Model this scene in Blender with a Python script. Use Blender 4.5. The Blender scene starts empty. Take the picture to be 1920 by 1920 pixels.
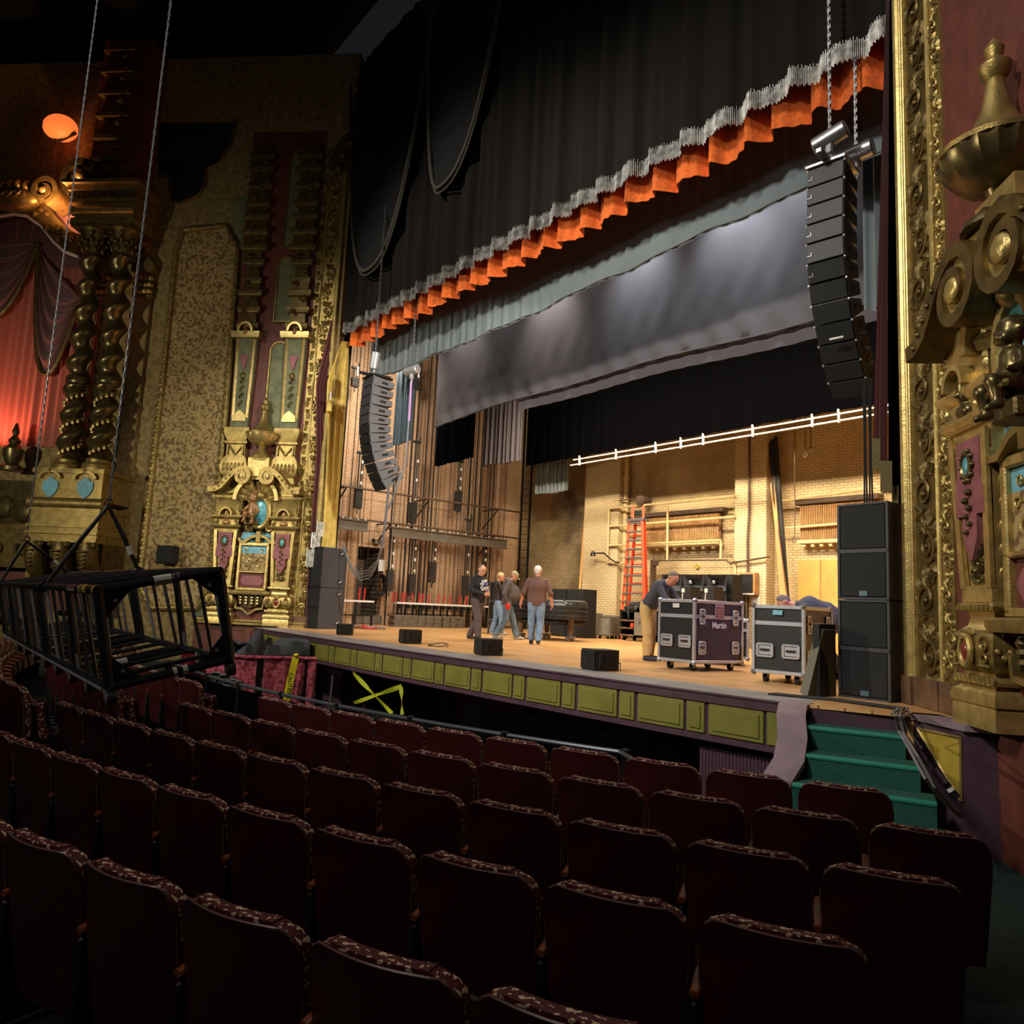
import bpy, bmesh, math, random
import numpy as np
from mathutils import Matrix, Vector
R = random.Random(7)
PI = math.pi
sc = bpy.context.scene
COL = sc.collection
# ------------------------------------------------------------------ camera
F = 1400.0
YAW, PIT, ROL = [math.radians(a) for a in (51.0, 7.17, 2.67)]
CAM = np.array([0, 0, 0.84])
_d = np.array([-math.sin(YAW)*math.cos(PIT), math.cos(YAW)*math.cos(PIT), math.sin(PIT)])
_r = np.array([math.cos(YAW), math.sin(YAW), 0.0])
_u = np.cross(_r, _d)
_r, _u = math.cos(ROL)*_r+math.sin(ROL)*_u, -math.sin(ROL)*_r+math.cos(ROL)*_u
cd = bpy.data.cameras.new('camera')
cam = bpy.data.objects.new('camera', cd)
COL.objects.link(cam)
cd.sensor_width = 36
cd.lens = 36*F/1920
cd.clip_start = 0.05
cd.clip_end = 200
cam.matrix_world = Matrix(((_r[0], _u[0], -_d[0], CAM[0]), (_r[1], _u[1], -_d[1], CAM[1]), (_r[2], _u[2], -_d[2], CAM[2]), (0, 0, 0, 1)))
sc.camera = cam
# ------------------------------------------------------------------ world, exposure, lights
w = bpy.data.worlds.new('dim_house')
sc.world = w
w.use_nodes = True
w.node_tree.nodes['Background'].inputs[0].default_value = (0.9, 0.95, 1.0, 1)
w.node_tree.nodes['Background'].inputs[1].default_value = 0.009
vs = sc.view_settings
vs.view_transform = 'Standard'
vs.look = 'None'
vs.exposure = 0.0
vs.gamma = 1.0
vs.use_curve_mapping = False
try:
    sc.cycles.use_denoising = True
    sc.cycles.max_bounces = 6
    sc.cycles.diffuse_bounces = 3
    sc.cycles.glossy_bounces = 3
    sc.cycles.sample_clamp_indirect = 4.0
except Exception:
    pass


def aim(o, tgt):
    o.rotation_euler = (Vector(tgt)-o.location).to_track_quat('-Z', 'Y').to_euler()


def spot(name, loc, tgt, watt, col, deg, blend=0.4, r=0.12):
    l = bpy.data.lights.new(name, 'SPOT')
    l.energy, l.color, l.spot_size, l.spot_blend, l.shadow_soft_size = watt, col, math.radians(deg), blend, r
    o = bpy.data.objects.new(name, l)
    COL.objects.link(o)
    o.location = loc
    aim(o, tgt)
    return o


def area(name, loc, tgt, watt, col, sx, sy):
    l = bpy.data.lights.new(name, 'AREA')
    l.energy, l.color, l.shape, l.size, l.size_y = watt, col, 'RECTANGLE', sx, sy
    o = bpy.data.objects.new(name, l)
    COL.objects.link(o)
    o.location = loc
    aim(o, tgt)
    return o


WARM, WHITE, COOL = (1, .84, .61), (1, .93, .84), (.82, .92, 1)
# work lights on a batten behind the grey drop, wash back wall and deck
for i, x in enumerate((-15.6, -13.0, -10.6, -8.0, -5.6)):
    area('batten_worklight', (x, 13.4, 7.0), (x, 18.6, 2.2), 300, WARM, 1.2, .4)
    area('batten_downlight', (x, 13.2, 7.0), (x, 13.5, 0), 120, WARM, 1.2, .4)
area('wing_worklight', (-19.6, 10.7, 8.4), (-23, 14.2, 3.0), 440, (1, .87, .72), .8, .8)
# fixtures between the border and the grey drop
for x, wv, c in ((-17.3, 300, WHITE), (-13.6, 600, WHITE), (-10.6, 600, COOL), (-8.2, 700, COOL), (-6.9, 350, COOL)):
    spot('border_light', (x, 11.1, 9.7), (x, 12.0, 8.2), wv, c, 75, 1.0, .12)
area('border_strip', (-12, 11.0, 9.0), (-12, 12.0, 6.6), 70, (1, .94, .92), 13, .2)
# front of house spots onto the stage
spot('balcony_spot', (-13.5, -12, 15), (-13.2, 9.0, 3.4), 14000, (1, .93, .82), 44, .35, 1.1)
spot('balcony_spot', (-6.0, -12, 15), (-7.5, 9.0, 3.6), 11000, (1, .95, .88), 38, .35, 1.1)
# side lamp on the right proscenium, catches the gold drape and the left speakers
spot('proscenium_lamp', (-5.0, 7.4, 7.4), (-19.5, 9.6, 3.8), 5200, (1, .95, .86), 40, .5, .2)
# house work lamp at the left, rakes the gilded walls on both sides
spot('house_lamp', (-17.5, -4.5, 3.4), (-23.2, 5.6, 4.2), 1450, (1, .91, .70), 90, .9, .1)
spot('house_lamp', (-15.0, -2.0, 4.5), (-2.6, 7.6, 2.6), 2100, (1, .91, .72), 36, .7, .08)
# unseen fill lights added over the seats, for top rims and backs
area('seat_fill', (-6, 5.5, 11), (-6, 2.5, 0), 75, (1, .9, .78), 6, 3)
area('seat_fill', (-3, -5, 9), (-6, 3, -1), 190, (1, .86, .76), 4, 3)
# small lavender fixture in the wing
spot('wing_fixture', (-3.9, 10.2, 4.2), (-7.2, 10.6, .5), 430, (.58, .54, 1), 50, .8, .1)
# ------------------------------------------------------------------ helpers
def ray(x, y):
    return _d+(x-960)/F*_r-(y-960)/F*_u


def pz(x, y, z):          # point of a sight line at height z
    v = ray(x, y)
    return CAM+v*(z-CAM[2])/v[2]


def py_(x, y, Y):         # ... at stage depth Y
    v = ray(x, y)
    return CAM+v*(Y-CAM[1])/v[1]


def px_(x, y, X):
    v = ray(x, y)
    return CAM+v*(X-CAM[0])/v[0]


S7 = math.sqrt(.5)
AL = np.array([-19.19, 8.81, 0.0])
AR = np.array([-3.6, 8.6, 0.0])


def _pl(x, y, a, t):
    n = np.array([-t[1], t[0], 0.0])
    v = ray(x, y)
    P = CAM+v*((a-CAM)@n)/(v@n)
    return float((P-a)@t), float(P[2])


def lw(x, y, d=0.0):      # left splayed wall: (distance out from the frame, height)
    return _pl(x, y, AL+d*np.array([S7, -S7, 0]), np.array([-S7, -S7, 0]))


def rw(x, y, d=0.0):
    return _pl(x, y, AR+d*np.array([-S7, -S7, 0]), np.array([S7, -S7, 0]))


def LW(s, d, z):
    return (AL[0]-S7*s+S7*d, AL[1]-S7*s-S7*d, z)


def RW(s, d, z):
    return (AR[0]+S7*s-S7*d, AR[1]-S7*s-S7*d, z)


def frame_of(t, hint=(0, 0, 1)):
    t = Vector(t).normalized()
    h = Vector(hint)
    if abs(t.dot(h)) > .98:
        h = Vector((1, 0, 0)) if abs(t.x) < .9 else Vector((0, 1, 0))
    a = t.cross(h).normalized()
    return a, a.cross(t).normalized()


class MB:
    """collects shapes; becomes one mesh object"""

    def __init__(self, my=1):
        self.v, self.f, self.mi, self.my, self.cur = [], [], [], my, 0
        self.T = None

    def _a(self, vs):
        o = len(self.v)
        for p in vs:
            p = Vector(p)
            if self.T is not None:
                p = self.T @ p
            self.v.append((p.x, p.y*self.my, p.z))
        return o

    def _q(self, fs, o=0):
        for f in fs:
            self.f.append(tuple(i+o for i in f))
            self.mi.append(self.cur)

    def box(self, c, s, rz=0, rot=None, taper=1.0):
        hx, hy, hz = s[0]/2, s[1]/2, s[2]/2
        m = Matrix.Rotation(rz, 3, 'Z') if rot is None else rot
        c = Vector(c)
        vs = []
        for z in (-1, 1):
            k = taper if z > 0 else 1
            for x, y in ((-1, -1), (1, -1), (1, 1), (-1, 1)):
                vs.append(c+m @ Vector((x*hx*k, y*hy*k, z*hz)))
        o = self._a(vs)
        self._q(((0, 3, 2, 1), (4, 5, 6, 7), (0, 1, 5, 4), (1, 2, 6, 5), (2, 3, 7, 6), (3, 0, 4, 7)), o)
        return self

    def bb(self, x0, x1, y0, y1, z0, z1):
        return self.box(((x0+x1)/2, (y0+y1)/2, (z0+z1)/2), (abs(x1-x0), abs(y1-y0), abs(z1-z0)))

    def rbox(self, c, s, b=.01, rz=0, rot=None):
        """box with chamfered edges"""
        m = Matrix.Rotation(rz, 3, 'Z') if rot is None else rot
        c = Vector(c)
        hx, hy, hz = s[0]/2, s[1]/2, s[2]/2
        b = min(b, hx*.9, hy*.9, hz*.9)
        rings = []
        for z, k in ((-hz, b), (-hz+b, 0), (hz-b, 0), (hz, b)):
            x, y = hx-k, hy-k
            q = b if k == 0 else b*.5
            rings.append([(-x+q, -y, z), (x-q, -y, z), (x, -y+q, z), (x, y-q, z), (x-q, y, z), (-x+q, y, z), (-x, y-q, z), (-x, -y+q, z)])
        o = self._a([c+m @ Vector(p) for r in rings for p in r])
        for i in range(3):
            for j in range(8):
                k = (j+1) % 8
                self._q(((i*8+j, i*8+k, i*8+8+k, i*8+8+j),), o)
        self._q((tuple(range(7, -1, -1)), tuple(range(24, 32))), o)
        return self

    def tube(self, path, r, n=6, caps=True, hint=(0, 0, 1), sy=1.0):
        P = [Vector(p) for p in path]
        rr = r if isinstance(r, (list, tuple)) else [r]*len(P)
        vs = []
        a = None
        for i, p in enumerate(P):
            t = P[min(i+1, len(P)-1)]-P[max(i-1, 0)]
            if t.length < 1e-9:
                t = Vector((0, 0, 1))
            t.normalize()
            if a is None:
                a, b = frame_of(t, hint)
            else:
                a = (a-t*a.dot(t))
                if a.length < 1e-6:
                    a, b = frame_of(t, hint)
                a.normalize()
                b = a.cross(t)
            for k in range(n):
                q = 2*PI*k/n
                vs.append(p+(a*math.cos(q)+b*math.sin(q)*sy)*rr[i])
        o = self._a(vs)
        for i in range(len(P)-1):
            for k in range(n):
                l = (k+1) % n
                self._q(((i*n+k, i*n+l, i*n+n+l, i*n+n+k),), o)
        if caps:
            self._q((tuple(range(n-1, -1, -1)), tuple(range((len(P)-1)*n, len(P)*n))), o)
        return self

    def cyl(self, p0, p1, r0, r1=None, n=12):
        return self.tube([p0, p1], [r0, r0 if r1 is None else r1], n)

    def lathe(self, prof, c=(0, 0, 0), n=20, a0=0, a1=2*PI, flute=0, nf=0):
        """prof: (radius, z)"""
        full = abs(a1-a0-2*PI) < 1e-6
        m = n if full else n+1
        vs = []
        for r, z in prof:
            for k in range(m):
                q = a0+(a1-a0)*k/n
                rr = r*(1+flute*abs(math.sin(q*nf/2))) if nf else r
                vs.append((c[0]+rr*math.cos(q), c[1]+rr*math.sin(q), c[2]+z))
        o = self._a(vs)
        for i in range(len(prof)-1):
            for k in range(n):
                l = (k+1) % m
                self._q(((i*m+k, i*m+l, i*m+m+l, i*m+m+k),), o)
        if full:
            self._q((tuple(range(m-1, -1, -1)), tuple(range((len(prof)-1)*m, len(prof)*m))), o)
        return self

    def sqlathe(self, prof, c=(0, 0, 0), ky=1.0):
        """square section moulding stack: prof (half width, z)"""
        vs = []
        for r, z in prof:
            for x, y in ((-1, -1), (1, -1), (1, 1), (-1, 1)):
                vs.append((c[0]+x*r, c[1]+y*r*ky, c[2]+z))
        o = self._a(vs)
        for i in range(len(prof)-1):
            for k in range(4):
                l = (k+1) % 4
                self._q(((i*4+k, i*4+l, i*4+4+l, i*4+4+k),), o)
        e = (len(prof)-1)*4
        self._q(((3, 2, 1, 0), (e, e+1, e+2, e+3)), o)
        return self

    def prism(self, poly, d0, d1, axis='y'):
        """2D outline (a,b) extruded; axis y: (x,z) outline; z: (x,y); x: (y,z)"""
        def P(a, b, d):
            return (a, d, b) if axis == 'y' else ((a, b, d) if axis == 'z' else (d, a, b))
        n = len(poly)
        o = self._a([P(a, b, d0) for a, b in poly]+[P(a, b, d1) for a, b in poly])
        self._q((tuple(range(n)), tuple(range(2*n-1, n-1, -1))), o)
        for k in range(n):
            l = (k+1) % n
            self._q(((k, l, n+l, n+k),), o)
        return self

    def grid(self, fn, nu, nv, closeu=False):
        vs = [fn(i/nu, j/nv) for i in range(nu+(0 if closeu else 1)) for j in range(nv+1)]
        o = self._a(vs)
        m = nv+1
        for i in range(nu):
            i2 = (i+1) % nu if closeu else i+1
            for j in range(nv):
                self._q(((i*m+j, i2*m+j, i2*m+j+1, i*m+j+1),), o)
        return self

    def slab(self, fn, nu, nv, th):
        """a cloth of thickness th along its normal offset vector th (3-vector)"""
        th = Vector(th)
        A = [Vector(fn(i/nu, j/nv)) for i in range(nu+1) for j in range(nv+1)]
        o = self._a(A+[p+th for p in A])
        m, N = nv+1, len(A)
        for i in range(nu):
            for j in range(nv):
                a, b, c, d = i*m+j, i*m+m+j, i*m+m+j+1, i*m+j+1
                self._q(((a, b, c, d), (N+a, N+d, N+c, N+b)), o)
        for i in range(nu):
            for j in (0, nv):
                a, b = i*m+j, i*m+m+j
                self._q(((a, b, N+b, N+a),), o)
        for j in range(nv):
            for i in (0, nu):
                a, b = i*m+j, i*m+j+1
                self._q(((a, b, N+b, N+a),), o)
        return self

    def ball(self, c, r, n=8, s=(1, 1, 1), m=None, rot=None):
        m = m or max(4, n//2+1)
        vs = []
        for i in range(1, m):
            t = PI*i/m
            for k in range(n):
                q = 2*PI*k/n
                p = Vector((r*s[0]*math.sin(t)*math.cos(q), r*s[1]*math.sin(t)*math.sin(q), r*s[2]*math.cos(t)))
                vs.append(p)
        vs += [Vector((0, 0, r*s[2])), Vector((0, 0, -r*s[2]))]
        if rot is not None:
            vs = [rot @ p for p in vs]
        c = Vector(c)
        o = self._a([c+p for p in vs])
        for i in range(m-2):
            for k in range(n):
                l = (k+1) % n
                self._q(((i*n+k, i*n+n+k, i*n+n+l, i*n+l),), o)
        T, B = (m-1)*n, (m-1)*n+1
        for k in range(n):
            l = (k+1) % n
            self._q(((T, k, l), (B, (m-2)*n+l, (m-2)*n+k)), o)
        return self

    def leaf(self, a, b, wd, h=.02, y=0.0, curl=.25):
        """relief leaf in the x-z plane from a to b"""
        a, b = Vector((a[0], y, a[1])), Vector((b[0], y, b[1]))
        t = b-a
        nrm = Vector((-t.z, 0, t.x)).normalized()*wd
        P = []
        for u, k, hh in ((0, .25, .3), (.3, .9, .9), (.6, 1, 1), (.85, .6, .8), (1, .05, .2)):
            c = a+t*u+nrm*curl*math.sin(u*PI)
            P += [c-nrm*k, c+Vector((0, h*hh, 0)), c+nrm*k]
        o = self._a(P)
        for i in range(4):
            for k in range(2):
                self._q(((i*3+k, i*3+k+1, i*3+4+k, i*3+3+k),), o)
        return self

    def spiral(self, c, r, turns=1.4, a0=0, sgn=1, th=.02, y=0.0, n=14, sides=5, lift=0.5):
        P, rr = [], []
        for i in range(n+1):
            u = i/n
            q = a0+sgn*turns*2*PI*u
            k = r*(1-.82*u)
            P.append((c[0]+k*math.cos(q), y+th*lift, c[1]+k*math.sin(q)))
            rr.append(th*(1.0-.45*u))
        return self.tube(P, rr, sides, hint=(0, 1, 0))

    def build(self, name, mat, parent=None, world=False, smooth=35, label=None):
        me = bpy.data.meshes.new(name)
        vs = self.v
        if world and parent is not None:
            inv = parent.matrix_basis.inverted()
            vs = [tuple(inv @ Vector(p)) for p in vs]
        me.from_pydata(vs, [], self.f)
        mats = mat if isinstance(mat, (list, tuple)) else [mat]
        for m in mats:
            me.materials.append(m)
        if len(mats) > 1:
            me.polygons.foreach_set('material_index', self.mi)
        bm = bmesh.new()
        bm.from_mesh(me)
        bmesh.ops.recalc_face_normals(bm, faces=bm.faces)
        bm.to_mesh(me)
        bm.free()
        if smooth:
            me.polygons.foreach_set('use_smooth', [True]*len(me.polygons))
            me.set_sharp_from_angle(angle=math.radians(smooth))
        me.update()
        o = bpy.data.objects.new(name, me)
        COL.objects.link(o)
        if parent is not None:
            o.parent = parent
        if label:
            o['label'] = label
        return o


def tag(o, label=None, cat=None, group=None, kind=None):
    if label:
        o['label'] = label
    if cat:
        o['category'] = cat
    if group:
        o['group'] = group
    if kind:
        o['kind'] = kind
    return o


def thing(name, label, cat, loc=(0, 0, 0), rz=0.0, group=None):
    o = bpy.data.objects.new(name, None)
    o.empty_display_size = .1
    COL.objects.link(o)
    o.location = loc
    o.rotation_euler = (0, 0, rz)
    o.matrix_basis = Matrix.Translation(Vector(loc)) @ Matrix.Rotation(rz, 4, 'Z')
    return tag(o, label, cat, group)


def single(name, mb, mat, label, cat, group=None, loc=None, smooth=35):
    """one-mesh thing; verts given in world coordinates, origin moved to its base"""
    v = np.array(mb.v)
    if loc is None:
        loc = (float(v[:, 0].mean()), float(v[:, 1].mean()), float(v[:, 2].min()))
    mb.v = [tuple(p) for p in (v-np.array(loc))]
    o = mb.build(name, mat, smooth=smooth)
    o.location = loc
    return tag(o, label, cat, group)


def struct(name, mb, mat, smooth=35, label=None):
    o = mb.build(name, mat, smooth=smooth)
    o['kind'] = 'structure'
    if label:
        o['label'] = label
    return o


def kids(o):
    return [c for c in bpy.data.objects if c.parent == o]


def copy_tree(o, parent=None, loc=None, rz=None, label=None, group=None):
    c = o.copy()
    COL.objects.link(c)
    if parent is not None:
        c.parent = parent
    if loc is not None:
        c.location = loc
    if rz is not None:
        c.rotation_euler = (0, 0, rz)
    if label:
        c['label'] = label
    if group:
        c['group'] = group
    for ch in kids(o):
        copy_tree(ch, c)
    return c


def text(name, body, size, mat, parent, loc, rot, ext=.002, bold=0.0, align='CENTER', sx=1.0):
    cu = bpy.data.curves.new(name, 'FONT')
    cu.body = body
    cu.size = size
    cu.extrude = ext
    cu.offset = bold
    cu.align_x = align
    cu.align_y = 'CENTER'
    cu.materials.append(mat)
    o = bpy.data.objects.new(name, cu)
    COL.objects.link(o)
    o.parent = parent
    o.location = loc
    o.rotation_euler = rot
    o.scale = (sx, 1, 1)
    bpy.context.view_layer.update()
    me = bpy.data.meshes.new_from_object(o.evaluated_get(bpy.context.evaluated_depsgraph_get()))
    n = bpy.data.objects.new(name, me)
    COL.objects.link(n)
    n.parent = parent
    n.location, n.rotation_euler, n.scale = loc, rot, (sx, 1, 1)
    bpy.data.objects.remove(o)
    n.name = name
    return n


# ------------------------------------------------------------------ materials
def lin(c):
    return tuple(((x/255)/12.92 if x/255 <= .04045 else ((x/255+.055)/1.055)**2.4) for x in c)


def mat(name, rgb, rough=.6, metal=0.0, var=.0, scale=8.0, bump=0.0, bscale=None, spec=.5, rgb2=None, sheen=0.0, kind='noise', detail=4, thr=None):
    m = bpy.data.materials.new(name)
    m.use_nodes = True
    nt = m.node_tree
    b = nt.nodes['Principled BSDF']
    c1 = (*lin(rgb), 1)
    b.inputs['Base Color'].default_value = c1
    b.inputs['Roughness'].default_value = rough
    b.inputs['Metallic'].default_value = metal
    b.inputs['Specular IOR Level'].default_value = spec
    if sheen:
        b.inputs['Sheen Weight'].default_value = sheen
    tc = nt.nodes.new('ShaderNodeTexCoord')
    if var or rgb2:
        if kind == 'voronoi':
            t = nt.nodes.new('ShaderNodeTexVoronoi')
            fac = t.outputs['Distance']
        else:
            t = nt.nodes.new('ShaderNodeTexNoise')
            t.inputs['Detail'].default_value = detail
            fac = t.outputs['Fac']
        t.inputs['Scale'].default_value = scale
        nt.links.new(tc.outputs['Object'], t.inputs['Vector'])
        r = nt.nodes.new('ShaderNodeValToRGB')
        if rgb2:
            c2 = (*lin(rgb2), 1)
        else:
            c2 = tuple(min(1, x*(1+var)) for x in c1[:3])+(1,)
            c1 = tuple(x*(1-var) for x in c1[:3])+(1,)
        lo, hi = thr or (.35, .65)
        r.color_ramp.elements[0].position, r.color_ramp.elements[1].position = lo, hi
        r.color_ramp.elements[0].color, r.color_ramp.elements[1].color = c1, c2
        nt.links.new(fac, r.inputs['Fac'])
        nt.links.new(r.outputs['Color'], b.inputs['Base Color'])
    if bump:
        n = nt.nodes.new('ShaderNodeTexNoise')
        n.inputs['Scale'].default_value = bscale or scale*4
        n.inputs['Detail'].default_value = 5
        nt.links.new(tc.outputs['Object'], n.inputs['Vector'])
        bp = nt.nodes.new('ShaderNodeBump')
        bp.inputs['Strength'].default_value = bump
        bp.inputs['Distance'].default_value = .02
        nt.links.new(n.outputs['Fac'], bp.inputs['Height'])
        nt.links.new(bp.outputs['Normal'], b.inputs['Normal'])
    return m


def emit(name, rgb, s):
    m = bpy.data.materials.new(name)
    m.use_nodes = True
    b = m.node_tree.nodes['Principled BSDF']
    b.inputs['Base Color'].default_value = (*lin(rgb), 1)
    b.inputs['Emission Color'].default_value = (*lin(rgb), 1)
    b.inputs['Emission Strength'].default_value = s
    return m


def brick(name, a, b2, mortar, ax='x', scale=1.0, dirt=None, rough=.85, bw=.22, bh=.075, msize=.012, grime=.5):
    """painted brick in real brick size on a vertical wall running along ax"""
    m = bpy.data.materials.new(name)
    m.use_nodes = True
    nt = m.node_tree
    p = nt.nodes['Principled BSDF']
    p.inputs['Roughness'].default_value = rough
    g = nt.nodes.new('ShaderNodeNewGeometry')
    s = nt.nodes.new('ShaderNodeSeparateXYZ')
    c = nt.nodes.new('ShaderNodeCombineXYZ')
    nt.links.new(g.outputs['Position'], s.inputs[0])
    if ax == 'both':
        ad = nt.nodes.new('ShaderNodeMath')
        ad.operation = 'ADD'
        nt.links.new(s.outputs['X'], ad.inputs[0])
        nt.links.new(s.outputs['Y'], ad.inputs[1])
        nt.links.new(ad.outputs[0], c.inputs['X'])
    else:
        nt.links.new(s.outputs['X' if ax == 'x' else 'Y'], c.inputs['X'])
    nt.links.new(s.outputs['Z'], c.inputs['Y'])
    t = nt.nodes.new('ShaderNodeTexBrick')
    t.inputs['Scale'].default_value = 1.0
    t.inputs['Brick Width'].default_value = bw
    t.inputs['Row Height'].default_value = bh
    t.inputs['Mortar Size'].default_value = msize
    t.inputs['Mortar Smooth'].default_value = .3
    t.inputs['Color1'].default_value = (*lin(a), 1)
    t.inputs['Color2'].default_value = (*lin(b2), 1)
    t.inputs['Mortar'].default_value = (*lin(mortar), 1)
    nt.links.new(c.outputs[0], t.inputs['Vector'])
    n = nt.nodes.new('ShaderNodeTexNoise')
    n.inputs['Scale'].default_value = .55
    n.inputs['Detail'].default_value = 6
    nt.links.new(g.outputs['Position'], n.inputs['Vector'])
    r = nt.nodes.new('ShaderNodeValToRGB')
    r.color_ramp.elements[0].position, r.color_ramp.elements[1].position = .32, .62
    d = dirt or (120, 105, 85)
    r.color_ramp.elements[0].color = (*lin(d), 1)
    r.color_ramp.elements[1].color = (1, 1, 1, 1)
    nt.links.new(n.outputs['Fac'], r.inputs['Fac'])
    mx = nt.nodes.new('ShaderNodeMix')
    mx.data_type = 'RGBA'
    mx.blend_type = 'MULTIPLY'
    mx.inputs['Factor'].default_value = grime
    nt.links.new(t.outputs['Color'], mx.inputs['A'])
    nt.links.new(r.outputs['Color'], mx.inputs['B'])
    nt.links.new(mx.outputs['Result'], p.inputs['Base Color'])
    bp = nt.nodes.new('ShaderNodeBump')
    bp.invert = True
    bp.inputs['Strength'].default_value = .5
    bp.inputs['Distance'].default_value = .012
    nt.links.new(t.outputs['Fac'], bp.inputs['Height'])
    nt.links.new(bp.outputs['Normal'], p.inputs['Normal'])
    return m


def wood_planks(name, a, b2, gap, pw=.09, pl=2.4, rough=.35, along='x'):
    m = brick(name, a, b2, gap, bw=pl, bh=pw, msize=.0035, grime=.35, rough=rough, dirt=(190, 150, 110))
    nt = m.node_tree
    s = [n for n in nt.nodes if n.bl_idname == 'ShaderNodeSeparateXYZ'][0]
    c = [n for n in nt.nodes if n.bl_idname == 'ShaderNodeCombineXYZ'][0]
    for l in list(nt.links):
        if l.to_node == c:
            nt.links.remove(l)
    nt.links.new(s.outputs['X' if along == 'x' else 'Y'], c.inputs['X'])
    nt.links.new(s.outputs['Y' if along == 'x' else 'X'], c.inputs['Y'])
    return m


M = {}
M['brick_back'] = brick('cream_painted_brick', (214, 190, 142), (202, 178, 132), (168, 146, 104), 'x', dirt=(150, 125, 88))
M['brick_pier'] = brick('pale_painted_brick', (226, 206, 160), (214, 194, 150), (178, 156, 116), 'both', grime=.35)
M['brick_left'] = brick('salmon_brick', (212, 176, 140), (200, 164, 128), (166, 134, 102), 'y', dirt=(160, 130, 100))
M['brick_dark'] = brick('brightened_recess_brick', (150, 126, 100), (110, 92, 72), (80, 66, 52), 'y', dirt=(80, 66, 52), grime=.6)  # recess brick; colour brightened in place of light inside the doorway
M['floor'] = wood_planks('stage_planks', (224, 178, 120), (206, 156, 98), (130, 88, 50))
M['apron'] = mat('grey_stage_edge', (126, 122, 122), .55, var=.25, scale=2, rgb2=None)
M['carpet'] = mat('green_carpet', (22, 78, 66), .95, var=.25, scale=60, bump=.3, bscale=300)
M['floor_house'] = mat('shaded_green_carpet', (12, 40, 35), .95, var=.2, scale=40)  # step carpet's green, darkened to stand in for the unlit house floor
M['plum'] = mat('plum_paint', (72, 50, 60), .45, var=.12, scale=6)
M['mauve'] = mat('mauve_rail_pad', (128, 108, 116), .55, var=.12, scale=5, bump=.15, bscale=12)
M['olive'] = mat('olive_green_panel', (112, 108, 44), .5, var=.1, scale=4)
M['mustard'] = mat('mustard_panel', (164, 140, 48), .5, var=.1, scale=4)
M['black'] = mat('matt_black', (13, 13, 14), .65)
M['blk'] = mat('black_metal', (14, 14, 15), .38, spec=.5)
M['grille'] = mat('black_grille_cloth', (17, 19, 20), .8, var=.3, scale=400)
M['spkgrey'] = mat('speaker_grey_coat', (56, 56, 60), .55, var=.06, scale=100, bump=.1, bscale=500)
M['spklit'] = mat('speaker_grey_coat_lit', (104, 104, 106), .5, bump=.08, bscale=500)  # paler coat painting in light on left array sides and truss tubes
M['spkblack'] = mat('speaker_black_coat', (22, 23, 26), .5, bump=.12, bscale=500)
M['velvet'] = mat('black_velvet', (24, 21, 16), .95, sheen=.02, spec=.2)
M['velvetdk'] = mat('deep_black_velvet', (9, 9, 9), .95)
M['blackcloth'] = mat('black_cloth', (4, 4, 5), 1.0, spec=.0)
M['border'] = mat('grey_border_cloth', (112, 122, 124), .9, var=.1, scale=1.2, bump=.25, bscale=9)
M['drop'] = mat('charcoal_drop_cloth', (86, 82, 84), .95, var=.06, scale=1.0, bump=.15, bscale=6, spec=.2)
M['leggrey'] = mat('plum_grey_cloth', (86, 80, 86), .9)
M['legteal'] = mat('slate_cloth', (74, 90, 98), .9)
M['orange'] = mat('orange_velour', (226, 104, 22), .85, var=.18, scale=14, sheen=.2)
M['fringe'] = mat('silver_fringe', (178, 178, 172), .3, .5, var=.5, scale=9)
M['maroon'] = mat('maroon_drape', (86, 30, 28), .85, sheen=.2)
M['goldcloth'] = mat('gold_drape', (214, 184, 88), .6, var=.15, scale=5)
M['goldfringe'] = mat('tarnished_fringe', (110, 98, 62), .7, var=.3, scale=60)
M['gold'] = mat('old_gold_leaf', (154, 132, 76), .4, .72, var=.25, scale=6, bump=.25, bscale=60)
M['goldhi'] = mat('bright_gold_leaf', (192, 168, 104), .36, .7, var=.2, scale=9, bump=.2, bscale=50)
M['golddk'] = mat('dark_gold_leaf', (104, 86, 44), .45, .6, var=.3, scale=7, bump=.3, bscale=40)
M['bronze'] = mat('dark_bronze', (104, 90, 56), .32, .75, var=.25, scale=6)
M['fleshgold'] = mat('aged_bronze_flesh', (150, 112, 70), .45, .35, var=.2, scale=9)
M['olivewall'] = mat('olive_glaze_plaster', (104, 106, 72), .65, var=.25, scale=5, bump=.2, bscale=20)
M['stucco'] = mat('ochre_stucco', (150, 130, 80), .8, rgb2=(114, 92, 52), scale=7, bump=.5, bscale=26, detail=8)
M['stuccofield'] = mat('scribbled_plaster', (166, 142, 90), .75, rgb2=(108, 82, 46), scale=13, bump=.5, bscale=34, detail=8, thr=(.46, .58))
M['redwall'] = mat('oxblood_plaster', (98, 48, 36), .6, var=.2, scale=5)
M['rose'] = mat('dusty_rose_paint', (140, 82, 84), .6, var=.15, scale=8)
M['bluestone'] = mat('turquoise_cabochon', (92, 160, 172), .3, var=.3, scale=14)
M['sky'] = mat('pale_blue_paint', (110, 168, 186), .6, var=.15, scale=10)
M['garnet'] = mat('garnet_cabochon', (120, 44, 30), .25)
M['blackwall'] = mat('black_void_wall', (10, 13, 14), .9)
M['plinth'] = mat('worn_brown_wood', (104, 76, 52), .6, var=.3, scale=4)
M['seatwood'] = mat('maroon_lacquered_ply', (58, 20, 20), .36, var=.3, scale=3, spec=.45)
M['seatcloth'] = mat('figured_maroon_cloth', (84, 22, 28), .7, rgb2=(232, 206, 170), scale=44, kind='noise', detail=1, thr=(.585, .61))
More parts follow.
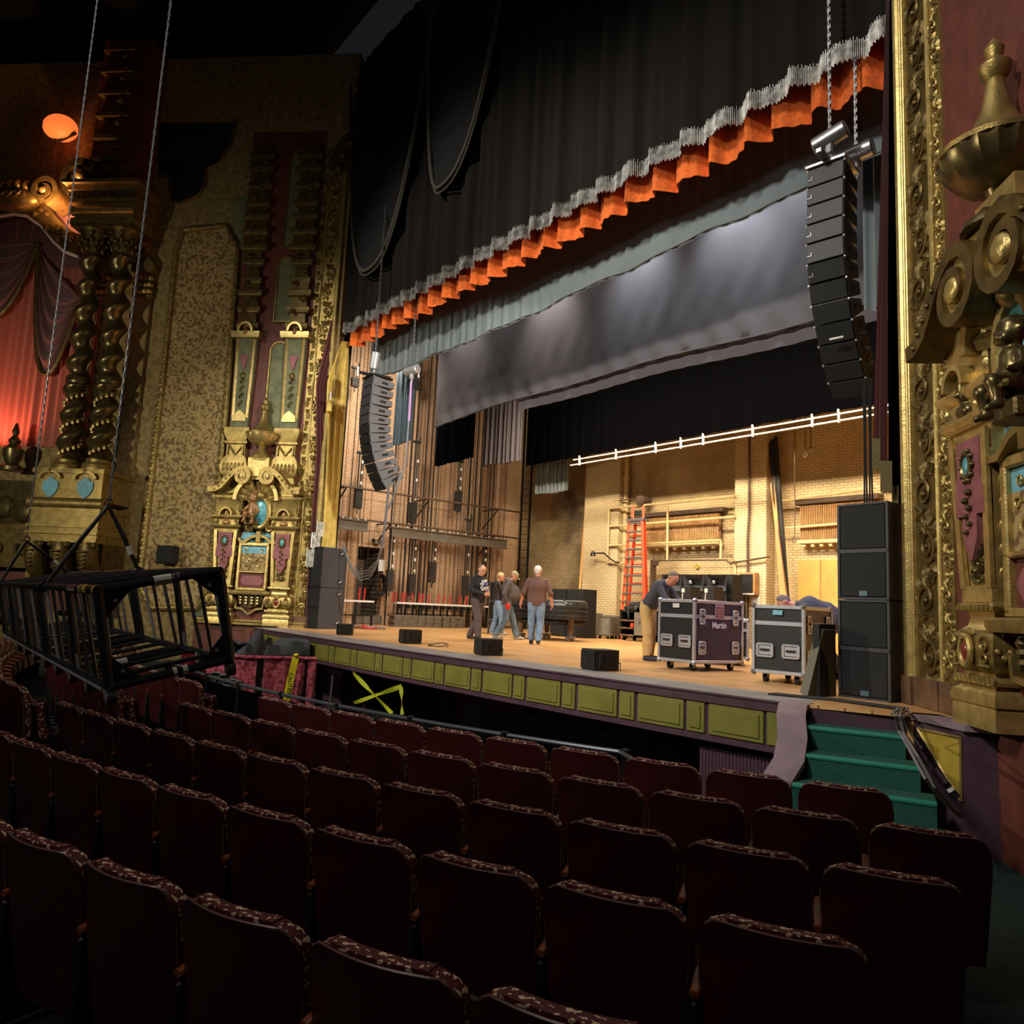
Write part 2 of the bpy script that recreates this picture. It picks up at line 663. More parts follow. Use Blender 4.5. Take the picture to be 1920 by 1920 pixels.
M['seatsheen'] = mat('lacquer_sheen_edge', (112, 84, 82), .3)  # sheen line along the seat back edge, put into a paler colour
M['nosing'] = mat('green_nosing_highlight', (44, 124, 106), .28)  # carpet edge highlight put into the colour, paler than the steps
M['deskblack'] = mat('dead_black', (5, 5, 5), 1.0, spec=0.0)
M['braid'] = mat('dusty_braid', (66, 62, 50), .8)
M['armwood'] = mat('worn_arm_wood', (126, 66, 34), .4, var=.25, scale=10)
M['iron'] = mat('cast_iron', (24, 20, 20), .5)
M['truss'] = mat('black_truss_paint', (30, 31, 33), .3, spec=.7)
M['steel'] = mat('dull_aluminium', (150, 150, 152), .35, .8, var=.15, scale=20)
M['steelw'] = mat('pale_aluminium', (188, 188, 190), .38, .55, var=.1, scale=20)
M['rubber'] = mat('black_rubber', (16, 16, 16), .7)
M['lam'] = mat('black_laminate', (26, 27, 28), .5, bump=.1, bscale=200)
M['lam_purple_lit'] = mat('purple_lit_laminate', (44, 34, 54), .5, bump=.1, bscale=200)  # black laminate with the purple side light put into its colour
M['white'] = mat('off_white', (214, 212, 206), .6)
M['paper'] = mat('white_tape', (200, 198, 190), .7)
M['ladder'] = mat('orange_fibreglass', (238, 74, 34), .45)
M['pipe'] = mat('cream_painted_pipe', (204, 178, 126), .5, var=.12, scale=3)
M['rust'] = mat('brown_iron', (84, 64, 48), .6, var=.25, scale=3)
M['rope'] = mat('dark_rope', (40, 30, 25), .9)
M['ropegrey'] = mat('grey_wire_rope', (128, 132, 138), .5, .3)
M['arbor'] = mat('dark_steel_arbor', (34, 30, 26), .6)
M['beam'] = mat('grey_painted_steel', (98, 88, 76), .6, var=.15, scale=3)
M['slat'] = mat('oak_slats', (170, 126, 76), .6, var=.18, scale=5)
M['ply'] = mat('orange_plywood', (212, 148, 72), .55, var=.12, scale=2.2)
M['red'] = mat('red_handle', (190, 40, 40), .5)
M['greycase'] = mat('grey_soft_cover', (104, 96, 84), .7, var=.2, scale=5, bump=.2, bscale=14)
M['vinyl'] = mat('black_quilted_vinyl', (30, 30, 32), .32, bump=.35, bscale=9)
M['greycloth'] = mat('charcoal_dust_sheet', (58, 62, 66), .85, bump=.3, bscale=7)
M['pink'] = mat('mottled_pink_drape', (186, 84, 98), .85, rgb2=(110, 34, 50), scale=14, detail=5, thr=(.42, .6))
M['caution'] = mat('caution_yellow_tape', (228, 214, 40), .45)
M['tapegreen'] = mat('lime_barrier_tape', (150, 156, 30), .5)
M['cable'] = mat('grey_cable', (118, 116, 116), .55)
M['blkcable'] = mat('black_cable', (20, 20, 21), .5)
M['curtred'] = mat('salmon_pleated_curtain', (176, 96, 78), .8, sheen=.3)
M['swag'] = mat('dusky_rose_swag', (112, 72, 68), .7, sheen=.4)
M['lavender'] = mat('lavender_sling', (206, 150, 206), .7)
M['amber'] = emit('amber_lamp_glass', (255, 110, 50), 1.2)
# ------------------------------------------------------------------ smooth organic bodies (round cones blended, then meshed)
def sdf_mesh(prims, res=.012, k=.03, clip=None, name='body', mat_=None, parent=None, label=None, tidy=1, extra=None):
    """prims: (a, b, ra, rb[, squash]) capsules with two radii; clip(P)->bool-ish sdf to intersect with"""
    A = np.array([p[0] for p in prims], float)
    Bq = np.array([p[1] for p in prims], float)
    ra = np.array([p[2] for p in prims], float)
    rb = np.array([p[3] for p in prims], float)
    mx = max(ra.max(), rb.max())
    lo = np.minimum(A, Bq).min(0)-mx-3*res
    hi = np.maximum(A, Bq).max(0)+mx+3*res
    n = np.ceil((hi-lo)/res).astype(int)+1
    g = np.full(tuple(n), 1e3)
    X = [lo[i]+res*np.arange(n[i]) for i in range(3)]
    for i in range(len(prims)):
        sq = prims[i][4] if len(prims[i]) > 4 else None
        kk = prims[i][5] if len(prims[i]) > 5 else k
        pad = max(ra[i], rb[i])*(max(sq) if sq is not None else 1)+kk*2+4*res
        l = np.minimum(A[i], Bq[i])-pad
        h = np.maximum(A[i], Bq[i])+pad
        i0 = np.maximum(((l-lo)/res).astype(int), 0)
        i1 = np.minimum(((h-lo)/res).astype(int)+2, n)
        sl = tuple(slice(a, b) for a, b in zip(i0, i1))
        px, py, pz_ = np.meshgrid(X[0][sl[0]], X[1][sl[1]], X[2][sl[2]], indexing='ij')
        ab = Bq[i]-A[i]
        L2 = max(ab@ab, 1e-9)
        dx, dy, dz_ = px-A[i][0], py-A[i][1], pz_-A[i][2]
        t = np.clip((dx*ab[0]+dy*ab[1]+dz_*ab[2])/L2, 0, 1)
        ex_, ey_, ez_ = dx-t*ab[0], dy-t*ab[1], dz_-t*ab[2]
        if sq is not None:
            ex_, ey_, ez_ = ex_/sq[0], ey_/sq[1], ez_/sq[2]
        d = np.sqrt(ex_**2+ey_**2+ez_**2)-(ra[i]+(rb[i]-ra[i])*t)
        cur = g[sl]
        hh = np.clip(.5+.5*(cur-d)/kk, 0, 1)
        g[sl] = np.where(cur > 100, d, cur*(1-hh)+d*hh-kk*hh*(1-hh))
    if clip is not None:
        px, py, pz_ = np.meshgrid(*X, indexing='ij')
        g = np.maximum(g, clip(px, py, pz_))
    ins = g < 0
    c = np.zeros(tuple(n-1), int)
    for a in (0, 1):
        for b in (0, 1):
            for d in (0, 1):
                c += ins[a:n[0]-1+a, b:n[1]-1+b, d:n[2]-1+d]
    act = (c > 0) & (c < 8)
    idx = -np.ones(act.shape, int)
    cells = np.argwhere(act)
    idx[act] = np.arange(len(cells))
    s = np.zeros((len(cells), 3))
    cnt = np.zeros(len(cells))
    cor = [(a, b, d) for a in (0, 1) for b in (0, 1) for d in (0, 1)]
    for p in cor:
        for ax_ in range(3):
            if p[ax_] == 0:
                q = list(p)
                q[ax_] = 1
                v0 = g[cells[:, 0]+p[0], cells[:, 1]+p[1], cells[:, 2]+p[2]]
                v1 = g[cells[:, 0]+q[0], cells[:, 1]+q[1], cells[:, 2]+q[2]]
                mk = (v0 < 0) != (v1 < 0)
                t = np.where(mk, v0/np.where(mk, v0-v1, 1), 0)
                for b in range(3):
                    s[:, b] += np.where(mk, p[b]+(t if b == ax_ else 0), 0)
                cnt += mk
    V = lo+res*(cells+s/np.maximum(cnt, 1)[:, None])
    faces = []
    for ax_ in range(3):
        o1, o2 = [q for q in range(3) if q != ax_]
        sl0 = [slice(1, -1)]*3
        sl0[ax_] = slice(0, -1)
        sl1 = [slice(1, -1)]*3
        sl1[ax_] = slice(1, None)
        ed = np.argwhere(ins[tuple(sl0)] != ins[tuple(sl1)])
        if not len(ed):
            continue
        base = ed.copy()
        base[:, o1] += 1
        base[:, o2] += 1
        q = []
        for da, db in ((0, 0), (-1, 0), (-1, -1), (0, -1)):
            cc = base.copy()
            cc[:, o1] += da
            cc[:, o2] += db
            q.append(idx[cc[:, 0], cc[:, 1], cc[:, 2]])
        faces.append(np.stack(q, 1))
    Fq = np.concatenate(faces)
    Fq = Fq[(Fq >= 0).all(1)]
    m = MB()
    m.v = [tuple(p) for p in V]
    m.f = [tuple(f) for f in Fq.tolist()]
    m.mi = [0]*len(m.f)
    if mat_ is None:
        return m
    return m.build(name, mat_, parent, smooth=80, label=label)


# ================================================================== STRUCTURE
OX, OY = -11.6, 22.8                      # centre of the seating arcs


def arc(r, x):                            # depth of the arc of radius r at x
    return OY-math.sqrt(r*r-(x-OX)**2)


def lip(x):                               # stage lip, a shallow bow
    return 6.86+.0045*(x+11.5)**2


LX0, LX1 = -18.9, -4.16
xs = [LX0+(LX1-LX0)*i/40 for i in range(41)]
AD = .72
# stage deck
m = MB()
poly = [(x, lip(x)+AD) for x in xs]+[(-3.2, 7.62), (-2.2, 8.2), (.2, 8.7), (.2, 18.7), (-23, 18.7), (-23, 9.3), (-20.2, 8.4), (-19.4, 7.9)]
m.prism(poly, -.5, 0, 'z')
struct('floor_stage', m, M['floor'], 0)
m = MB()
poly = [(x, lip(x)) for x in xs]+[(x, lip(x)+AD) for x in reversed(xs)]
m.prism(poly, -.12, .004, 'z')
struct('trim_1', m, M['apron'], 0)
m = MB()
m.prism([(-4.16, lip(-4.16)), (-3.25, 7.47), (-3.2, 7.62), (-4.16, lip(-4.16)+AD)], -.03, .002, 'z')
struct('trim_2', m, M['floor'], 0)
# house floor and orchestra pit
m = MB()
ax = [-26+i*.5 for i in range(45)]
ax = [x for x in ax if x < -4.4]+[-4.3]
poly = [(x, arc(19.15, x)) for x in ax]+[(-4.3, 7.3), (-2.2, 9.0), (4, 4), (4, -9), (-30, -9), (-30, 4)]
m.prism(poly, -1.25, -1.1, 'z')
struct('floor', m, M['floor_house'], 0)
m = MB()
m.bb(-26, -4, 2.2, 9, -2.4, -2.3)
struct('floor_pit', m, M['black'], 0)
m = MB()
m.slab(lambda u, v: (-26+21.7*u, arc(19.15, -26+21.7*u), -2.3+1.25*v), 60, 1, (0, -.12, 0))
m.bb(-4.4, -4.25, 4.9, 7.2, -2.3, -1.1)
struct('wall_pit', m, M['blackwall'], 0)
m = MB()
m.bb(-23, -4.2, 8.15, 8.35, -2.3, -.5)
for k in range(16):
    m.bb(-18.6+k*.9, -18.54+k*.9, 8.1, 8.16, -2.3, -.55)
m.bb(-18.6, -4.4, 8.09, 8.16, -1.55, -1.45)
struct('wall_understage', m, M['plum'], 0)
# stage house
m = MB()
m.bb(-18.9, .2, 18.7, 19.0, -.5, 17)
struct('wall_back', m, M['brick_back'], 0)
M['brick_soot_shade'] = brick('soot_and_shade_brick', (170, 148, 108), (150, 130, 94), (120, 102, 72), 'x', dirt=(38, 32, 24), grime=.95)  # soot patches plus painted shade: base brick darker than the lit back wall
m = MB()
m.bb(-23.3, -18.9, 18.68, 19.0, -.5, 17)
struct('wall_back.001', m, M['brick_soot_shade'], 0)
DY0, DY1 = float(px_(668, 1080, -23)[1]), float(px_(717, 1080, -23)[1])
m = MB()
m.bb(-23.3, -23, 9.3, DY0, 0, 17)
m.bb(-23.3, -23, DY0, DY1, 2.62, 17)
m.bb(-23.3, -23, DY1, 19, 0, 17)
m.bb(-23.0, -22.6, 17.75, 18.68, 0, 17)
struct('wall_stage_left', m, M['brick_left'], 0)
m = MB()
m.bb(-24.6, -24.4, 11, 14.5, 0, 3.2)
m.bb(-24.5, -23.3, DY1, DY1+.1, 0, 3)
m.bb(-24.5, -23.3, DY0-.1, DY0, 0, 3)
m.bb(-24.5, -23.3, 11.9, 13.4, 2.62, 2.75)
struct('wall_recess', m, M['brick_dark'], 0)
m = MB()
m.bb(-24.4, -23.0, DY0, DY1, -.3, .02)
m.bb(-23.3, -22.93, DY0-.05, DY1+.05, .02, .3)
struct('trim_3', m, M['beam'], 0)
m = MB()
m.bb(.2, .5, 8.7, 19, -.5, 17)
struct('wall_stage_right', m, M['brick_left'], 0)
PF = 18.28
for i, (a, b) in enumerate(((1098, 1162), (1378, 1437))):
    x0, x1 = py_(a, 900, PF)[0], py_(b, 900, PF)[0]
    m = MB()
    m.bb(x0, x1, PF, 18.7, 0, 17)
    o = struct('wall_back_pier', m, M['brick_pier'], 0)
m = MB()
m.bb(-19.0, .2, 18.55, 18.72, 0, .12)
struct('baseboard_back', m, M['beam'], 0)
# proscenium wall behind the drapes
m = MB()
m.bb(-23.2, -19.75, 9.3, 9.6, -.5, 17)
m.bb(-3.2, .4, 9.3, 9.6, -.5, 17)
m.bb(-23.2, .4, 9.3, 9.6, 10.2, 17)
struct('wall_proscenium', m, M['blackwall'], 0)
# splayed side walls of the house (front face at d = 0)


def wallslab(fn, s0, s1, d0, d1, z0, z1):
    m = MB()
    p = [fn(s0, d0, 0), fn(s1, d0, 0), fn(s1, d1, 0), fn(s0, d1, 0)]
    m.prism([(a[0], a[1]) for a in p], z0, z1, 'z')
    return m


struct('wall_left', wallslab(LW, -.1, 16, -.4, 0, -2.4, 17), M['stucco'], 0)
struct('wall_right', wallslab(RW, -.1, 6, -.4, 0, -2.4, 17), M['redwall'], 0)
# house ceiling, far above the picture
m = MB()
m.bb(-32, 8, -10, 9.3, 19.0, 19.3)
struct('ceiling', m, M['blackwall'], 0)

# ------------------------------------------------------------------ stage fascia: plum rail with olive panels
t = thing('stage_fascia', 'curved plum stage front set with olive green panels', 'stage front', (-11.5, 6.86, -.52))
N = 60


def fx(u):
    return LX0+(LX1-LX0)*u


m = MB()
m.slab(lambda u, v: (fx(u), lip(fx(u))+.02, -.52+.52*v), N, 1, (0, .25, 0))
m.slab(lambda u, v: (fx(u), lip(fx(u))-.035, -.02+.02*v), N, 1, (0, .06, 0))
m.slab(lambda u, v: (fx(u), lip(fx(u))-.02, -.11+.09*v), N, 1, (0, .05, 0))
m.slab(lambda u, v: (fx(u), lip(fx(u))-.015, -.52+.06*v), N, 1, (0, .05, 0))
m.build('rail', M['plum'], t, world=True)
k = 0
while True:
    a = -5.11-.975*k
    if a < LX0+.1:
        break
    for x0, x1 in ((a, a+.655), (a-.285, a-.05)):
        if x0 < LX0+.02:
            continue
        m = MB()
        xc = (x0+x1)/2
        ang = math.atan(2*.0045*(xc+11.5))
        m.rbox((xc, lip(xc)+.012, -.285), (x1-x0, .03, .335), .008, ang)
        m.rbox((xc, lip(xc)-.004, -.285), (x1-x0-.09, .024, .245), .006, ang)
        m.build('panel', M['olive'], t, world=True)
    k += 1
for x0, x1 in ((-4.42, -4.2),):
    m = MB()
    m.rbox(((x0+x1)/2, lip(-4.3)+.005, -.285), (x1-x0, .03, .335), .008, .06)
    m.build('panel', M['olive'], t, world=True)
# beadboard below the right end of the fascia
m = MB()
for i in range(26):
    x = -5.3+i*.042
    m.rbox((x, lip(x)+.16, -1.3), (.040, .03, 1.56), .006)
single('beadboard_panel', m, M['plum'], 'plum beadboard wall under the stage front beside the green stairs', 'panelling')

# ------------------------------------------------------------------ green stairs and their cheeks
ex, ey = np.array([.905, .425]), np.array([.425, -.905])     # along a step, and out to the house
o0 = np.array([-4.02, 7.16])
t = thing('stage_stairs', 'green carpeted steps rising from the house floor to the stage', 'stairs', (-3.4, 6.9, -1.1))
for i in range(4):
    z1 = -.17-.215*i
    a = o0+ey*(.30*i-.05)-ex*.06
    L = .92+.1*i
    d = .33
    m = MB()
    P = [a, a+ex*L, a+ex*L+ey*d, a+ey*d]
    m.prism([tuple(p) for p in P], -1.1, z1-.02, 'z')
    c = a+ey*(d-.012)
    MB().tube([(*(c), z1-.022), (*(c+ex*L), z1-.022)], .026, 10).build('nosing', M['nosing'], t, world=True)
    P = [a, a+ex*L, a+ex*L+ey*(d-.012), a+ey*(d-.012)]
    m.prism([tuple(p) for p in P], z1-.03, z1, 'z')
    m.build('step', M['carpet'], t, world=True)
m = MB()
P = [o0-ex*.06, o0+ex*.82, o0+ex*.82-ey*.1, o0-ex*.06-ey*.1]
m.prism([tuple(p) for p in P], -.6, -.035, 'z')
m.build('top_riser', M['plum'], t, world=True)
# left cheek, a padded band flowing down from the stage lip
path = [(-4.17, 7.25, .012), (-4.13, 7.05, -.0), (-4.05, 6.88, -.09), (-3.94, 6.72, -.26), (-3.86, 6.52, -.44), (-3.86, 6.28, -.62), (-3.95, 6.05, -.78), (-4.08, 5.85, -.92)]
t = thing('stair_cheek', 'curved stair cheek with a mauve padded top, left of the green steps', 'stair cheek', (-4.0, 6.6, -1.1))
mp, mw = MB(), MB()


def ck(u):
    q = u*(len(path)-1)
    i = min(int(q), len(path)-2)
    return Vector(path[i]).lerp(Vector(path[i+1]), q-i)


mp.slab(lambda u, v: tuple(ck(u)+Vector((.25*(v-.5)+.02, .10*(v-.5), .006*math.sin(PI*v)))), 28, 6, (0, 0, -.05))
mp.build('padded_top', M['mauve'], t, world=True, smooth=60)
mw.slab(lambda u, v: tuple((ck(u)+Vector((-.09, -.03, -.05))) * (1-v)+Vector((ck(u).x-.09, ck(u).y-.03, -1.1))*v), 28, 1, (.2, .08, 0))
mw.build('side_wall', M['plum'], t, world=True, smooth=60)
# right cheek with the triangular mustard panel
pa, pb, pc = pz(1712, 1338, 0.0), pz(1806, 1358, 0.0), pz(1838, 1362, 0.0)
t = thing('stair_cheek', 'plum stair cheek with a triangular mustard panel, right of the green steps', 'stair cheek', (float(pb[0]), float(pb[1]), -1.1))
e = (pb-pa)
e /= np.linalg.norm(e)
dn = np.array([-e[1], e[0], 0])
b0, b1 = pa-e*.12, pb+e*.0
m = MB()
P = [b0, b1, b1-dn*.0+np.array([.24, .12, 0]), b0+np.array([.24, .12, 0])]
m.prism([(p[0], p[1]) for p in P], -1.1, -.06, 'z')
m.build('side_wall', M['plum'], t, world=True)
m = MB()
P = [b0-e*.03-np.array([.02, .02, 0]), b1+e*.03-np.array([.0, .03, 0]), b1+e*.03+np.array([.28, .12, 0]), b0+np.array([.24, .16, 0])]
m.prism([(p[0], p[1]) for p in P], -.055, 0.0, 'z')
m.build('padded_top', M['mauve'], t, world=True)
nrm = np.array([e[1], -e[0], 0])


def cpt(px, py, off):
    v = ray(px, py)
    a = pa+nrm*off
    return CAM+v*((a-CAM)@nrm)/(v@nrm)


tri = [cpt(1723, 1366, .0), cpt(1803, 1383, .0), cpt(1805, 1502, .0)]
m = MB()
oo = m._a([tuple(p-nrm*.02) for p in tri]+[tuple(p+nrm*.014) for p in tri])
m._q(((0, 1, 2), (3, 4, 5), (0, 1, 4, 3), (1, 2, 5, 4), (2, 0, 3, 5)), oo)
m.build('triangular_panel', M['mustard'], t, world=True)
m = MB()
for i in range(3):
    m.cyl(tuple(tri[i]+nrm*.014), tuple(tri[(i+1) % 3]+nrm*.014), .014, n=6)
m.build('panel_moulding', M['goldhi'], t, world=True)
# ================================================================== DRAPES
def pleat(x, seed, amp, wl):
    return amp*(math.sin(x*2*PI/wl+seed)+.45*math.sin(x*2*PI/wl*1.63+seed*2.1)+.25*math.sin(x*2*PI/wl*2.9+seed*.7))


def drape(x0, x1, z0, z1, y, amp, wl, seed=0.0, per=7, nv=10, hem=0.0, th=.012, flare=0.0, droop=None, tl=0.0):
    """hanging pleated cloth facing the house; hem: waviness of the hem; droop(u): extra drop"""
    n = max(8, int(abs(x1-x0)/wl*per))

    def f(u, v):
        x = x0+(x1-x0)*u
        zz = z0+(droop(u) if droop else 0)+hem*math.sin(x*2.3+seed)+hem*.6*math.sin(x*5.1+seed*3)
        z = zz+(z1-zz)*v
        return (x+tl*(1-v), y+pleat(x, seed, amp*(1+flare*(1-v)), wl)+.05*amp*math.sin(7*v+x), z)
    return MB().slab(f, n, nv, (0, th, 0))


# main house drape: black velvet with silver fringe
YV = 9.0
VZ = 8.27
m = drape(-19.0, -3.5, VZ+.12, 16.5, YV, .075, .62, 1.0, per=12, nv=6)
t = thing('house_drape', 'black velvet house drape pleated above the orange valance', 'drape', (-11.3, YV, VZ))
m.build('velvet', M['velvet'], t, world=True, smooth=80)
m = MB()
n = 900
for i in range(n):
    x = -19.0+15.5*i/n
    y = YV+pleat(x, 1.0, .075, .62)-.012
    h = .30+.03*math.sin(i*2.7)
    m.bb(x-.0055, x+.0055, y-.006, y+.004, VZ-.02+.02*math.sin(i*1.9), VZ+h*.9)
m.build('silver_fringe', M['fringe'], t, world=True, smooth=0)
# swagged festoons in front of the drape
for nm, (xa, ya), (xb, yb), (xc, yc), lab in (
        ('festoon', (652, 280), (775, 240), (693, 505), 'dark velvet festoon swag hanging nearest the left gilded frame'),
        ('festoon', (783, 240), (900, 240), (826, 352), 'dark velvet festoon swag, second from the left gilded frame')):
    A, B, C = py_(xa, ya, YV-.25), py_(xb, yb, YV-.25), py_(xc, yc, YV-.25)
    ztop = 16.0
    xl, xr = (A[0]-.05, B[0]+.75) if xa < 700 else (A[0]+.25, B[0]+.9)
    zb, xm = C[2], C[0]

    def edge(u, ztop=ztop, zb=zb, xl=xl, xr=xr, xm=xm):
        q = abs(2*u-1)
        xx = xl+(xm-xl)*2*u if u < .5 else xm+(xr-xm)*(2*u-1)
        return xx, zb+(ztop-zb)*(q**2.6)
    t = thing(nm, lab, 'festoon', (float(xm), YV-.25, float(zb)), group=None)
    m = MB()

    def fs(u, v):
        x, zl = edge(u)
        z = zl+(ztop+.4-zl)*v
        return (x, YV-.16-.10*math.sin(PI*u)+.035*math.sin((z-zb+3*(2*u-1)**2)*11), z)
    m.slab(fs, 24, 60, (0, .015, 0))
    m.build('swag', M['velvetdk'], t, world=True, smooth=80)
    m = MB()
    m.tube([(edge(i/30)[0], YV-.28, edge(i/30)[1]) for i in range(31)], .05, 7)
    m.tube([(edge(i/30)[0], YV-.25, edge(i/30)[1]-.12) for i in range(31)], .03, 6)
    m.build('braid', M['braid'], t, world=True)
# orange valance just behind
m = drape(-18.9, -3.6, 7.94, VZ+1.4, YV+.28, .085, .58, 2.2, per=12, nv=3, hem=.03, flare=.35)
single('orange_valance', m, M['orange'], 'orange velour valance showing below the silver fringe', 'valance', smooth=80)
# grey border
m = drape(-19.4, -3.3, 7.15, 9.6, 10.05, .012, .34, .5, per=8, nv=8, hem=.03, droop=lambda u: .30*max(0, u-.4)/.6)
t = thing('stage_border', 'pale grey gathered border cloth hanging behind the orange valance', 'border cloth', (-11.3, 10.05, 7.15))
m.build('cloth', M['border'], t, world=True, smooth=80)
m = MB()
m.tube([(x, 10.03, 7.19+.30*max(0, (x+19.4)/16.1-.4)/.6+.03*math.sin(x*2.3+.5)+.018*math.sin(x*5.1+1.5)) for x in [-19.4+.2*i for i in range(81)]], .018, 6)
m.build('hem', M['border'], t, world=True)
# charcoal drop
YD = 12.0


def dz(x):
    return 6.16+.035*math.sin(x*1.1)+.05*math.sin(x*.43+1)


def dcl(u, v):
    x = -18.75+(15.3)*u
    z = dz(x)+(9.8-dz(x))*v
    k = (1-v)**3
    return (x, YD+.018*math.sin(x*3.3)+k*.035*math.sin(x*9+2*math.sin(z*3))+.008*k*math.sin(x*23+z*9), z)


t = thing('stage_drop', 'wide charcoal cloth drop with a folded hem across the stage', 'drop cloth', (-11.1, YD, 6.1))
m = MB().slab(dcl, 150, 22, (0, .012, 0))
m.build('cloth', M['drop'], t, world=True, smooth=80)
xu = float(py_(972, 770, YD+.1)[0])
m = MB().slab(lambda u, v: (xu+(-3.45-xu)*u, YD+.10+.015*math.sin(u*140), dz(xu+(-3.45-xu)*u)-.27+.3*v), 140, 3, (0, .012, 0))
m.build('underskirt', M['leggrey'], t, world=True, smooth=80)
m = MB()
m.tube([(-18.75+.25*i, YD-.015, dz(-18.75+.25*i)+.02) for i in range(62)], .02, 6)
m.build('hem_pipe', M['drop'], t, world=True)
# black border far upstage and the batten below it
xl = float(py_(985, 872, 16.2)[0])
zb = float(py_(985, 874, 16.2)[2])
m = drape(xl, -2, zb, 9.5, 16.2, .03, .5, .3, per=6, nv=3)
single('black_border', m, M['blackcloth'], 'plain black border cloth hanging upstage above the white pipe batten', 'border cloth', smooth=80)
YP = 16.0
t = thing('pipe_batten', 'white double pipe batten with hanger brackets under the black border', 'batten', (-11, YP, 5.5))
a, b = py_(1070, 864, YP), py_(1640, 764, YP)
zt = float(a[2]+b[2])/2
for dz_ in (0, -.155):
    m = MB().cyl((float(a[0])+(.12 if dz_ == 0 else 0), YP, zt+dz_), (-2.5, YP, zt+dz_), .024, n=8)
    m.build('pipe', M['white'], t, world=True)
for px in (1088, 1156, 1230, 1277, 1319, 1412, 1524, 1574):
    x = float(py_(px, 850, YP)[0])
    m = MB()
    m.rbox((x, YP-.02, zt-.075), (.035, .07, .27), .006)
    m.ball((x, YP-.04, zt+.08), .03, 6)
    m.build('bracket', M['white'], t, world=True)
# legs (pixel of lower left / lower right corner, depth, top height)
legs = [((736, 836), (770, 824), 11.0, 10, 'legteal', 'slate grey leg curtain hanging just behind the left speaker array', .045, .16),
        ((817, 872), (887, 860), 13.3, 10, 'blackcloth', 'black leg curtain hanging under the left end of the charcoal drop', .05, .2),
        ((905, 876), (975, 862), 14.8, 10, 'leggrey', 'plum grey leg curtain hanging left of the black border', .06, .22),
        ((1003, 927), (1064, 920), 17.3, 7.6, 'border', 'short pale grey leg curtain below the left end of the black border', .06, .2)]
for (a, b, Y, zt_, mt, lab, am, wl) in legs:
    A, B = py_(*a, Y), py_(*b, Y)
    m = drape(float(A[0]), float(B[0]), float(A[2]+B[2])/2, zt_, Y, am, wl, Y, per=12, nv=6, hem=.02)
    single('leg_curtain', m, M[mt], lab, 'leg curtain', smooth=80)
A, B = py_(1622, 590, 10.9), py_(1668, 560, 10.9)
m = drape(float(A[0]), -2.8, float(A[2])+.05, 10, 10.9, .06, .25, 3, per=12, nv=6, hem=.02)
single('leg_curtain', m, M['border'], 'slate grey leg curtain hanging behind the right speaker array', 'leg curtain', smooth=80)
# gold and maroon side drapes at the proscenium, left
gl = [(640, 640, 657, 640), (612, 720, 655, 700), (615, 800, 648, 800), (611, 900, 640, 900), (606, 1000, 633, 1000), (598, 1060, 630, 1060), (590, 1170, 622, 1170)]
YG = 9.35
rowz = []
for x0, y0, x1, y1 in gl:
    A, B = px_(x0, y0, -19.12), px_(x1, y1, -19.12)
    rowz.append((float(A[1]), float(B[1]), float(A[2]), float(B[2])))


def gold_f(u, v):
    q = (1-v)*(len(rowz)-1)
    i = min(int(q), len(rowz)-2)
    k = q-i
    a = rowz[i][0]*(1-k)+rowz[i+1][0]*k
    b = rowz[i][1]*(1-k)+rowz[i+1][1]*k
    z = (rowz[i][2]*(1-u)+rowz[i][3]*u)*(1-k)+(rowz[i+1][2]*(1-u)+rowz[i+1][3]*u)*k
    return (-19.12-.06*u+.02*math.sin(u*17+.6*math.sin(z)), a+(b-a)*u, z)


m = MB().slab(gold_f, 22, 26, (-.012, 0, 0))
single('gold_leg_drape', m, M['goldcloth'], 'narrow gold side drape at the left edge of the stage opening', 'drape', smooth=70)
t = thing('tassel', 'cream rope tassel on the gold side drape', 'tassel', tuple(float(q) for q in px_(620, 772, -19.02)))
A = px_(620, 735, -19.02)
B = px_(619, 750, -19.02)
C = px_(618, 772, -19.02)
MB().cyl(tuple(A), tuple(B), .025, n=6).build('cord', M['white'], t, world=True)
MB().tube([tuple(B), tuple(B*.8+C*.2), tuple(C)], [.03, .08, .10], 8).build('skirt', M['goldcloth'], t, world=True)
# maroon drape left, gathered with a fringe
mr = [(628, 600, 648, 645), (600, 720, 609, 720), (600, 850, 613, 850), (592, 960, 606, 950), (584, 1060, 596, 1050), (580, 1165, 588, 1165)]
YM = 9.15
rw2 = []
for x0, y0, x1, y1 in mr:
    A, B = px_(x0-6, y0, -19.2), px_(x1+4, y1, -19.2)
    rw2.append((float(A[1]), float(B[1]), float(A[2])))


def mar_f(u, v):
    q = (1-v)*(len(rw2)-1)
    i = min(int(q), len(rw2)-2)
    k = q-i
    a = rw2[i][0]*(1-k)+rw2[i+1][0]*k
    b = rw2[i][1]*(1-k)+rw2[i+1][1]*k
    z = rw2[i][2]*(1-k)+rw2[i+1][2]*k
    return (-19.24+.035*math.sin(u*24), a+(b-a)*u, z)


t = thing('side_drape', 'maroon side drape with a stepped fringe beside the left gilded frame', 'drape', (rw2[-1][0], YM, 0))
MB().slab(mar_f, 30, 20, (-.012, 0, 0)).build('cloth', M['maroon'], t, world=True, smooth=70)
m = MB()
for (px, p0, p1) in ((602, 978, 1005), (592, 998, 1028), (583, 1030, 1062)):
    A, B = px_(px, p0, -19.12), px_(px, p1, -19.12)
    for i in range(14):
        y = float(A[1])-.1+.018*i
        m.cyl((-19.12, y, float(A[2])), (-19.12, y+.003*(i % 3), float(B[2])-.01*(i % 4)), .012, n=5)
m.build('fringe', M['fringe'], t, world=True)
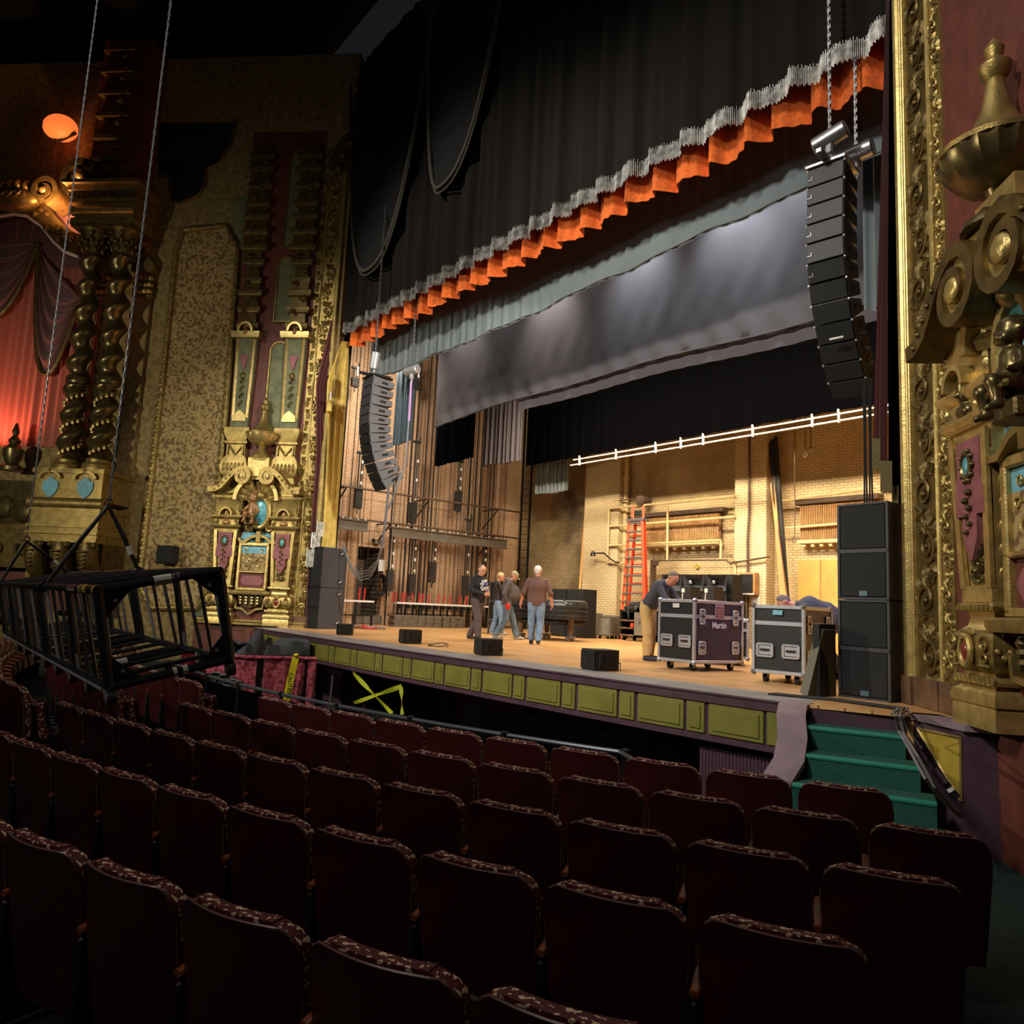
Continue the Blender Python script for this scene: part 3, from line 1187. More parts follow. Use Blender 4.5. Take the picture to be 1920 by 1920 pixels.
# maroon drape right, with fringes
t = thing('side_drape', 'maroon side drape with dark gold fringes hanging beside the right gilded frame', 'drape', (-3.75, 8.85, 1.5))
YR = 8.8
segs = [((1654, 240), (1661, 240), (1637, 830), (1653, 825), 0.0, 'maroon'), ((1660, 240), (1667, 240), (1651, 868), (1664, 868), -.06, 'maroon')]
for a, b, c, d, oy, mt in segs:
    A, B, C_, D = [py_(*q, YR+oy) for q in (a, b, c, d)]
    A = A+(A-C_)*.5
    B = B+(B-D)*.5

    def f(u, v):
        p = (C_*(1-u)+D*u)*(1-v)+(A*(1-u)+B*u)*v
        return (float(p[0]), float(p[1])+.02*math.sin(u*14+oy*40), float(p[2]))
    MB().slab(f, 16, 8, (0, .01, 0)).build('cloth', M[mt], t, world=True, smooth=70)
fr = [((1636, 1655), 822, 878, 0.0), ((1651, 1672), 864, 922, -.06), ((1673, 1684), 910, 972, .05), ((1682, 1692), 962, 1010, .08)]
for (xa, xb), y0, y1, oy in fr:
    A, B, C_, D = [py_(*q, YR+oy-.02) for q in ((xa, y0), (xb, y0), (xa, y1), (xb, y1))]
    m = MB()
    for i in range(26):
        u = i/25
        p, q = A*(1-u)+B*u, C_*(1-u)+D*u
        m.cyl(tuple(p), tuple(q+np.array([.002*(i % 3), 0, -.012*(i % 4)])), .0045, n=4)
    m.build('fringe', M['goldfringe'], t, world=True)
q = [py_(x, y, 8.93) for x, y in ((1666, 905), (1694, 1010), (1664, 235), (1694, 235))]
q[2], q[3] = q[2]+(q[2]-q[0])*.6, q[3]+(q[3]-q[1])*.6
m = MB().slab(lambda u, v: tuple((q[0]*(1-u)+q[1]*u)*(1-v)+(q[2]*(1-u)+q[3]*u)*v+np.array([0, .02*math.sin(u*12), 0])), 12, 4, (0, .01, 0))
m.build('dark_gap_sheet', M['blackcloth'], t, world=True)  # black sheet put in as the dark gap beside the gilded frame
# ================================================================== GILDED WALLS
def wthing(side, name, label, cat, s0, z0=0.0, group=None):
    if side == 'L':
        return thing(name, label, cat, LW(s0, 0, z0), math.radians(225), group)
    return thing(name, label, cat, RW(s0, 0, z0), math.radians(-45), group)


def W(side):
    return MB(my=1 if side == 'L' else -1)


def ribbon(m, path, th, d0, d1, n_off=None):
    """scrolled band: path in (x,z), thickness th, from depth d0 to d1"""
    P = [Vector((p[0], 0, p[1])) for p in path]
    A, Bq = [], []
    for i, p in enumerate(P):
        t = (P[min(i+1, len(P)-1)]-P[max(i-1, 0)]).normalized()
        nn = Vector((-t.z, 0, t.x))
        k = th if not isinstance(th, (list, tuple)) else th[0]+(th[1]-th[0])*i/(len(P)-1)
        A.append(p+nn*k/2)
        Bq.append(p-nn*k/2)
    o = m._a([(q.x, d, q.z) for d in (d0, d1) for pr in zip(A, Bq) for q in pr])
    n = len(P)
    for i in range(n-1):
        a = 2*i
        m._q(((a, a+1, a+3, a+2), (2*n+a, 2*n+a+2, 2*n+a+3, 2*n+a+1), (a, a+2, 2*n+a+2, 2*n+a), (a+1, 2*n+a+1, 2*n+a+3, a+3)), o)
    for a in (0, 2*n-2):
        m._q(((a, a+1, 2*n+a+1, 2*n+a),), o)
    return m


def spiral_path(c, r, a0, turns, sgn, n=22, k=.8):
    return [(c[0]+r*(1-k*i/n)*math.cos(a0+sgn*turns*2*PI*i/n), c[1]+r*(1-k*i/n)*math.sin(a0+sgn*turns*2*PI*i/n)) for i in range(n+1)]


def carve(m, x0, x1, z, h, flip, y, th):
    """one module of acanthus scroll relief between x0 and x1"""
    w_ = x1-x0
    s = 1 if flip else -1
    cx = (x0+x1)/2+s*.06*w_
    r = min(.40*w_, .34*h)
    m.spiral((cx, z+.42*h), r, 1.6, -PI/2, s, th, y)
    m.spiral((cx-s*.34*w_, z+.86*h), r*.42, 1.3, PI/2, -s, th*.7, y, n=9)
    for k in range(7):
        q = -PI/2+s*(k*.62-.5)
        a = (cx+r*1.02*math.cos(q), z+.42*h+r*1.02*math.sin(q))
        b = (cx+r*1.75*math.cos(q+.45*s), z+.42*h+r*1.75*math.sin(q+.45*s))
        b = (min(max(b[0], x0), x1), b[1])
        m.leaf(a, b, .11*w_, th*1.6, y, .3*s)
    for k in range(5):
        u = k/4
        m.leaf((x0+w_*(.5+.1*(u-.5)), z+.66*h), (x0+w_*(.08+.84*u), z+(.98-.1*abs(u-.5))*h), .085*w_, th*1.5, y, .2*(u-.5))
    for k in range(4):
        m.ball((x0+w_*(.2+.2*k), y+th*.4, z+(.70+.05*(k % 2))*h), th*.75, 6)
    m.ball((cx, y+th*.6, z+.42*h), th*1.3, 6)


def pros_frame(side, k, ztop, label):
    t = wthing(side, 'proscenium_frame', label, 'gilded frame', .36*k)
    o = -.36*k
    m = W(side)
    for i, (x, r, d) in enumerate(((.06, .062, .05), (.135, .02, .06), (.175, .02, .05))):
        m.tube([(o+x*k, d, .3), (o+x*k, d, ztop)], r*k, 10)
    m.bb(o, o+.2*k, -.02, .04, .3, ztop)
    m.build('inner_moulding', M['goldhi' if side == 'R' else 'goldhi'], t)
    m = W(side)
    m.bb(o+.2*k, o+.72*k, -.02, .02, .3, ztop)
    h = .56
    n = int((ztop-.3)/h)
    for i in range(n):
        carve(m, o+.22*k, o+.70*k, .3+i*h, h, i % 2 == 0, .02, .026 if side == 'R' else .03)
    m.build('carved_band', M['golddk' if side == 'R' else 'gold'], t, smooth=50)
    m = W(side)
    for x in (.735, .765):
        m.tube([(o+x*k, .03, .3), (o+x*k, .03, ztop)], .018*k, 8)
    m.build('divider_moulding', M['goldhi'], t)
    m = W(side)
    m.bb(o+.78*k, o+1.02*k, -.02, .02, .3, ztop)
    for i in range(int((ztop-.3)/.34)):
        carve(m, o+.79*k, o+1.01*k, .3+i*.34, .34, i % 2 == 1, .02, .018)
    m.build('leaf_border', M['gold'], t, smooth=50)
    m = W(side)
    m.rbox((o+.1*k, .05, .15), (.21*k, .16, .3), .01)
    m.rbox((o+.47*k, .03, .15), (.52*k, .12, .3), .01)
    m.rbox((o+.89*k, .02, .15), (.3*k, .1, .3), .01)
    m.build('plinth', M['plinth'], t)
    return t, o


tl, o = pros_frame('L', .72, 13.2, 'tall gilded carved frame at the left side of the stage opening')
# the top corner curls over the opening
m = W('L')
pp = [(o+.3, 13.2), (o+.22, 13.6), (o+.02, 14.0), (o-.35, 14.3), (o-.8, 14.6)]
ribbon(m, pp, .62, -.02, .14)
for i in range(4):
    m.ball((pp[i][0]-.05, .17, pp[i][1]), .15, 8)
m.build('corner_scroll', M['golddk'], tl)
pros_frame('R', 1.0, 8.6, 'tall gilded carved frame at the right side of the stage opening')


def oval(m, c, a, b, dp, y, n=18):
    """flattened dome in the wall plane"""
    rings = []
    for j in range(5):
        q = j/4*PI/2
        rings.append([(c[0]+a*math.cos(q)*math.cos(2*PI*i/n), y+dp*math.sin(q), c[1]+b*math.cos(q)*math.sin(2*PI*i/n)) for i in range(n)])
    o = m._a([p for r in rings for p in r])
    for j in range(4):
        for i in range(n):
            l = (i+1) % n
            m._q(((j*n+i, j*n+l, j*n+n+l, j*n+n+i),), o)
    return m


def ring(m, c, a, b, r, y, n=22, sides=7):
    P = [(c[0]+a*math.cos(2*PI*i/n), y, c[1]+b*math.sin(2*PI*i/n)) for i in range(n+1)]
    return m.tube(P, r, sides, caps=False, hint=(0, 1, 0))


def slump(m, prof, y0=0.0, kd=.62):
    """square moulding stack against the wall: (half width, z)"""
    vs = []
    for w_, z in prof:
        vs += [(-w_, y0-.02, z), (w_, y0-.02, z), (w_, y0+w_*kd, z), (-w_, y0+w_*kd, z)]
    o = m._a(vs)
    n = len(prof)
    for i in range(n-1):
        for k in range(4):
            l = (k+1) % 4
            m._q(((i*4+k, i*4+l, i*4+4+l, i*4+4+k),), o)
    e = (n-1)*4
    m._q(((3, 2, 1, 0), (e, e+1, e+2, e+3)), o)
    return m


def herm(side, s0, label, k=1.0, garland=True):
    t = wthing(side, 'pilaster', label, 'pilaster', s0, 0, )
    G, H, D = M['gold'], M['goldhi'], M['golddk']
    m = W(side)
    slump(m, [(.36, 0), (.36, .17), (.34, .19), (.37, .2), (.38, .25), (.36, .3), (.30, .33), (.27, .36), (.33, .37), (.34, .40), (.33, .43), (.27, .44), (.26, .48)])
    for i in range(9):
        m.tube([(-.32+.08*i, .215, .375), (-.30+.08*i, .215, .425)], .016, 6)
    m.build('base', H, t)
    m = W(side)
    slump(m, [(.26, .46), (.34, .50), (.385, .58), (.39, .68), (.36, .77), (.28, .82)])
    for sx in (-1, 1):
        m.spiral((sx*.27, .70), .07, 1.3, PI/2, sx, .018, .245)
        m.spiral((sx*.27, .58), .06, 1.3, -PI/2, -sx, .016, .245)
        m.leaf((sx*.12, .52), (sx*.33, .52), .03, .03, .24)
    m.leaf((0, .76), (0, .84), .1, .04, .23)
    for i in range(4):                 # right flank carving
        m.ball((.375, .05+.05*i, .60+.05*(i % 2)), .035, 6)
        m.ball((-.375, .05+.05*i, .60+.05*(i % 2)), .035, 6)
    m.build('carved_bulb', G, t, smooth=50)
    m = W(side)
    ring(m, (0, .64), .085, .125, .028, .27)
    m.build('jewel_ring', H, t)
    m = W(side)
    oval(m, (0, .64), .07, .105, .05, .25)
    m.build('jewel', M['garnet'], t)
    m = W(side)
    slump(m, [(.28, .82), (.22, .86), (.20, .93), (.23, .98), (.29, .99), (.31, 1.02), (.29, 1.05), (.25, 1.06)])
    for i in range(8):
        m.tube([(-.28+.07*i, .19, 1.0), (-.25+.07*i, .19, 1.045)], .018, 6)
    m.build('neck', H, t)
    m = W(side)
    w0, w1, z0, z1 = .25, .335, 1.05, 2.62
    yf = .19

    def wz(z):
        return w0+(w1-w0)*(z-z0)/(z1-z0)
    slump(m, [(w0, z0), (w1, z1)], 0, .50)
    m.build('shaft', M['gold'] if side == 'L' else H, t)
    m = W(side)
    for sx in (-1, 1):
        for za, zb in ((1.18, 2.55),):
            o_ = m._a([(sx*(wz(za)-.0), yf*.72, za), (sx*(wz(za)-.085), yf*.72, za), (sx*(wz(zb)-.085), yf, zb), (sx*(wz(zb)), yf, zb)] +
                      [(sx*(wz(za)-.0), yf*.72+.04, za), (sx*(wz(za)-.085), yf*.72+.04, za), (sx*(wz(zb)-.085), yf+.03, zb), (sx*(wz(zb)), yf+.03, zb)])
            m._q(((0, 1, 2, 3), (4, 5, 6, 7), (0, 1, 5, 4), (1, 2, 6, 5), (2, 3, 7, 6), (3, 0, 4, 7)), o_)
    m.bb(-wz(1.1), wz(1.1), .12, .165, 1.06, 1.2)
    # carved side faces
    for sx in (-1, 1):
        for i in range(6):
            m.ball((sx*wz(1.3+.2*i)*1.0, .07, 1.3+.2*i), .045, 6, s=(.5, 1, 1.4))
    m.build('shaft_frame', H, t, smooth=50)
    m = W(side)
    pl = [(-.2, 2.5), (.2, 2.5), (.2, 2.15), (.24, 2.15), (.24, 1.82), (.12, 1.82), (.12, 1.62), (.02, 1.42), (-.02, 1.42), (-.12, 1.62), (-.12, 1.82), (-.24, 1.82), (-.24, 2.15), (-.2, 2.15)]
    m.prism(pl, .12, .205)
    m.build('banner_panel', M['rose'], t)
    m = W(side)
    for i in range(6):
        z = 1.22+.075*i
        m.spiral((.05*(-1)**i, z+.03), .05, 1.2, 0, (-1)**i, .014, .15, n=8)
        m.leaf((0, z), (.12*(-1)**(i+1), z+.08), .03, .03, .15)
    for i in range(6):
        m.ball((.03*(-1)**i, .225, 2.02-.07*i), .035-.002*i, 6)
    ring(m, (0, 2.26), .075, .115, .022, .22, 16, 5)
    for i in range(10):
        q = 2*PI*i/10
        m.ball((.1*math.cos(q), .22, 2.26+.14*math.sin(q)), .026, 5)
    m.build('drop_ornament', M['bronze'] if side == 'R' else D, t, smooth=50)
    m = W(side)
    oval(m, (0, 2.26), .06, .095, .04, .205)
    m.build('cabochon', M['bluestone'], t)
    m = W(side)
    slump(m, [(.33, 2.6), (.36, 2.62), (.42, 2.66), (.43, 2.70), (.37, 2.71), (.35, 2.74), (.35, 2.85), (.40, 2.88), (.45, 2.93), (.45, 2.97), (.38, 2.98)], 0, .60)
    for sx in (-1, 1):
        m.spiral((sx*.3, 2.78), .06, 1.3, PI/2, sx, .02, .24)
    ribbon(m, [(.17*math.cos(PI*i/12), 2.97+.19*math.sin(PI*i/12)) for i in range(13)], .05, .18, .33)
    m.build('capital', H if side == 'R' else G, t)
    m = sdf_mesh([((0, .2, 2.9), (0, .2, 3.0), .075, .085), ((0, .27, 2.92), (0, .29, 2.9), .02, .02), ((-.05, .2, 2.76), (.05, .2, 2.76), .07, .07), ((0, .2, 2.8), (0, .2, 2.9), .045, .05), ((0, .19, 3.03), (0, .2, 3.06), .09, .07)], .012, .02)
    m.v = [(p[0], p[1]*(1 if side == 'L' else -1), p[2]) for p in m.v]
    m.build('mask_head', M['fleshgold'] if side == 'L' else M['bronze'], t, smooth=80)
    m = W(side)
    slump(m, [(.34, 2.97), (.38, 3.05), (.40, 3.40), (.42, 3.42), (.46, 3.47), (.46, 3.52), (.40, 3.53), (.37, 3.56), (.37, 3.82)], 0, .52)
    for sx in (-1, 1):
        for i in range(5):
            m.leaf((sx*.33, 3.06+.07*i), (sx*.37, 3.14+.07*i), .045, .03, .2)
    m.build('frieze_block', G if side == 'L' else H, t)
    return t


def altar(side, s1, s2, tags, mid=None):
    """two herm pilasters, pediment, cartouche, niche panel"""
    herm(side, s1, tags[0])
    if s2 is not None:
        herm(side, s2, tags[1])
    c = (s1+(s2 if s2 is not None else s1+1.66))/2
    hw = c-s1
    t = wthing(side, 'pediment', tags[2], 'pediment', c, 3.5 if side == 'L' else 3.3)
    for sg in (-1, 1):
        m = W(side)
        tip = hw+.48
        P = [(tip, .14), (tip-.18, .15), (tip-.34, .22), (tip-.46, .36), (tip-.58, .52), (tip-.74, .66), (tip-.9, .74)]
        r = .23 if side == 'L' else .36
        cx, cz = tip-.93, .76-r
        P = P+spiral_path((cx, cz), r, PI/2, 1.5, 1, 22)[1:]
        P = [(sg*x, z) for x, z in P]
        ribbon(m, P, (.15, .06), .02, .52)
        for i in range(5):
            m.ball((sg*(tip-.2-.1*i), .53, .14+.1*i), .03, 6)
        m.build('scroll', M['golddk'] if side == 'R' else M['gold'], t, smooth=50)
        m = W(side)
        m.cyl((sg*cx, .04, cz), (sg*cx, .47, cz), r*.82, n=20)
        m.ball((sg*cx, .50, cz), r*.34, 10, s=(1, .5, 1))
        m.build('volute_boss', M['goldhi'], t)
    m = W(side)
    ribbon(m, [(.6*math.cos(PI*i/16), -.1+.62*math.sin(PI*i/16)) for i in range(17)], .1, .02, .34)
    for i in range(9):
        q = PI*(i+.5)/9
        m.tube([(.08*math.cos(q), .03, -.1+.08*math.sin(q)), (.36*math.cos(q), .14, -.1+.36*math.sin(q)), (.55*math.cos(q), .2, -.1+.55*math.sin(q))], [.03, .08, .09], 6)
    m.bb(-.42, .42, .02, .40, .55, .82)
    m.bb(-.30, .30, .02, .34, .82, 1.08)
    m.build('urn_block', M['goldhi'], t)
    # urn finial
    t = wthing(side, 'urn', tags[3], 'urn', c if side == 'L' else 2.37, 4.58 if side == 'L' else 4.15)
    m = W(side)
    yc = .2
    m.lathe([(.30, 0), (.28, .06), (.16, .16), (.09, .28), (.11, .34)], (0, yc, 0), 20)
    m.build('foot', M['gold' if side == 'L' else 'bronze'], t)
    m = W(side)
    m.lathe([(.12, .34), (.30, .42), (.41, .58), (.43, .66)], (0, yc, 0), 40, flute=.06, nf=20)
    m.build('fluted_bowl', M['goldhi' if side == 'L' else 'bronze'], t)
    m = W(side)
    m.lathe([(.46, .66), (.47, .70), (.34, .76), (.20, .9), (.11, 1.1), (.07, 1.35), (.12, 1.42), (.13, 1.48), (.06, 1.55), (.08, 1.64), (.02, 1.74)], (0, yc, 0), 20)
    m.build('lid', M['gold'], t)
    # cartouche
    t = wthing(side, 'cartouche', tags[4], 'cartouche', c-(.12 if side == 'L' else .0), 2.55)
    m = W(side)
    ring(m, (0, .52), .26, .42, .07, .2, 26)
    for sg in (-1, 1):
        m.spiral((sg*.3, .1), .12, 1.4, PI/2, sg, .04, .16)
        m.spiral((sg*.34, .85), .1, 1.3, -PI/2, -sg, .035, .16)
        m.leaf((sg*.2, .0), (sg*.5, .14), .08, .06, .12)
        ribbon(m, [(sg*x, z) for x, z in ((.05, -.12), (.2, -.16), (.38, -.3), (.5, -.3), (.55, -.2))], .07, .05, .2)
    m.ball((0, .22, .98), .14, 8)
    m.bb(-.06, .06, .05, .2, -.3, 0)
    m.build('scrolled_frame', M['gold'], t, smooth=50)
    m = W(side)
    oval(m, (0, .52), .24, .39, .1, .16)
    m.build('stone', M['bluestone'], t)
    m = W(side)
    m.prism([(-.62, -.32), (.62, -.32), (.5, -.02), (-.5, -.02)], .02, .06)
    m.build('blue_ground', M['sky'], t)
    # niche panel
    t = wthing(side, 'niche_panel', tags[5], 'panel', c, .95)
    m = W(side)
    for x0, x1, z0, z1 in ((-.44, -.36, .0, 1.28), (.36, .44, 0, 1.28), (-.44, .44, 1.2, 1.3), (-.44, .44, .46, .51), (-.44, .44, -.02, .06)):
        m.rbox(((x0+x1)/2, .1, (z0+z1)/2), (x1-x0, .1, z1-z0), .015)
    m.build('frame', M['goldhi'], t)
    m = W(side)
    m.bb(-.37, .37, .02, .085, .0, 1.25)
    m.build('back', M['redwall'], t)
    m = W(side)
    m.bb(-.36, .36, .05, .095, 1.0, 1.19)
    m.build('blue_frieze', M['sky'], t)
    m = W(side)
    m.bb(-.36, .36, .05, .095, .51, 1.0)
    m.build('tan_field', M['stuccofield'], t)
    for sx in (-1, 1):
        for q in (((.15, .72), .12, 1.4, PI/2, 1, .016, 14), ((.26, .9), .06, 1.3, 0, -1, .013, 9), ((.22, 1.09), .06, 1.3, 0, 1, .012, 9)):
            W(side).spiral((sx*q[0][0], q[0][1]), q[1], q[2], q[3], sx*q[4], q[5], .10, n=q[6]).build('scroll_relief', M['goldhi'], t)
    m = W(side)
    m.prism([(-.34, .25), (-.24, .12), (.24, .12), (.34, .25), (.24, .38), (-.24, .38)], .05, .1)
    m.build('rose_lozenge', M['rose'], t)
    m = W(side)
    slump(m, [(.55, -.14), (.58, -.1), (.58, -.04), (.52, -.02)], 0, .4)
    ribbon(m, [(-.5, -.14), (-.5, -.3), (-.4, -.34), (-.38, -.5), (-.2, -.52), (0, -.66), (.2, -.52), (.38, -.5), (.4, -.34), (.5, -.3), (.5, -.14)], .06, .03, .14)
    m.build('ledge', M['gold'], t)
    m = W(side)
    m.prism([(-.35, -.16), (.35, -.16), (.3, -.4), (0, -.5), (-.3, -.4)], .03, .1)
    for i in range(12):
        m.ball((-.24+.16*(i % 4), .12, -.22-.08*(i//4)), .055, 6)
    m.build('pendant_crest', M['bronze'], t)
    return c


# backing of the gilded bay
struct('wall_left_bay', wallslab(LW, .74, 3.0, 0, .012, -2.4, 14.5), M['redwall'], 0)
struct('wall_left_bay.001', wallslab(LW, 3.0, 3.42, 0, .02, .15, 12.5), M['olivewall'], 0)
LS1, LS2 = .98, 2.62
cL = altar('L', LS1, LS2, ('gilded pilaster with a blue jewel next to the left gilded frame', 'gilded pilaster with a blue jewel beside the ochre wall panel on the left',
                           'scrolled gold pediment over the left pair of pilasters', 'gold urn on the pediment of the left wall', 'blue oval cartouche in gold scrolls on the left wall', 'gold framed niche panel with a rose lozenge on the left wall'))
RS1 = 1.72
cR = altar('R', RS1, None, ('large gilded pilaster at the right beside the carved stage frame', '', 'dark scrolled gold pediment at the right edge', 'dark fluted urn above the right pediment', 'blue oval cartouche with scrolls at the right edge', 'gold framed niche panel at the right edge'))


def cherub(side, s0, d0, z0, h, label, mt):
    """seated putto"""
    t = wthing(side, 'cherub_statue', label, 'statue', s0, z0)
    k = h/1.0
    q = 1 if side == 'L' else -1

    def V(x, y, z):
        return (x*k, q*(d0+y*k), z*k)
    P = [(V(0, 0, .40), V(0, .0, .62), .13*k, .12*k), (V(0, .02, .36), V(0, .02, .40), .15*k, .14*k), (V(0, 0, .68), V(0, 0, .72), .06*k, .06*k),
         (V(0, .02, .84), V(0, .01, .90), .12*k, .125*k), (V(0, .13, .82), V(0, .15, .81), .022*k, .02*k), (V(-.05, .1, .79), V(.05, .1, .79), .05*k, .05*k),
         (V(-.12, .10, .88), V(-.12, .10, .89), .02*k, .02*k), (V(.12, 0, .85), V(.13, 0, .87), .03*k, .03*k), (V(-.12, 0, .85), V(-.13, 0, .87), .03*k, .03*k),
         (V(-.12, 0, .62), V(-.2, .03, .46), .055*k, .045*k), (V(-.2, .03, .46), V(-.16, .14, .34), .045*k, .035*k), (V(-.16, .14, .34), V(-.13, .2, .32), .035*k, .03*k),
         (V(.12, 0, .62), V(.22, .04, .5), .055*k, .045*k), (V(.22, .04, .5), V(.26, .14, .42), .045*k, .035*k), (V(.26, .14, .42), V(.28, .2, .42), .035*k, .028*k),
         (V(-.08, .04, .36), V(-.1, .24, .3), .085*k, .07*k), (V(-.1, .24, .3), V(-.1, .2, .08), .068*k, .045*k), (V(-.1, .2, .07), V(-.1, .3, .04), .042*k, .035*k),
         (V(.08, .04, .36), V(.12, .25, .34), .085*k, .07*k), (V(.12, .25, .34), V(.16, .24, .12), .068*k, .045*k), (V(.16, .24, .11), V(.17, .33, .08), .042*k, .035*k)]
    sdf_mesh(P, .016, .03, name='figure', mat_=mt, parent=t)
    P = []
    for i in range(16):
        a = 2.4*i
        P.append((V(.10*math.cos(a)*math.sqrt(i/16), -.02+.09*math.sin(a)*math.sqrt(i/16)-.02, .99-.07*i/16), V(.10*math.cos(a)*math.sqrt(i/16), -.02+.09*math.sin(a)*math.sqrt(i/16), 1.0-.07*i/16), .036*k, .036*k))
    sdf_mesh(P, .016, .02, name='curls', mat_=mt, parent=t)
    m = W(side)
    m.rbox((0, d0*.5, .1*k), (.42*k, d0+.25*k, .2*k), .02)
    for i in range(9):
        m.ball(((-.22+.055*i)*k, d0+.2*k+.02*math.sin(i*2), (.30-.06*math.sin(PI*i/8))*k), .045*k, 6)
    m.build('garland_seat', M['golddk'], t)
    return t


s_, z_ = lw(469, 984, .3)
cherub('L', s_, .22, z_, .88, 'gilded seated cherub beside the blue cartouche on the left wall', M['fleshgold'])
s_, z_ = rw(1884, 790, .5)
cherub('R', s_, .42, z_, .80, 'dark bronze seated cherub on the right wall beside the pilaster', M['bronze'])


# upper tier on the left
def upper(s0, label, z0=4.35):
    t = wthing('L', 'upper_pilaster', label, 'pilaster', s0, z0)
    m = W('L')
    slump(m, [(.33, -.75), (.33, -.5), (.36, -.45), (.28, -.3), (.36, -.2), (.40, 0), (.36, .18), (.27, .3), (.27, .62), (.33, .65), (.33, .72), (.28, .74), (.36, .95), (.36, 1.1), (.30, 1.12)])
    for i in range(6):
        m.leaf((-.28+.11*i, -.15), (-.28+.11*i, .1), .05, .05, .24)
    for sx in (-1, 1):
        m.tube([(sx*.2, .19, .6), (0, .19, .34)], .03, 5)
        m.tube([(sx*.22, .19, .6), (sx*.22, .19, .34)], .03, 5)
    m.build('base', M['gold'], t)
    m = W('L')
    slump(m, [(.26, 1.1), (.25, 1.25), (.31, 3.75), (.33, 3.8)], 0, .5)
    m.build('shaft', M['olivewall'], t)
    m = W('L')
    for sx in (-1, 1):
        m.tube([(sx*.2, .13, 1.4), (sx*.25, .16, 3.7)], .05, 4)
    m.prism([(-.2, 1.3), (.2, 1.3), (.2, 1.45), (0, 1.62), (-.2, 1.45)], .1, .16)
    slump(m, [(.40, 3.72), (.42, 3.8), (.42, 3.9), (.36, 3.92)])
    ribbon(m, [(.2*math.cos(PI*i/10), 3.9+.24*math.sin(PI*i/10)) for i in range(11)], .06, .15, .3)
    m.build('gilt_edges', M['goldhi'], t)
    m = W('L')
    m.prism([(-.13, 3.2), (.13, 3.2), (0, 2.75)], .1, .18)
    m.build('rose_triangle', M['rose'], t)
    m = W('L')
    for i in range(9):
        m.spiral((.03*(-1)**i, 1.75+.11*i), .055, 1.2, 0, (-1)**i, .016, .16, n=8, sides=4)
    oval(m, (0, 2.62), .07, .1, .05, .16)
    m.build('drop_ornament', M['golddk'], t)
    m = W('L')
    oval(m, (0, 3.9), .09, .14, .12, .18)
    m.build('mask_head', M['fleshgold'], t)
    # upper consoles, stacked mouldings
    m = W('L')
    zz = 4.0
    prof = []
    R2 = random.Random(3)
    while zz < 9.6:
        w_ = .30+.12*R2.random()
        prof += [(w_-.04, zz), (w_, zz+.06), (w_, zz+.16), (w_-.1, zz+.2), (w_-.12, zz+.36+.2*R2.random())]
        zz = prof[-1][1]+.02
    slump(m, prof, 0, .6)
    for i in range(12):
        m.spiral((.12*(-1)**i, 4.5+.42*i), .09, 1.2, 0, (-1)**i, .03, .2, n=8, sides=4)
    m.build('upper_console', M['golddk'], t)
    return t


upper(lw(545, 740, .15)[0], 'upper gilded pilaster above the pediment, next to the left frame')
upper(lw(452, 740, .15)[0], 'upper gilded pilaster above the pediment, beside the ochre panel')
m = W('L')
t = wthing('L', 'recess_panelling', 'green arched panel between the upper gilded pilasters', 'panel', lw(510, 735, .05)[0], 0)
for i, (a, b, c) in enumerate(((510, 828, 642), (530, 604, 482), (548, 462, 285))):
    s0, z0 = lw(a, b, .05)
    z1 = lw(a, c, .05)[1]
    ds = s0-lw(510, 735, .05)[0]
    m = W('L')
    pts = [(-.26, z0), (.26, z0), (.26, z1-.26)]+[(.26*math.cos(PI*j/10), z1-.26+.26*math.sin(PI*j/10)) for j in range(1, 10)]+[(-.26, z1-.26)]
    m.prism([(ds+x, z) for x, z in pts], .02, .07)
    m.build('field', M['olivewall'], t)
    m = W('L')
    m.tube([(ds+x, .08, z) for x, z in pts+[pts[0]]], .03, 6, hint=(0, 1, 0))
    m.build('moulding', M['gold'], t)
# dado
t = wthing('L', 'dado', 'oxblood dado with gold mouldings at the foot of the left wall', 'wall panelling', 2.4, -1.1)
m = W('L')
m.bb(-2.2, .95, .0, .04, 0, 1.1)
m.build('field', M['redwall'], t)
m = W('L')
m.bb(-2.2, .95, .0, .14, 1.10, 1.16)
m.bb(-2.2, .95, .0, .10, 1.18, 1.24)
for i in range(2):
    x0 = -2.05+1.55*i
    pts = [(x0, .25), (x0+1.35, .25), (x0+1.35, .95), (x0, .95), (x0, .25)]
    m.tube([(x, .05, z) for x, z in pts], .018, 5, hint=(0, 1, 0))
m.build('gilt_moulding', M['gold'], t)

# ochre octagonal wall panel with gilded rope frame
pxs = [(345, 432), (424, 424), (447, 466), (424, 770), (403, 1010), (393, 1100), (372, 1140), (285, 1140), (262, 1095), (275, 985), (303, 740), (331, 470)]
pts = [lw(x, y, .05) for x, y in pxs]
sc_ = sum(p[0] for p in pts)/len(pts)
t = wthing('L', 'wall_panel', 'tall ochre plaster panel in a gilded frame on the left wall', 'panel', sc_, 0)
pts = [(p[0]-sc_, p[1]) for p in pts]
m = W('L')
m.prism(pts, .0, .04)
m.build('field', M['stuccofield'], t, smooth=0)
m = W('L')
cl = pts+[pts[0]]
m.tube([(x, .06, z) for x, z in cl], .085, 8, hint=(0, 1, 0))
for i in range(len(pts)):
    a, b = Vector(cl[i]), Vector(cl[i+1])
    n = int((b-a).length/.11)
    for j in range(n):
        p = a.lerp(b, (j+.5)/n)
        m.ball((p.x+.02*(-1)**j, .12, p.y), .05, 5, s=(1, .8, 1.1))
m.build('carved_frame', M['gold'], t)
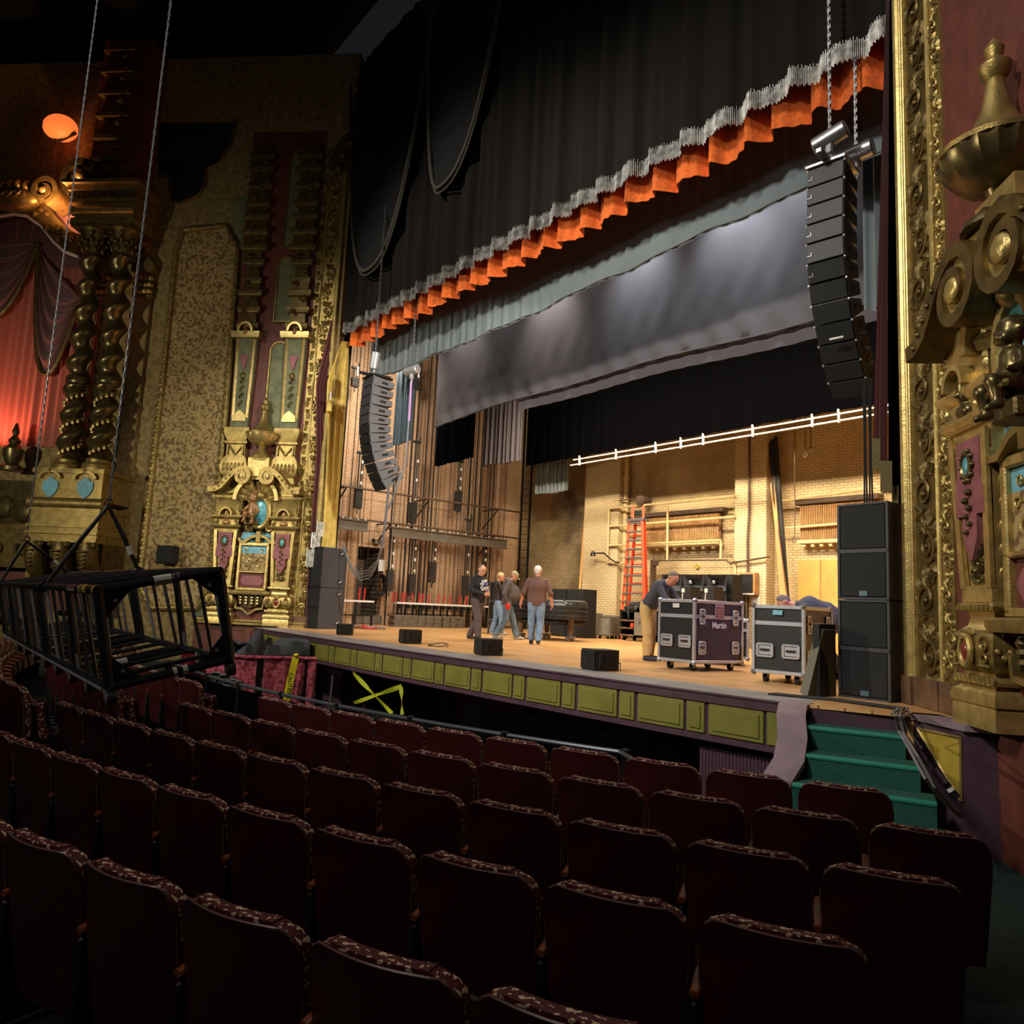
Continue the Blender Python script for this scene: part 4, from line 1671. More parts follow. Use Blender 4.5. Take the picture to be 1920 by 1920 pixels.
# wall speaker
s0, z0 = lw(312, 1058, .25)
t = wthing('L', 'wall_speaker', 'small black speaker fixed to the ochre wall panel', 'speaker', s0, z0)
m = W('L')
m.rbox((0, .24, .26), (.52, .34, .50), .03, rz=-.25)
m.build('cabinet', M['black'], t)
m = W('L')
m.rbox((-.04, .41, .26), (.46, .03, .45), .01, rz=-.25)
m.build('grille', M['grille'], t)
m = W('L')
m.cyl((.0, 0, .26), (0, .2, .26), .04)
m.build('bracket', M['blk'], t)

# black opening high on the left wall
m = MB()
pp = [lw(x, y, .03) for x, y in ((296, 230), (442, 230), (432, 270), (412, 305), (386, 318), (386, 345), (370, 368), (336, 382), (322, 372), (318, 330), (296, 330))]
s0 = sum(p[0] for p in pp)/len(pp)
t = wthing('L', 'wall_opening', 'black opening with a curved edge high on the left wall', 'opening', s0, 0)
m = W('L')
m.prism([(p[0]-s0, p[1]) for p in pp], .0, .03)
m.build('dark_field', M['blackwall'], t, smooth=0)
m = W('L')
m.tube([(p[0]-s0, .04, p[1]) for p in pp[1:]], .05, 6, hint=(0, 1, 0))
m.build('moulding', M['golddk'], t)

# ------------------------------------------------------------------ organ bay with the twisted columns
DC = .85


def twisted(cx_top, cx_bot, label):
    s0, z1 = lw(cx_top, 487, DC)
    s1, z0 = lw(cx_bot, 886, DC)
    s0 = (s0+s1)/2
    t = wthing('L', 'twisted_column', label, 'column', s0, z0)
    H = z1-z0
    n, ns = 150, 20
    vs = []
    m = W('L')

    def fc(u, v):
        z = .35+(H-.35)*v
        lowp = z < H*.42
        per = .74
        q = 2*PI*z/per
        amp = .045
        r = .27-.03*v
        # rolled body: a swelling that winds round the shaft
        rr = r*(1+.17*math.cos(2*PI*u-q))
        if abs(z-H*.42) < .14:
            rr = r*1.25 if abs(z-H*.42) < .09 else r*1.12
            amp = .02
        return (amp*math.cos(q)+rr*math.cos(2*PI*u), DC+amp*math.sin(q)+rr*math.sin(2*PI*u), z)
    m.grid(fc, 24, 190, closeu=True)
    m.build('twisted_shaft', M['bronze'], t, smooth=80)
    m = W('L')
    for i in range(34):
        z = .5+(H*.40-.5)*i/34
        q = 2*PI*z/.74+PI
        m.ball((.26*math.cos(q), DC+.26*math.sin(q), z), .06, 5, s=(1, 1, 1.3))
    m.build('vine_carving', M['gold'], t)
    m = W('L')
    m.lathe([(.42, 0), (.42, .08), (.38, .1), (.40, .16), (.38, .22), (.31, .25), (.33, .32), (.29, .36)], (0, DC, 0), 20)
    m.build('base', M['gold'], t)
    m = W('L')
    m.lathe([(.25, H-.02), (.29, H+.02), (.27, H+.08), (.25, H+.1), (.30, H+.45), (.40, H+.72), (.44, H+.78)], (0, DC, 0), 20)
    for k in range(8):
        for j in (0, 1):
            q = 2*PI*(k+.5*j)/8
            r = .28+.06*j
            m.ball((r*math.cos(q), DC+r*math.sin(q), H+.25+.25*j), .09, 6, s=(.8, .8, 1.5))
            m.ball(((r+.09)*math.cos(q), DC+(r+.09)*math.sin(q), H+.38+.25*j), .06, 5)
    m.bb(-.46, .46, DC-.46, DC+.46, H+.78, H+.86)
    m.build('leafy_capital', M['golddk'], t, smooth=50)
    return s0, z0, z1


sA, zA, zB = twisted(225, 187, 'dark bronze twisted column nearer the ochre wall panel')
sB, zA2, zB2 = twisted(168, 132, 'dark bronze twisted column nearer the salmon curtain')
sm = (sA+sB)/2
hw = abs(sB-sA)/2+.5
t = wthing('L', 'entablature', 'gold entablature block over the two twisted columns', 'entablature', sm, zB+.86)
m = W('L')
for w_, z0, z1, d in ((hw, 0, .18, 1.3), (hw-.06, .18, .62, 1.22), (hw+.05, .62, .72, 1.36), (hw, .72, .95, 1.3), (hw+.1, .95, 1.1, 1.42), (hw+.2, 1.1, 1.2, 1.55)):
    m.bb(-w_, w_, 0, d, z0, z1)
m.tube([(-hw, 1.25, .4), (hw, 1.25, .4)], .14, 10)
m.build('mouldings', M['gold'], t)
m = W('L')
for i in range(20):
    m.bb(-hw+.1*i, -hw+.06+.1*i, 1.3, 1.37, .78, .92)
m.build('dentils', M['golddk'], t)
# pedestal of the columns
zt = zA
t = wthing('L', 'column_pedestal', 'gold pedestal with two pale blue shields under the twisted columns', 'pedestal', sm, zt-3.2)
m = W('L')
hw2 = hw+.02
for w_, z0, z1, d in ((hw2, 2.35, 3.2, 1.32), (hw2+.06, 3.08, 3.2, 1.40), (hw2+.05, 2.05, 2.2, 1.36), (hw2+.02, 1.35, 2.06, 1.34), (hw2+.06, 1.62, 1.68, 1.40), (hw2+.06, 1.44, 1.50, 1.42), (hw2+.03, 1.22, 1.35, 1.38)):
    m.bb(-w_, w_, 0, d, z0, z1)
m.tube([(-hw2-.1, 1.30, 2.27), (hw2+.1, 1.30, 2.27)], .15, 12)
m.build('body', M['gold'], t)
m = W('L')
for sx in (-1, 1):
    c = sx*hw2*.52
    ribbon(m, [(c+.3*math.cos(PI*i/10), 2.92+.2*math.sin(PI*i/10)) for i in range(11)]+[], .07, 1.3, 1.44)
    m.ball((c, 1.42, 3.12), .07, 6)
m.build('arches', M['goldhi'], t)
for sx in (-1, 1):
    c = sx*hw2*.52
    m = W('L')
    m.prism([(c+x*1.15, z) for x, z in ((0, 2.40), (.12, 2.5), (.2, 2.66), (.19, 2.84), (.1, 2.88), (.06, 2.96), (-.06, 2.96), (-.1, 2.88), (-.19, 2.84), (-.2, 2.66), (-.12, 2.5))], 1.3, 1.36)
    m.build('shield', M['sky'], t)
m = W('L')
for sx in (-1, 0, 1):
    c = sx*hw2*.78
    P = [(c, 1.26, 1.2), (c, 1.3, .9), (c, 1.15, .55), (c, .8, .25), (c, .3, .05)]
    m.tube(P, [.24, .27, .26, .22, .12], 10)
    for j in range(5):
        m.rbox((c, 1.56-.03*j, .98-.1*j), (.26-.03*j, .1, .05), .015)
    for j in range(4):
        m.ball((c-.25+.16*j, 1.42, 1.16), .09, 6)
m.bb(-hw2, hw2, 0, 1.0, .55, 1.22)
m.build('leafy_corbel', M['golddk'], t, smooth=50)
m = W('L')
m.bb(-hw2+.1, hw2-.1, 0, .5, -.6, .5)
m.build('corbel_back', M['redwall'], t)
# flat pilasters behind
for px, lab in ((268, 'flat brown pilaster on the wall right of the twisted columns'), (203, 'flat brown pilaster on the wall between the twisted columns')):
    s0, z1 = lw(px, 560, .12)
    t = wthing('L', 'flat_pilaster', lab, 'pilaster', s0 if px > 230 else s0+.25, zt)
    m = W('L')
    m.bb(-.24, .24, 0, .14, -.0, z1-zt)
    m.build('shaft', M['stucco'], t)
    m = W('L')
    m.bb(-.3, .3, 0, .2, z1-zt, z1-zt+.08)
    m.bb(-.34, .34, 0, .3, z1-zt+.75, z1-zt+.95)
    m.prism([(-.36, z1-zt+.95), (.36, z1-zt+.95), (.1, z1-zt+1.5)], 0, .3)
    for i in range(12):
        m.ball((-.22+.15*(i % 4), .18, z1-zt+.2+.2*(i//4)), .1, 6)
    m.build('capital', M['gold'], t)
# salmon pleated curtain and its swags
sc0 = sm+hw*.55
sc1 = 13.5
zb_ = lw(70, 838, .1)[1]
t = wthing('L', 'organ_curtain', 'salmon pleated curtain with dusky swags in the bay at far left', 'curtain', sc0, zb_)
m = W('L')
m.slab(lambda u, v: ((sc1-sc0)*u, .12+.05*math.sin(u*(sc1-sc0)*26)+.03*math.sin(u*(sc1-sc0)*11), 7.6*v), 260, 4, (0, .012, 0))
m.build('pleated_cloth', M['curtred'], t, smooth=80)
sw = [((-60, 455), (72, 455), 592, 500), ((72, 470), (150, 560), 700, 560)]
for (ax_, ay), (bx, by), zc, zu in sw:
    A, Bq, C_ = lw(ax_, ay, .35), lw(bx, by, .35), lw((ax_+bx)/2, zc, .35)
    m = W('L')
    sa, sb = A[0]-sc0, Bq[0]-sc0

    def sf(u, v, sa=sa, sb=sb, A=A, Bq=Bq, C_=C_):
        x = sa+(sb-sa)*u
        ztop = (A[1]+(Bq[1]-A[1])*u)-zb_
        zlow = C_[1]-zb_
        dp = (ztop-zlow)
        z = ztop-dp*(1-v)*(1-abs(2*u-1)**2.2)-.15*(1-v)*0
        return (x, .26+.16*math.sin(PI*u)*(1-v)+.085*math.sin((1-v)*30+2*abs(2*u-1)), z+.9*v*0)
    m.slab(sf, 26, 60, (0, .012, 0))
    m.build('swag', M['swag'], t, smooth=80)
    m = W('L')
    m.tube([tuple(Vector(sf(i/24, 0))+Vector((0, .03, -.05))) for i in range(25)], .07, 6)
    m.build('swag_border', M['golddk'], t)
A = lw(0, 480, .2)
B_ = lw(142, 480, .2)
m = W('L')
m.slab(lambda u, v: (B_[0]-sc0-.2+(A[0]-B_[0]+2)*u, .2+.03*math.sin(u*60), A[1]-zb_-.4+1.9*v), 40, 3, (0, .012, 0))
m.build('valance_top', M['swag'], t, smooth=80)
# arched gold head over the curtain
ap = [lw(x, y, .5) for x, y in ((-60, 420), (0, 406), (28, 402), (52, 406), (78, 425), (100, 452), (122, 472), (148, 482))]
t = wthing('L', 'curtain_arch', 'arched cream and gold head above the salmon curtain', 'arch', sm+hw, ap[2][1])
oo = sm+hw
m = W('L')
m.tube([(a-oo, .52, b-ap[2][1]) for a, b in ap], .05, 6, hint=(0, 1, 0))
m.build('cream_edge', M['white'], t)
m = W('L')
ribbon(m, [(a-oo, b-ap[2][1]+.34) for a, b in ap], .6, .05, .55)
for a, b in ap[:-1]:
    for j in range(3):
        m.ball((a-oo+.2*j-.2, .58, b-ap[2][1]+.35+.12*(j % 2)), .1, 6)
m.build('carved_soffit', M['golddk'], t, smooth=50)
for (cx_, cy_, r, sg, lab, mtn) in ((155, 332, .72, 1, 'large bronze scroll volute above the twisted columns', 'bronze'), (84, 358, .5, -1, 'smaller gold scroll volute left of the large bronze volute', 'gold')):
    s0, z0 = lw(cx_, cy_, .9)
    t = wthing('L', 'scroll_volute', lab, 'scroll', s0, z0)
    m = W('L')
    ribbon(m, spiral_path((0, 0), r*.86, -1.9, 1.7, sg, 40, .8), (.22*r/.7, .1), .3, 1.0)
    m.build('band', M[mtn], t, smooth=50)
    m = W('L')
    m.ball((0, .95, 0), .17*r/.7, 10)
    m.build('boss', M['goldhi'], t)
s0, z0 = lw(22, 372, .8)
t = wthing('L', 'shell_crest', 'gold shell crest above the salmon curtain at the left edge', 'crest', s0, z0)
m = W('L')
m.ball((0, .7, 0), .62, 16, s=(1.35, .5, .55))
for j in range(12):
    q = PI*j/11
    m.ball((.95*math.cos(q), .8, .45*math.sin(q)), .13, 6, s=(1, 1, 1.3))
for j in range(5):
    m.spiral((-.5+.25*j, 0), .12, 1.2, 0, 1, .04, 1.0, n=8)
m.build('shell', M['gold'], t, smooth=60)
# upper dark block and amber lamp above
s0, z0 = lw(205, 300, .7)
t = wthing('L', 'attic_block', 'dark red attic block above the entablature on the left wall', 'block', s0, z0-1.2)
m = W('L')
m.bb(-1.0, .5, 0, .8, .0, 5)
m.build('body', M['redwall'], t)
m = W('L')
for i in range(7):
    m.bb(-.6, .4, .75, 1.0, .3+.7*i, .42+.7*i)
    m.ball((-.3, .9, .1+.7*i), .12, 6)
m.build('mouldings', M['golddk'], t)
s0, z0 = lw(112, 252, .7)
t = wthing('L', 'bay_lamp', 'glowing amber lamp bowl at the top of the left bay', 'lamp', s0, z0)
m = W('L')
m.ball((0, .7, .2), .5, 16, s=(1, .8, .75))
m.build('glass_bowl', M['amber'], t)
m = W('L')
m.tube([(-.5, .7, .05), (0, .7, -.2), (.5, .7, .05)], .06, 6)
m.build('rim', M['bronze'], t)
# balcony front at the far left below the curtain
s0, z1 = lw(30, 985, 1.0)
t = wthing('L', 'bay_balcony', 'gold scrolled balcony front below the salmon curtain', 'balcony', sm+hw+1.6, z1-1.6)
m = W('L')
m.bb(-1.5, 3, 0, 1.1, 1.48, 1.62)
m.bb(-1.5, 3, 0, 1.05, .55, 1.48)
m.bb(-1.5, 3, 0, 1.12, .45, .56)
for j in range(6):
    m.spiral((-1.2+.7*j, 1.0), .24, 1.5, PI/2, (-1)**j, .06, 1.07)
m.build('front', M['golddk'], t)
m = W('L')
m.bb(-1.3, 3, 0, .7, -.9, .46)
m.build('red_wall', M['redwall'], t)
m = W('L')
m.bb(-1.35, -1.2, .6, .8, -.9, .46)
m.build('gilt_jamb', M['gold'], t)
m = W('L')
m.bb(-1.5, 3, 0, .9, 1.62, 2.85)
for j in range(6):
    m.ball((-1.0+.6*j, .9, 2.0+.1*(j % 2)), .32, 8, s=(1.2, .6, 1))
m.build('dark_breast', M['bronze'], t)
s0, z0 = lw(10, 880, 1.0)
t = wthing('L', 'finial', 'dark bronze finial in front of the salmon curtain', 'finial', s0, z0)
m = W('L')
m.lathe([(.3, 0), (.3, .1), (.16, .2), (.24, .4), (.26, .6), (.12, .75), (.16, .85), (.06, 1.0), (.1, 1.1), (.03, 1.35)], (0, .8, 0), 16)
m.build('turned_body', M['bronze'], t)
spot('organ_uplight', LW(9.5, 1.0, zb_-.2), LW(9.6, .0, zb_+3.0), 260, (1, .30, .16), 130, .8, .2)
spot('organ_uplight', LW(8.2, 1.3, zB+1.2), LW(8.0, .4, zB+3.0), 420, (1, .45, .2), 150, .8, .15)
# ================================================================== STAGE HOUSE FITTINGS
def V3(p):
    return Vector((float(p[0]), float(p[1]), float(p[2])))


XR = -22.0
# rails and steel on the left stage wall
for nm, (a, b), lab, r in (('guard_rail', ((635, 909), (970, 961)), 'upper brown steel rail crossing the ropes on the left stage wall', .035),
                           ('guard_rail', ((630, 966), (966, 1011)), 'lower brown steel rail crossing the ropes on the left stage wall', .035)):
    A, B = px_(*a, XR), px_(*b, XR)
    z = float(A[2]+B[2])/2
    t = thing(nm, lab, 'rail', (XR, float(A[1]), z))
    MB().cyl((XR, float(A[1])-.2, z), (XR, float(B[1])+.15, z), r, n=8).build('pipe', M['rust'], t, world=True)
    for px in ((648, 805, 935) if z > 4 else (648, 735, 930)):
        y = float(px_(px, 950, XR)[1])
        m = MB()
        m.cyl((XR, y, z), (XR-.95, y, z), .03, n=6)
        m.cyl((XR, y, z), (XR-.95, y, z-.7), .03, n=6)
        m.build('bracket', M['arbor'], t, world=True)
for a, b, y0, y1, lab in ((736, 952, 990, 1008, 'long grey steel channel beam across the ropes on the left stage wall'), (634, 691, 978, 994, 'short grey steel plate on the left stage wall near the gold drape')):
    A, B = px_(a, y0, XR+.06), px_(b, y0, XR+.06)
    z1 = 3.30 if a > 700 else 3.38
    h = .34 if a > 700 else .36
    t = thing('channel_beam', lab, 'beam', (XR, float(A[1]), z1-h))
    m = MB()
    m.bb(XR+.02, XR+.05, float(A[1]), float(B[1]), z1-h, z1)
    m.bb(XR+.02, XR+.14, float(A[1]), float(B[1]), z1-.03, z1)
    m.bb(XR+.02, XR+.14, float(A[1]), float(B[1]), z1-h, z1-h+.03)
    m.build('channel', M['beam'], t, world=True)
    m = MB()
    for k in range(14 if a > 700 else 4):
        y = float(A[1])+(float(B[1]-A[1]))*(k+.5)/(14 if a > 700 else 4)
        m.ball((XR+.1, y, z1+.03), .03, 5)
    m.build('bolts', M['white'], t, world=True)
# hauling ropes: one mesh shared
m = MB()
m.cyl((0, 0, 0), (0, 0, 13), .0085, n=5)
rope0 = m.build('hauling_rope', M['rope'])
rope0.location = (-22.25, 10.5, .0)
tag(rope0, 'dark hauling rope hanging in the row on the left stage wall', 'rope', 'hauling ropes on the left stage wall')
ys = []
R3 = random.Random(11)
y = 10.5
while y < 17.9:
    if not (12.0 < y < 13.1):
        ys.append(y)
    y += R3.choice((.085, .1, .13, .2))
for k, y in enumerate(ys[1:]):
    copy_tree(rope0, loc=(-22.25+.12*(k % 3-1), y, .0))
# arbors with guide rods
ORD = ['first', 'second', 'third', 'fourth', 'fifth', 'sixth', 'seventh', 'eighth', 'ninth', 'tenth', 'eleventh', 'twelfth']
arb = [((666, 690), (666, 727)), ((676, 849), (671, 955)), ((781, 690), (781, 732)), ((779, 828), (776, 983)), ((812, 1000), (812, 1094)), ((860, 865), (860, 960)), ((735, 992), (731, 1110)), ((776, 1010), (771, 1118)), ((878, 975), (871, 1118)), ((908, 1020), (904, 1110))]
for k, (a, b) in enumerate(sorted(arb)):
    A, B = px_(*a, -22.1), px_(*b, -22.1)
    y = float(A[1]+B[1])/2
    z0, z1 = float(B[2]), float(A[2])
    t = thing('counterweight_arbor', 'dark counterweight arbor on the left stage wall, %s from the gold drape' % ORD[k], 'counterweight', (-22.1, y, z0))
    H = z1-z0
    hs = min(.75, H*.5)
    MB().cyl((-.0, .05, 0), (0, .05, H), .03, n=6).cyl((0, -.05, 0), (0, -.05, H), .03, n=6).build('rods', M['arbor'], t)
    m = MB()
    for i in range(int(hs/.06)):
        m.rbox((0, .004*(i % 3), .06+.06*i), (.16, .26, .052), .005)
    m.build('weight_stack', M['arbor'], t)
    m = MB()
    m.rbox((0, 0, H), (.1, .3, .08), .01)
    m.rbox((0, .12, H+.1), (.06, .06, .2), .01)
    m.cyl((0, 0, -.15), (0, 0, 0), .02)
    m.build('end_bracket', M['arbor'], t)
    for i in range(3):
        MB().rbox((.05, .05, hs+.12+(H-hs)*i/3.2), (.03, .06, .10), .005).build('spreader_clip', M['white'], t)
    MB().cyl((0, 0, H+.2), (0, 0, H+6), .014, n=5).build('lift_line', M['rope'], t)
# guide rail strips (black T bars)
m = MB()
m.bb(-.02, .02, -.022, .022, 0, 11)
g0 = m.build('guide_bar', M['arbor'])
gy = [float(px_(x, 1060, -22.4)[1]) for x in (728, 758, 766, 786, 796, 803, 872, 884, 893, 911, 918)]
g0.location = (-22.4, gy[0], 0)
tag(g0, 'black steel guide bar running up the left stage wall', 'guide bar', 'guide bars on the left stage wall')
for y in gy[1:]:
    copy_tree(g0, loc=(-22.4, y, 0))
# locking rail with red handles
t = thing('locking_rail', 'long rope lock rail with red handles along the left stage wall', 'lock rail', (-21.9, 13.0, 0))
m = MB()
m.bb(-22.0, -21.75, 12.9, 17.6, .74, .80)
m.build('top', M['white'], t, world=True)
m = MB()
for z in (.42, .55, .67):
    m.bb(-21.8, -21.76, 12.9, 17.6, z-.015, z+.015)
for k in range(17):
    y = 12.95+.285*k
    m.bb(-21.82, -21.76, y-.025, y+.025, 0, .76)
    m.rbox((-21.86, y+.14, .66), (.16, .12, .14), .01)
m.build('frame', M['blk'], t, world=True)
for px in (735, 741, 753, 759, 772, 785, 791, 803, 821, 832, 843, 861, 873):
    y = float(px_(px, 1125, -21.88)[1])
    h = MB().tube([(-21.88, y, .8), (-21.86, y, .86), (-21.84, y, 1.12)], [.03, .022, .03], 6).build('handle', M['red'], t, world=True)
# loading weights on the floor
pile = [(741, 1168), (756, 1170), (770, 1171), (785, 1172), (800, 1173), (815, 1174), (831, 1175), (846, 1176), (858, 1177)]
for k, (px, py) in enumerate(pile):
    P_ = px_(px, py, -21.45)
    t = thing('weight_pile', 'pile of grey counterweights on the stage floor under the lock rail', 'counterweights', (-21.45, float(P_[1]), 0.0), group='counterweight piles under the lock rail')
    for i in range(6):
        m = MB().rbox((0, .02*math.sin(i*2+k), .04+.062*i), (.38, .30, .056), .008)
        m.build('weight', M['beam'], t)
# short bench left of the recess
t = thing('short_lock_rail', 'short white topped lock rail with two red handles beside the left speaker stack', 'lock rail', (-21.9, 10.9, 0))
MB().bb(-22.0, -21.6, 10.7, 11.95, .74, .80).build('top', M['white'], t, world=True)
m = MB()
for y in (10.75, 11.3, 11.9):
    m.bb(-21.66, -21.6, y-.03, y+.03, 0, .75)
m.bb(-21.66, -21.62, 10.7, 11.95, .3, .34)
m.build('frame', M['blk'], t, world=True)
for y in (11.5, 11.68):
    MB().tube([(-21.8, y, .8), (-21.78, y, 1.2)], .03, 6).build('handle', M['red'], t, world=True)
# cable coil on the wall pier, emergency light, paper notice
P_ = px_(713, 1097, -22.9)
t = thing('cable_coil', 'black cable coil hanging beside the dark doorway', 'cable coil', tuple(float(q) for q in P_))
m = MB()
for i in range(7):
    a, b = .16+.012*i, .30+.012*i
    m.tube([(.02*i-.06, a*math.cos(2*PI*j/20), b*math.sin(2*PI*j/20)) for j in range(21)], .022, 6, caps=False, hint=(1, 0, 0))
m.build('loops', M['blkcable'], t)
MB().rbox((-.12, 0, .3), (.2, .04, .04), .01).build('hook', M['blk'], t)
P_ = px_(706, 1016, -22.85)
t = thing('emergency_light', 'small twin emergency light fixed above the dark doorway', 'light fitting', tuple(float(q) for q in P_))
MB().rbox((0, 0, 0), (.16, .2, .16), .02).build('housing', M['beam'], t)
for s in (-1, 1):
    MB().cyl((.08, .16*s, .04), (.14, .2*s, .02), .06, .07, 8).build('lamp_head', M['blk'], t)
MB().tube([(-.05, 0, -.08), (-.05, -.5, -.1), (-.05, -.55, .5)], .012, 5).build('conduit', M['rust'], t)
P_ = px_(716, 1060, -22.95)
single('notice_sheet', MB().bb(-22.99, -22.97, float(P_[1])-.12, float(P_[1])+.12, float(P_[2])-.2, float(P_[2])+.2), M['paper'], 'pale paper notice on the brick beside the dark doorway', 'notice')

# fixed iron ladder at the back corner
yl = 18.45
A, B = py_(971, 1100, yl), py_(987, 1100, yl)
t = thing('wall_ladder', 'black iron ladder fixed to the brick at the back left corner', 'ladder', (float(A[0]), yl, 0))
for P_ in (A, B):
    MB().bb(float(P_[0])-.035, float(P_[0])+.035, yl-.03, yl+.03, 0, 12).build('stile', M['blk'], t, world=True)
for k in range(36):
    MB().cyl((float(A[0]), yl, .3+.3*k), (float(B[0]), yl, .3+.3*k), .012, n=5).build('rung', M['blk'], t, world=True)
# leaning plank
A, B = py_(1087, 1106, 18.3), py_(1101, 915, 18.55)
A = A+(A-B)*float(A[2])/float(B[2]-A[2])
t = single('leaning_plank', MB().tube([tuple(A), tuple(B)], .055, 4), M['ply'], 'long orange plank leaning on the back wall left of the pier', 'plank')

# pipe guard frame and pipes on the back wall
YB = 18.2
t = thing('pipe_guard_frame', 'cream pipe guard frame standing off the back wall around the radiator', 'pipe frame', (-15, YB, 1.5))
pts = lambda *q: [tuple(py_(x, y, YB)) for x, y in q]
for nm, q in (('rail', ((1142, 954), (1378, 930))), ('rail', ((1142, 987), (1378, 969))), ('rail', ((1142, 1023), (1352, 1013))), ('post', ((1142, 953), (1139, 1055))), ('post', ((1252, 945), (1251, 1050))), ('post', ((1352, 1014), (1351, 1048))), ('rail', ((1139, 1055), (1172, 1056)))):
    MB().tube(pts(*q), .038, 6).build(nm, M['pipe'], t, world=True)
for q in ((1142, 954), (1142, 987), (1142, 1023), (1139, 1056)):
    a = py_(*q, YB)
    MB().tube([tuple(a), (float(a[0])+.28, YB+.3, float(a[2])-.2), (float(a[0])+.3, 18.7, float(a[2])-.4)], .028, 6).build('stay', M['rust'], t, world=True)
for (x0, y0, x1, y1, r, lab, mtn) in ((1155, 855, 1150, 1150, .045, 'thin cream standpipe on the back wall beside the pier', 'pipe'), (1176, 855, 1168, 1150, .085, 'thick cream standpipe on the back wall behind the orange ladder', 'pipe')):
    A, B = py_(x0, y0, 18.5), py_(x1, y1, 18.5)
    t = thing('standpipe', lab, 'pipe', (float(B[0]), 18.5, 0))
    MB().cyl((float(A[0]), 18.5, 0.0), (float(A[0]), 18.5, 9), r, n=10).build('pipe', M[mtn], t, world=True)
    m = MB()
    for z in (1.2, 2.6, 4.1, 5.2):
        m.cyl((float(A[0]), 18.5, z), (float(A[0]), 18.5, z+.12), r*1.35, n=10)
    m.build('collar', M[mtn], t, world=True)
t = thing('conduit_run', 'brown conduit running along the back wall between the piers', 'conduit', (-14, 18.2, 2.3))
MB().tube([tuple(py_(x, y, 18.22)) for x, y in ((1228, 1051), (1362, 1050), (1370, 1057), (1378, 1053))], .028, 6).build('pipe', M['rust'], t, world=True)
MB().tube([tuple(py_(x, y, 18.15)) for x, y in ((1376, 1055), (1442, 1044))], .028, 6).build('pipe', M['rust'], t, world=True)
MB().tube([tuple(py_(x, y, 18.25)) for x, y in ((1378, 1057), (1379, 1100))], .045, 6).build('pipe', M['pipe'], t, world=True)
t = thing('drum_motor', 'round brown motor drum on a pipe at the top of the pipe frame', 'motor', tuple(py_(1203, 938, 18.3)))
A = py_(1203, 939, 18.2)
MB().cyl((float(A[0]), 18.1, float(A[2])), (float(A[0]), 18.5, float(A[2])), .17, n=16).build('drum', M['rust'], t, world=True)
MB().tube([tuple(py_(x, y, 18.3)) for x, y in ((1203, 933), (1175, 937), (1150, 940))], .025, 6).build('arm', M['rust'], t, world=True)
t = thing('bracket_lamp', 'small black bracket lamp sticking out from the pier', 'lamp', tuple(py_(1113, 1036, 18.0)))
A = [py_(x, y, 18.0) for x, y in ((1112, 1037), (1132, 1037), (1145, 1048), (1154, 1054))]
A.append(A[-1]+np.array([.02, .32, 0]))
MB().tube([tuple(q) for q in A], .025, 6).build('arm', M['blk'], t, world=True)
MB().cyl(tuple(A[0]+np.array([0, 0, .06])), tuple(A[0]-np.array([0, 0, .1])), .05, .1, 10).build('lamp_head', M['blk'], t, world=True)
# post box left of the ladder base
A = py_(1224, 1050, 18.1)
B = py_(1226, 1095, 18.1)
t = thing('wall_stub_post', 'short brown steel post with a cap on the back wall right of the ladder', 'post', (float(B[0]), 18.1, 0))
m = MB().bb(float(A[0])-.06, float(A[0])+.06, 18.05, 18.2, 0, float(A[2]))
m.rbox((float(A[0])+.1, 18.1, float(A[2])-.1), (.16, .16, .16), .02)
m.build('post', M['rust'], t, world=True)

# radiators
def radiator(x0, x1, yt, yb, Y, lab, n, mt):
    A, B = py_(x0, yt[0], Y), py_(x1, yt[1], Y)
    z1 = float(A[2]+B[2])/2
    z0 = float(py_(x0, yb[0], Y)[2]+py_(x1, yb[1], Y)[2])/2
    t = thing('wall_radiator', lab, 'radiator', (float(A[0]), Y, z0))
    L = float(B[0]-A[0])
    m = MB()
    for i in range(n):
        x = L*(i+.5)/n
        m.rbox((x, 0, (z1-z0)/2), (L/n*.62, .14, z1-z0), .008)
    m.build('fins', M[mt], t)
    m = MB()
    m.rbox((L/2, .04, (z1-z0)+.1), (L+.3, .3, .14), .02)
    m.build('top_cover', M['rust'], t)
    m = MB()
    m.rbox((L/2, .02, (z1-z0)*.42), (L, .17, .07), .01)
    m.build('dark_bar', M['rust'], t)
    m = MB()
    m.rbox((L/2, -.02, -.06), (L+.1, .26, .10), .01)
    for i in range(8):
        m.rbox((L*(i+.5)/8, -.04, -.15), (.1, .12, .1), .01)
    m.build('bottom_shelf', M['pipe'], t)
    m = MB()
    m.bb(0, L, .06, .12, 0, z1-z0)
    m.build('back_plate', M['rust'], t)


radiator(1212, 1350, (973, 962), (1024, 1014), 18.5, 'long slatted wall radiator behind the pipe frame, right of the orange ladder', 46, 'slat')
radiator(1502, 1640, (950, 938), (1014, 1006), 18.5, 'slatted wall radiator left of the right speaker stack', 40, 'slat')
t = thing('pipe_rail', 'cream pipe rails on the back wall right of the second pier', 'pipe', (-11, 18.3, 3.3))
for y0, y1 in ((940, 921), (991, 983)):
    MB().tube([tuple(py_(x, y, 18.35)) for x, y in ((1462, y0), (1640, y1-6))], .035, 6).build('rail', M['pipe'], t, world=True)
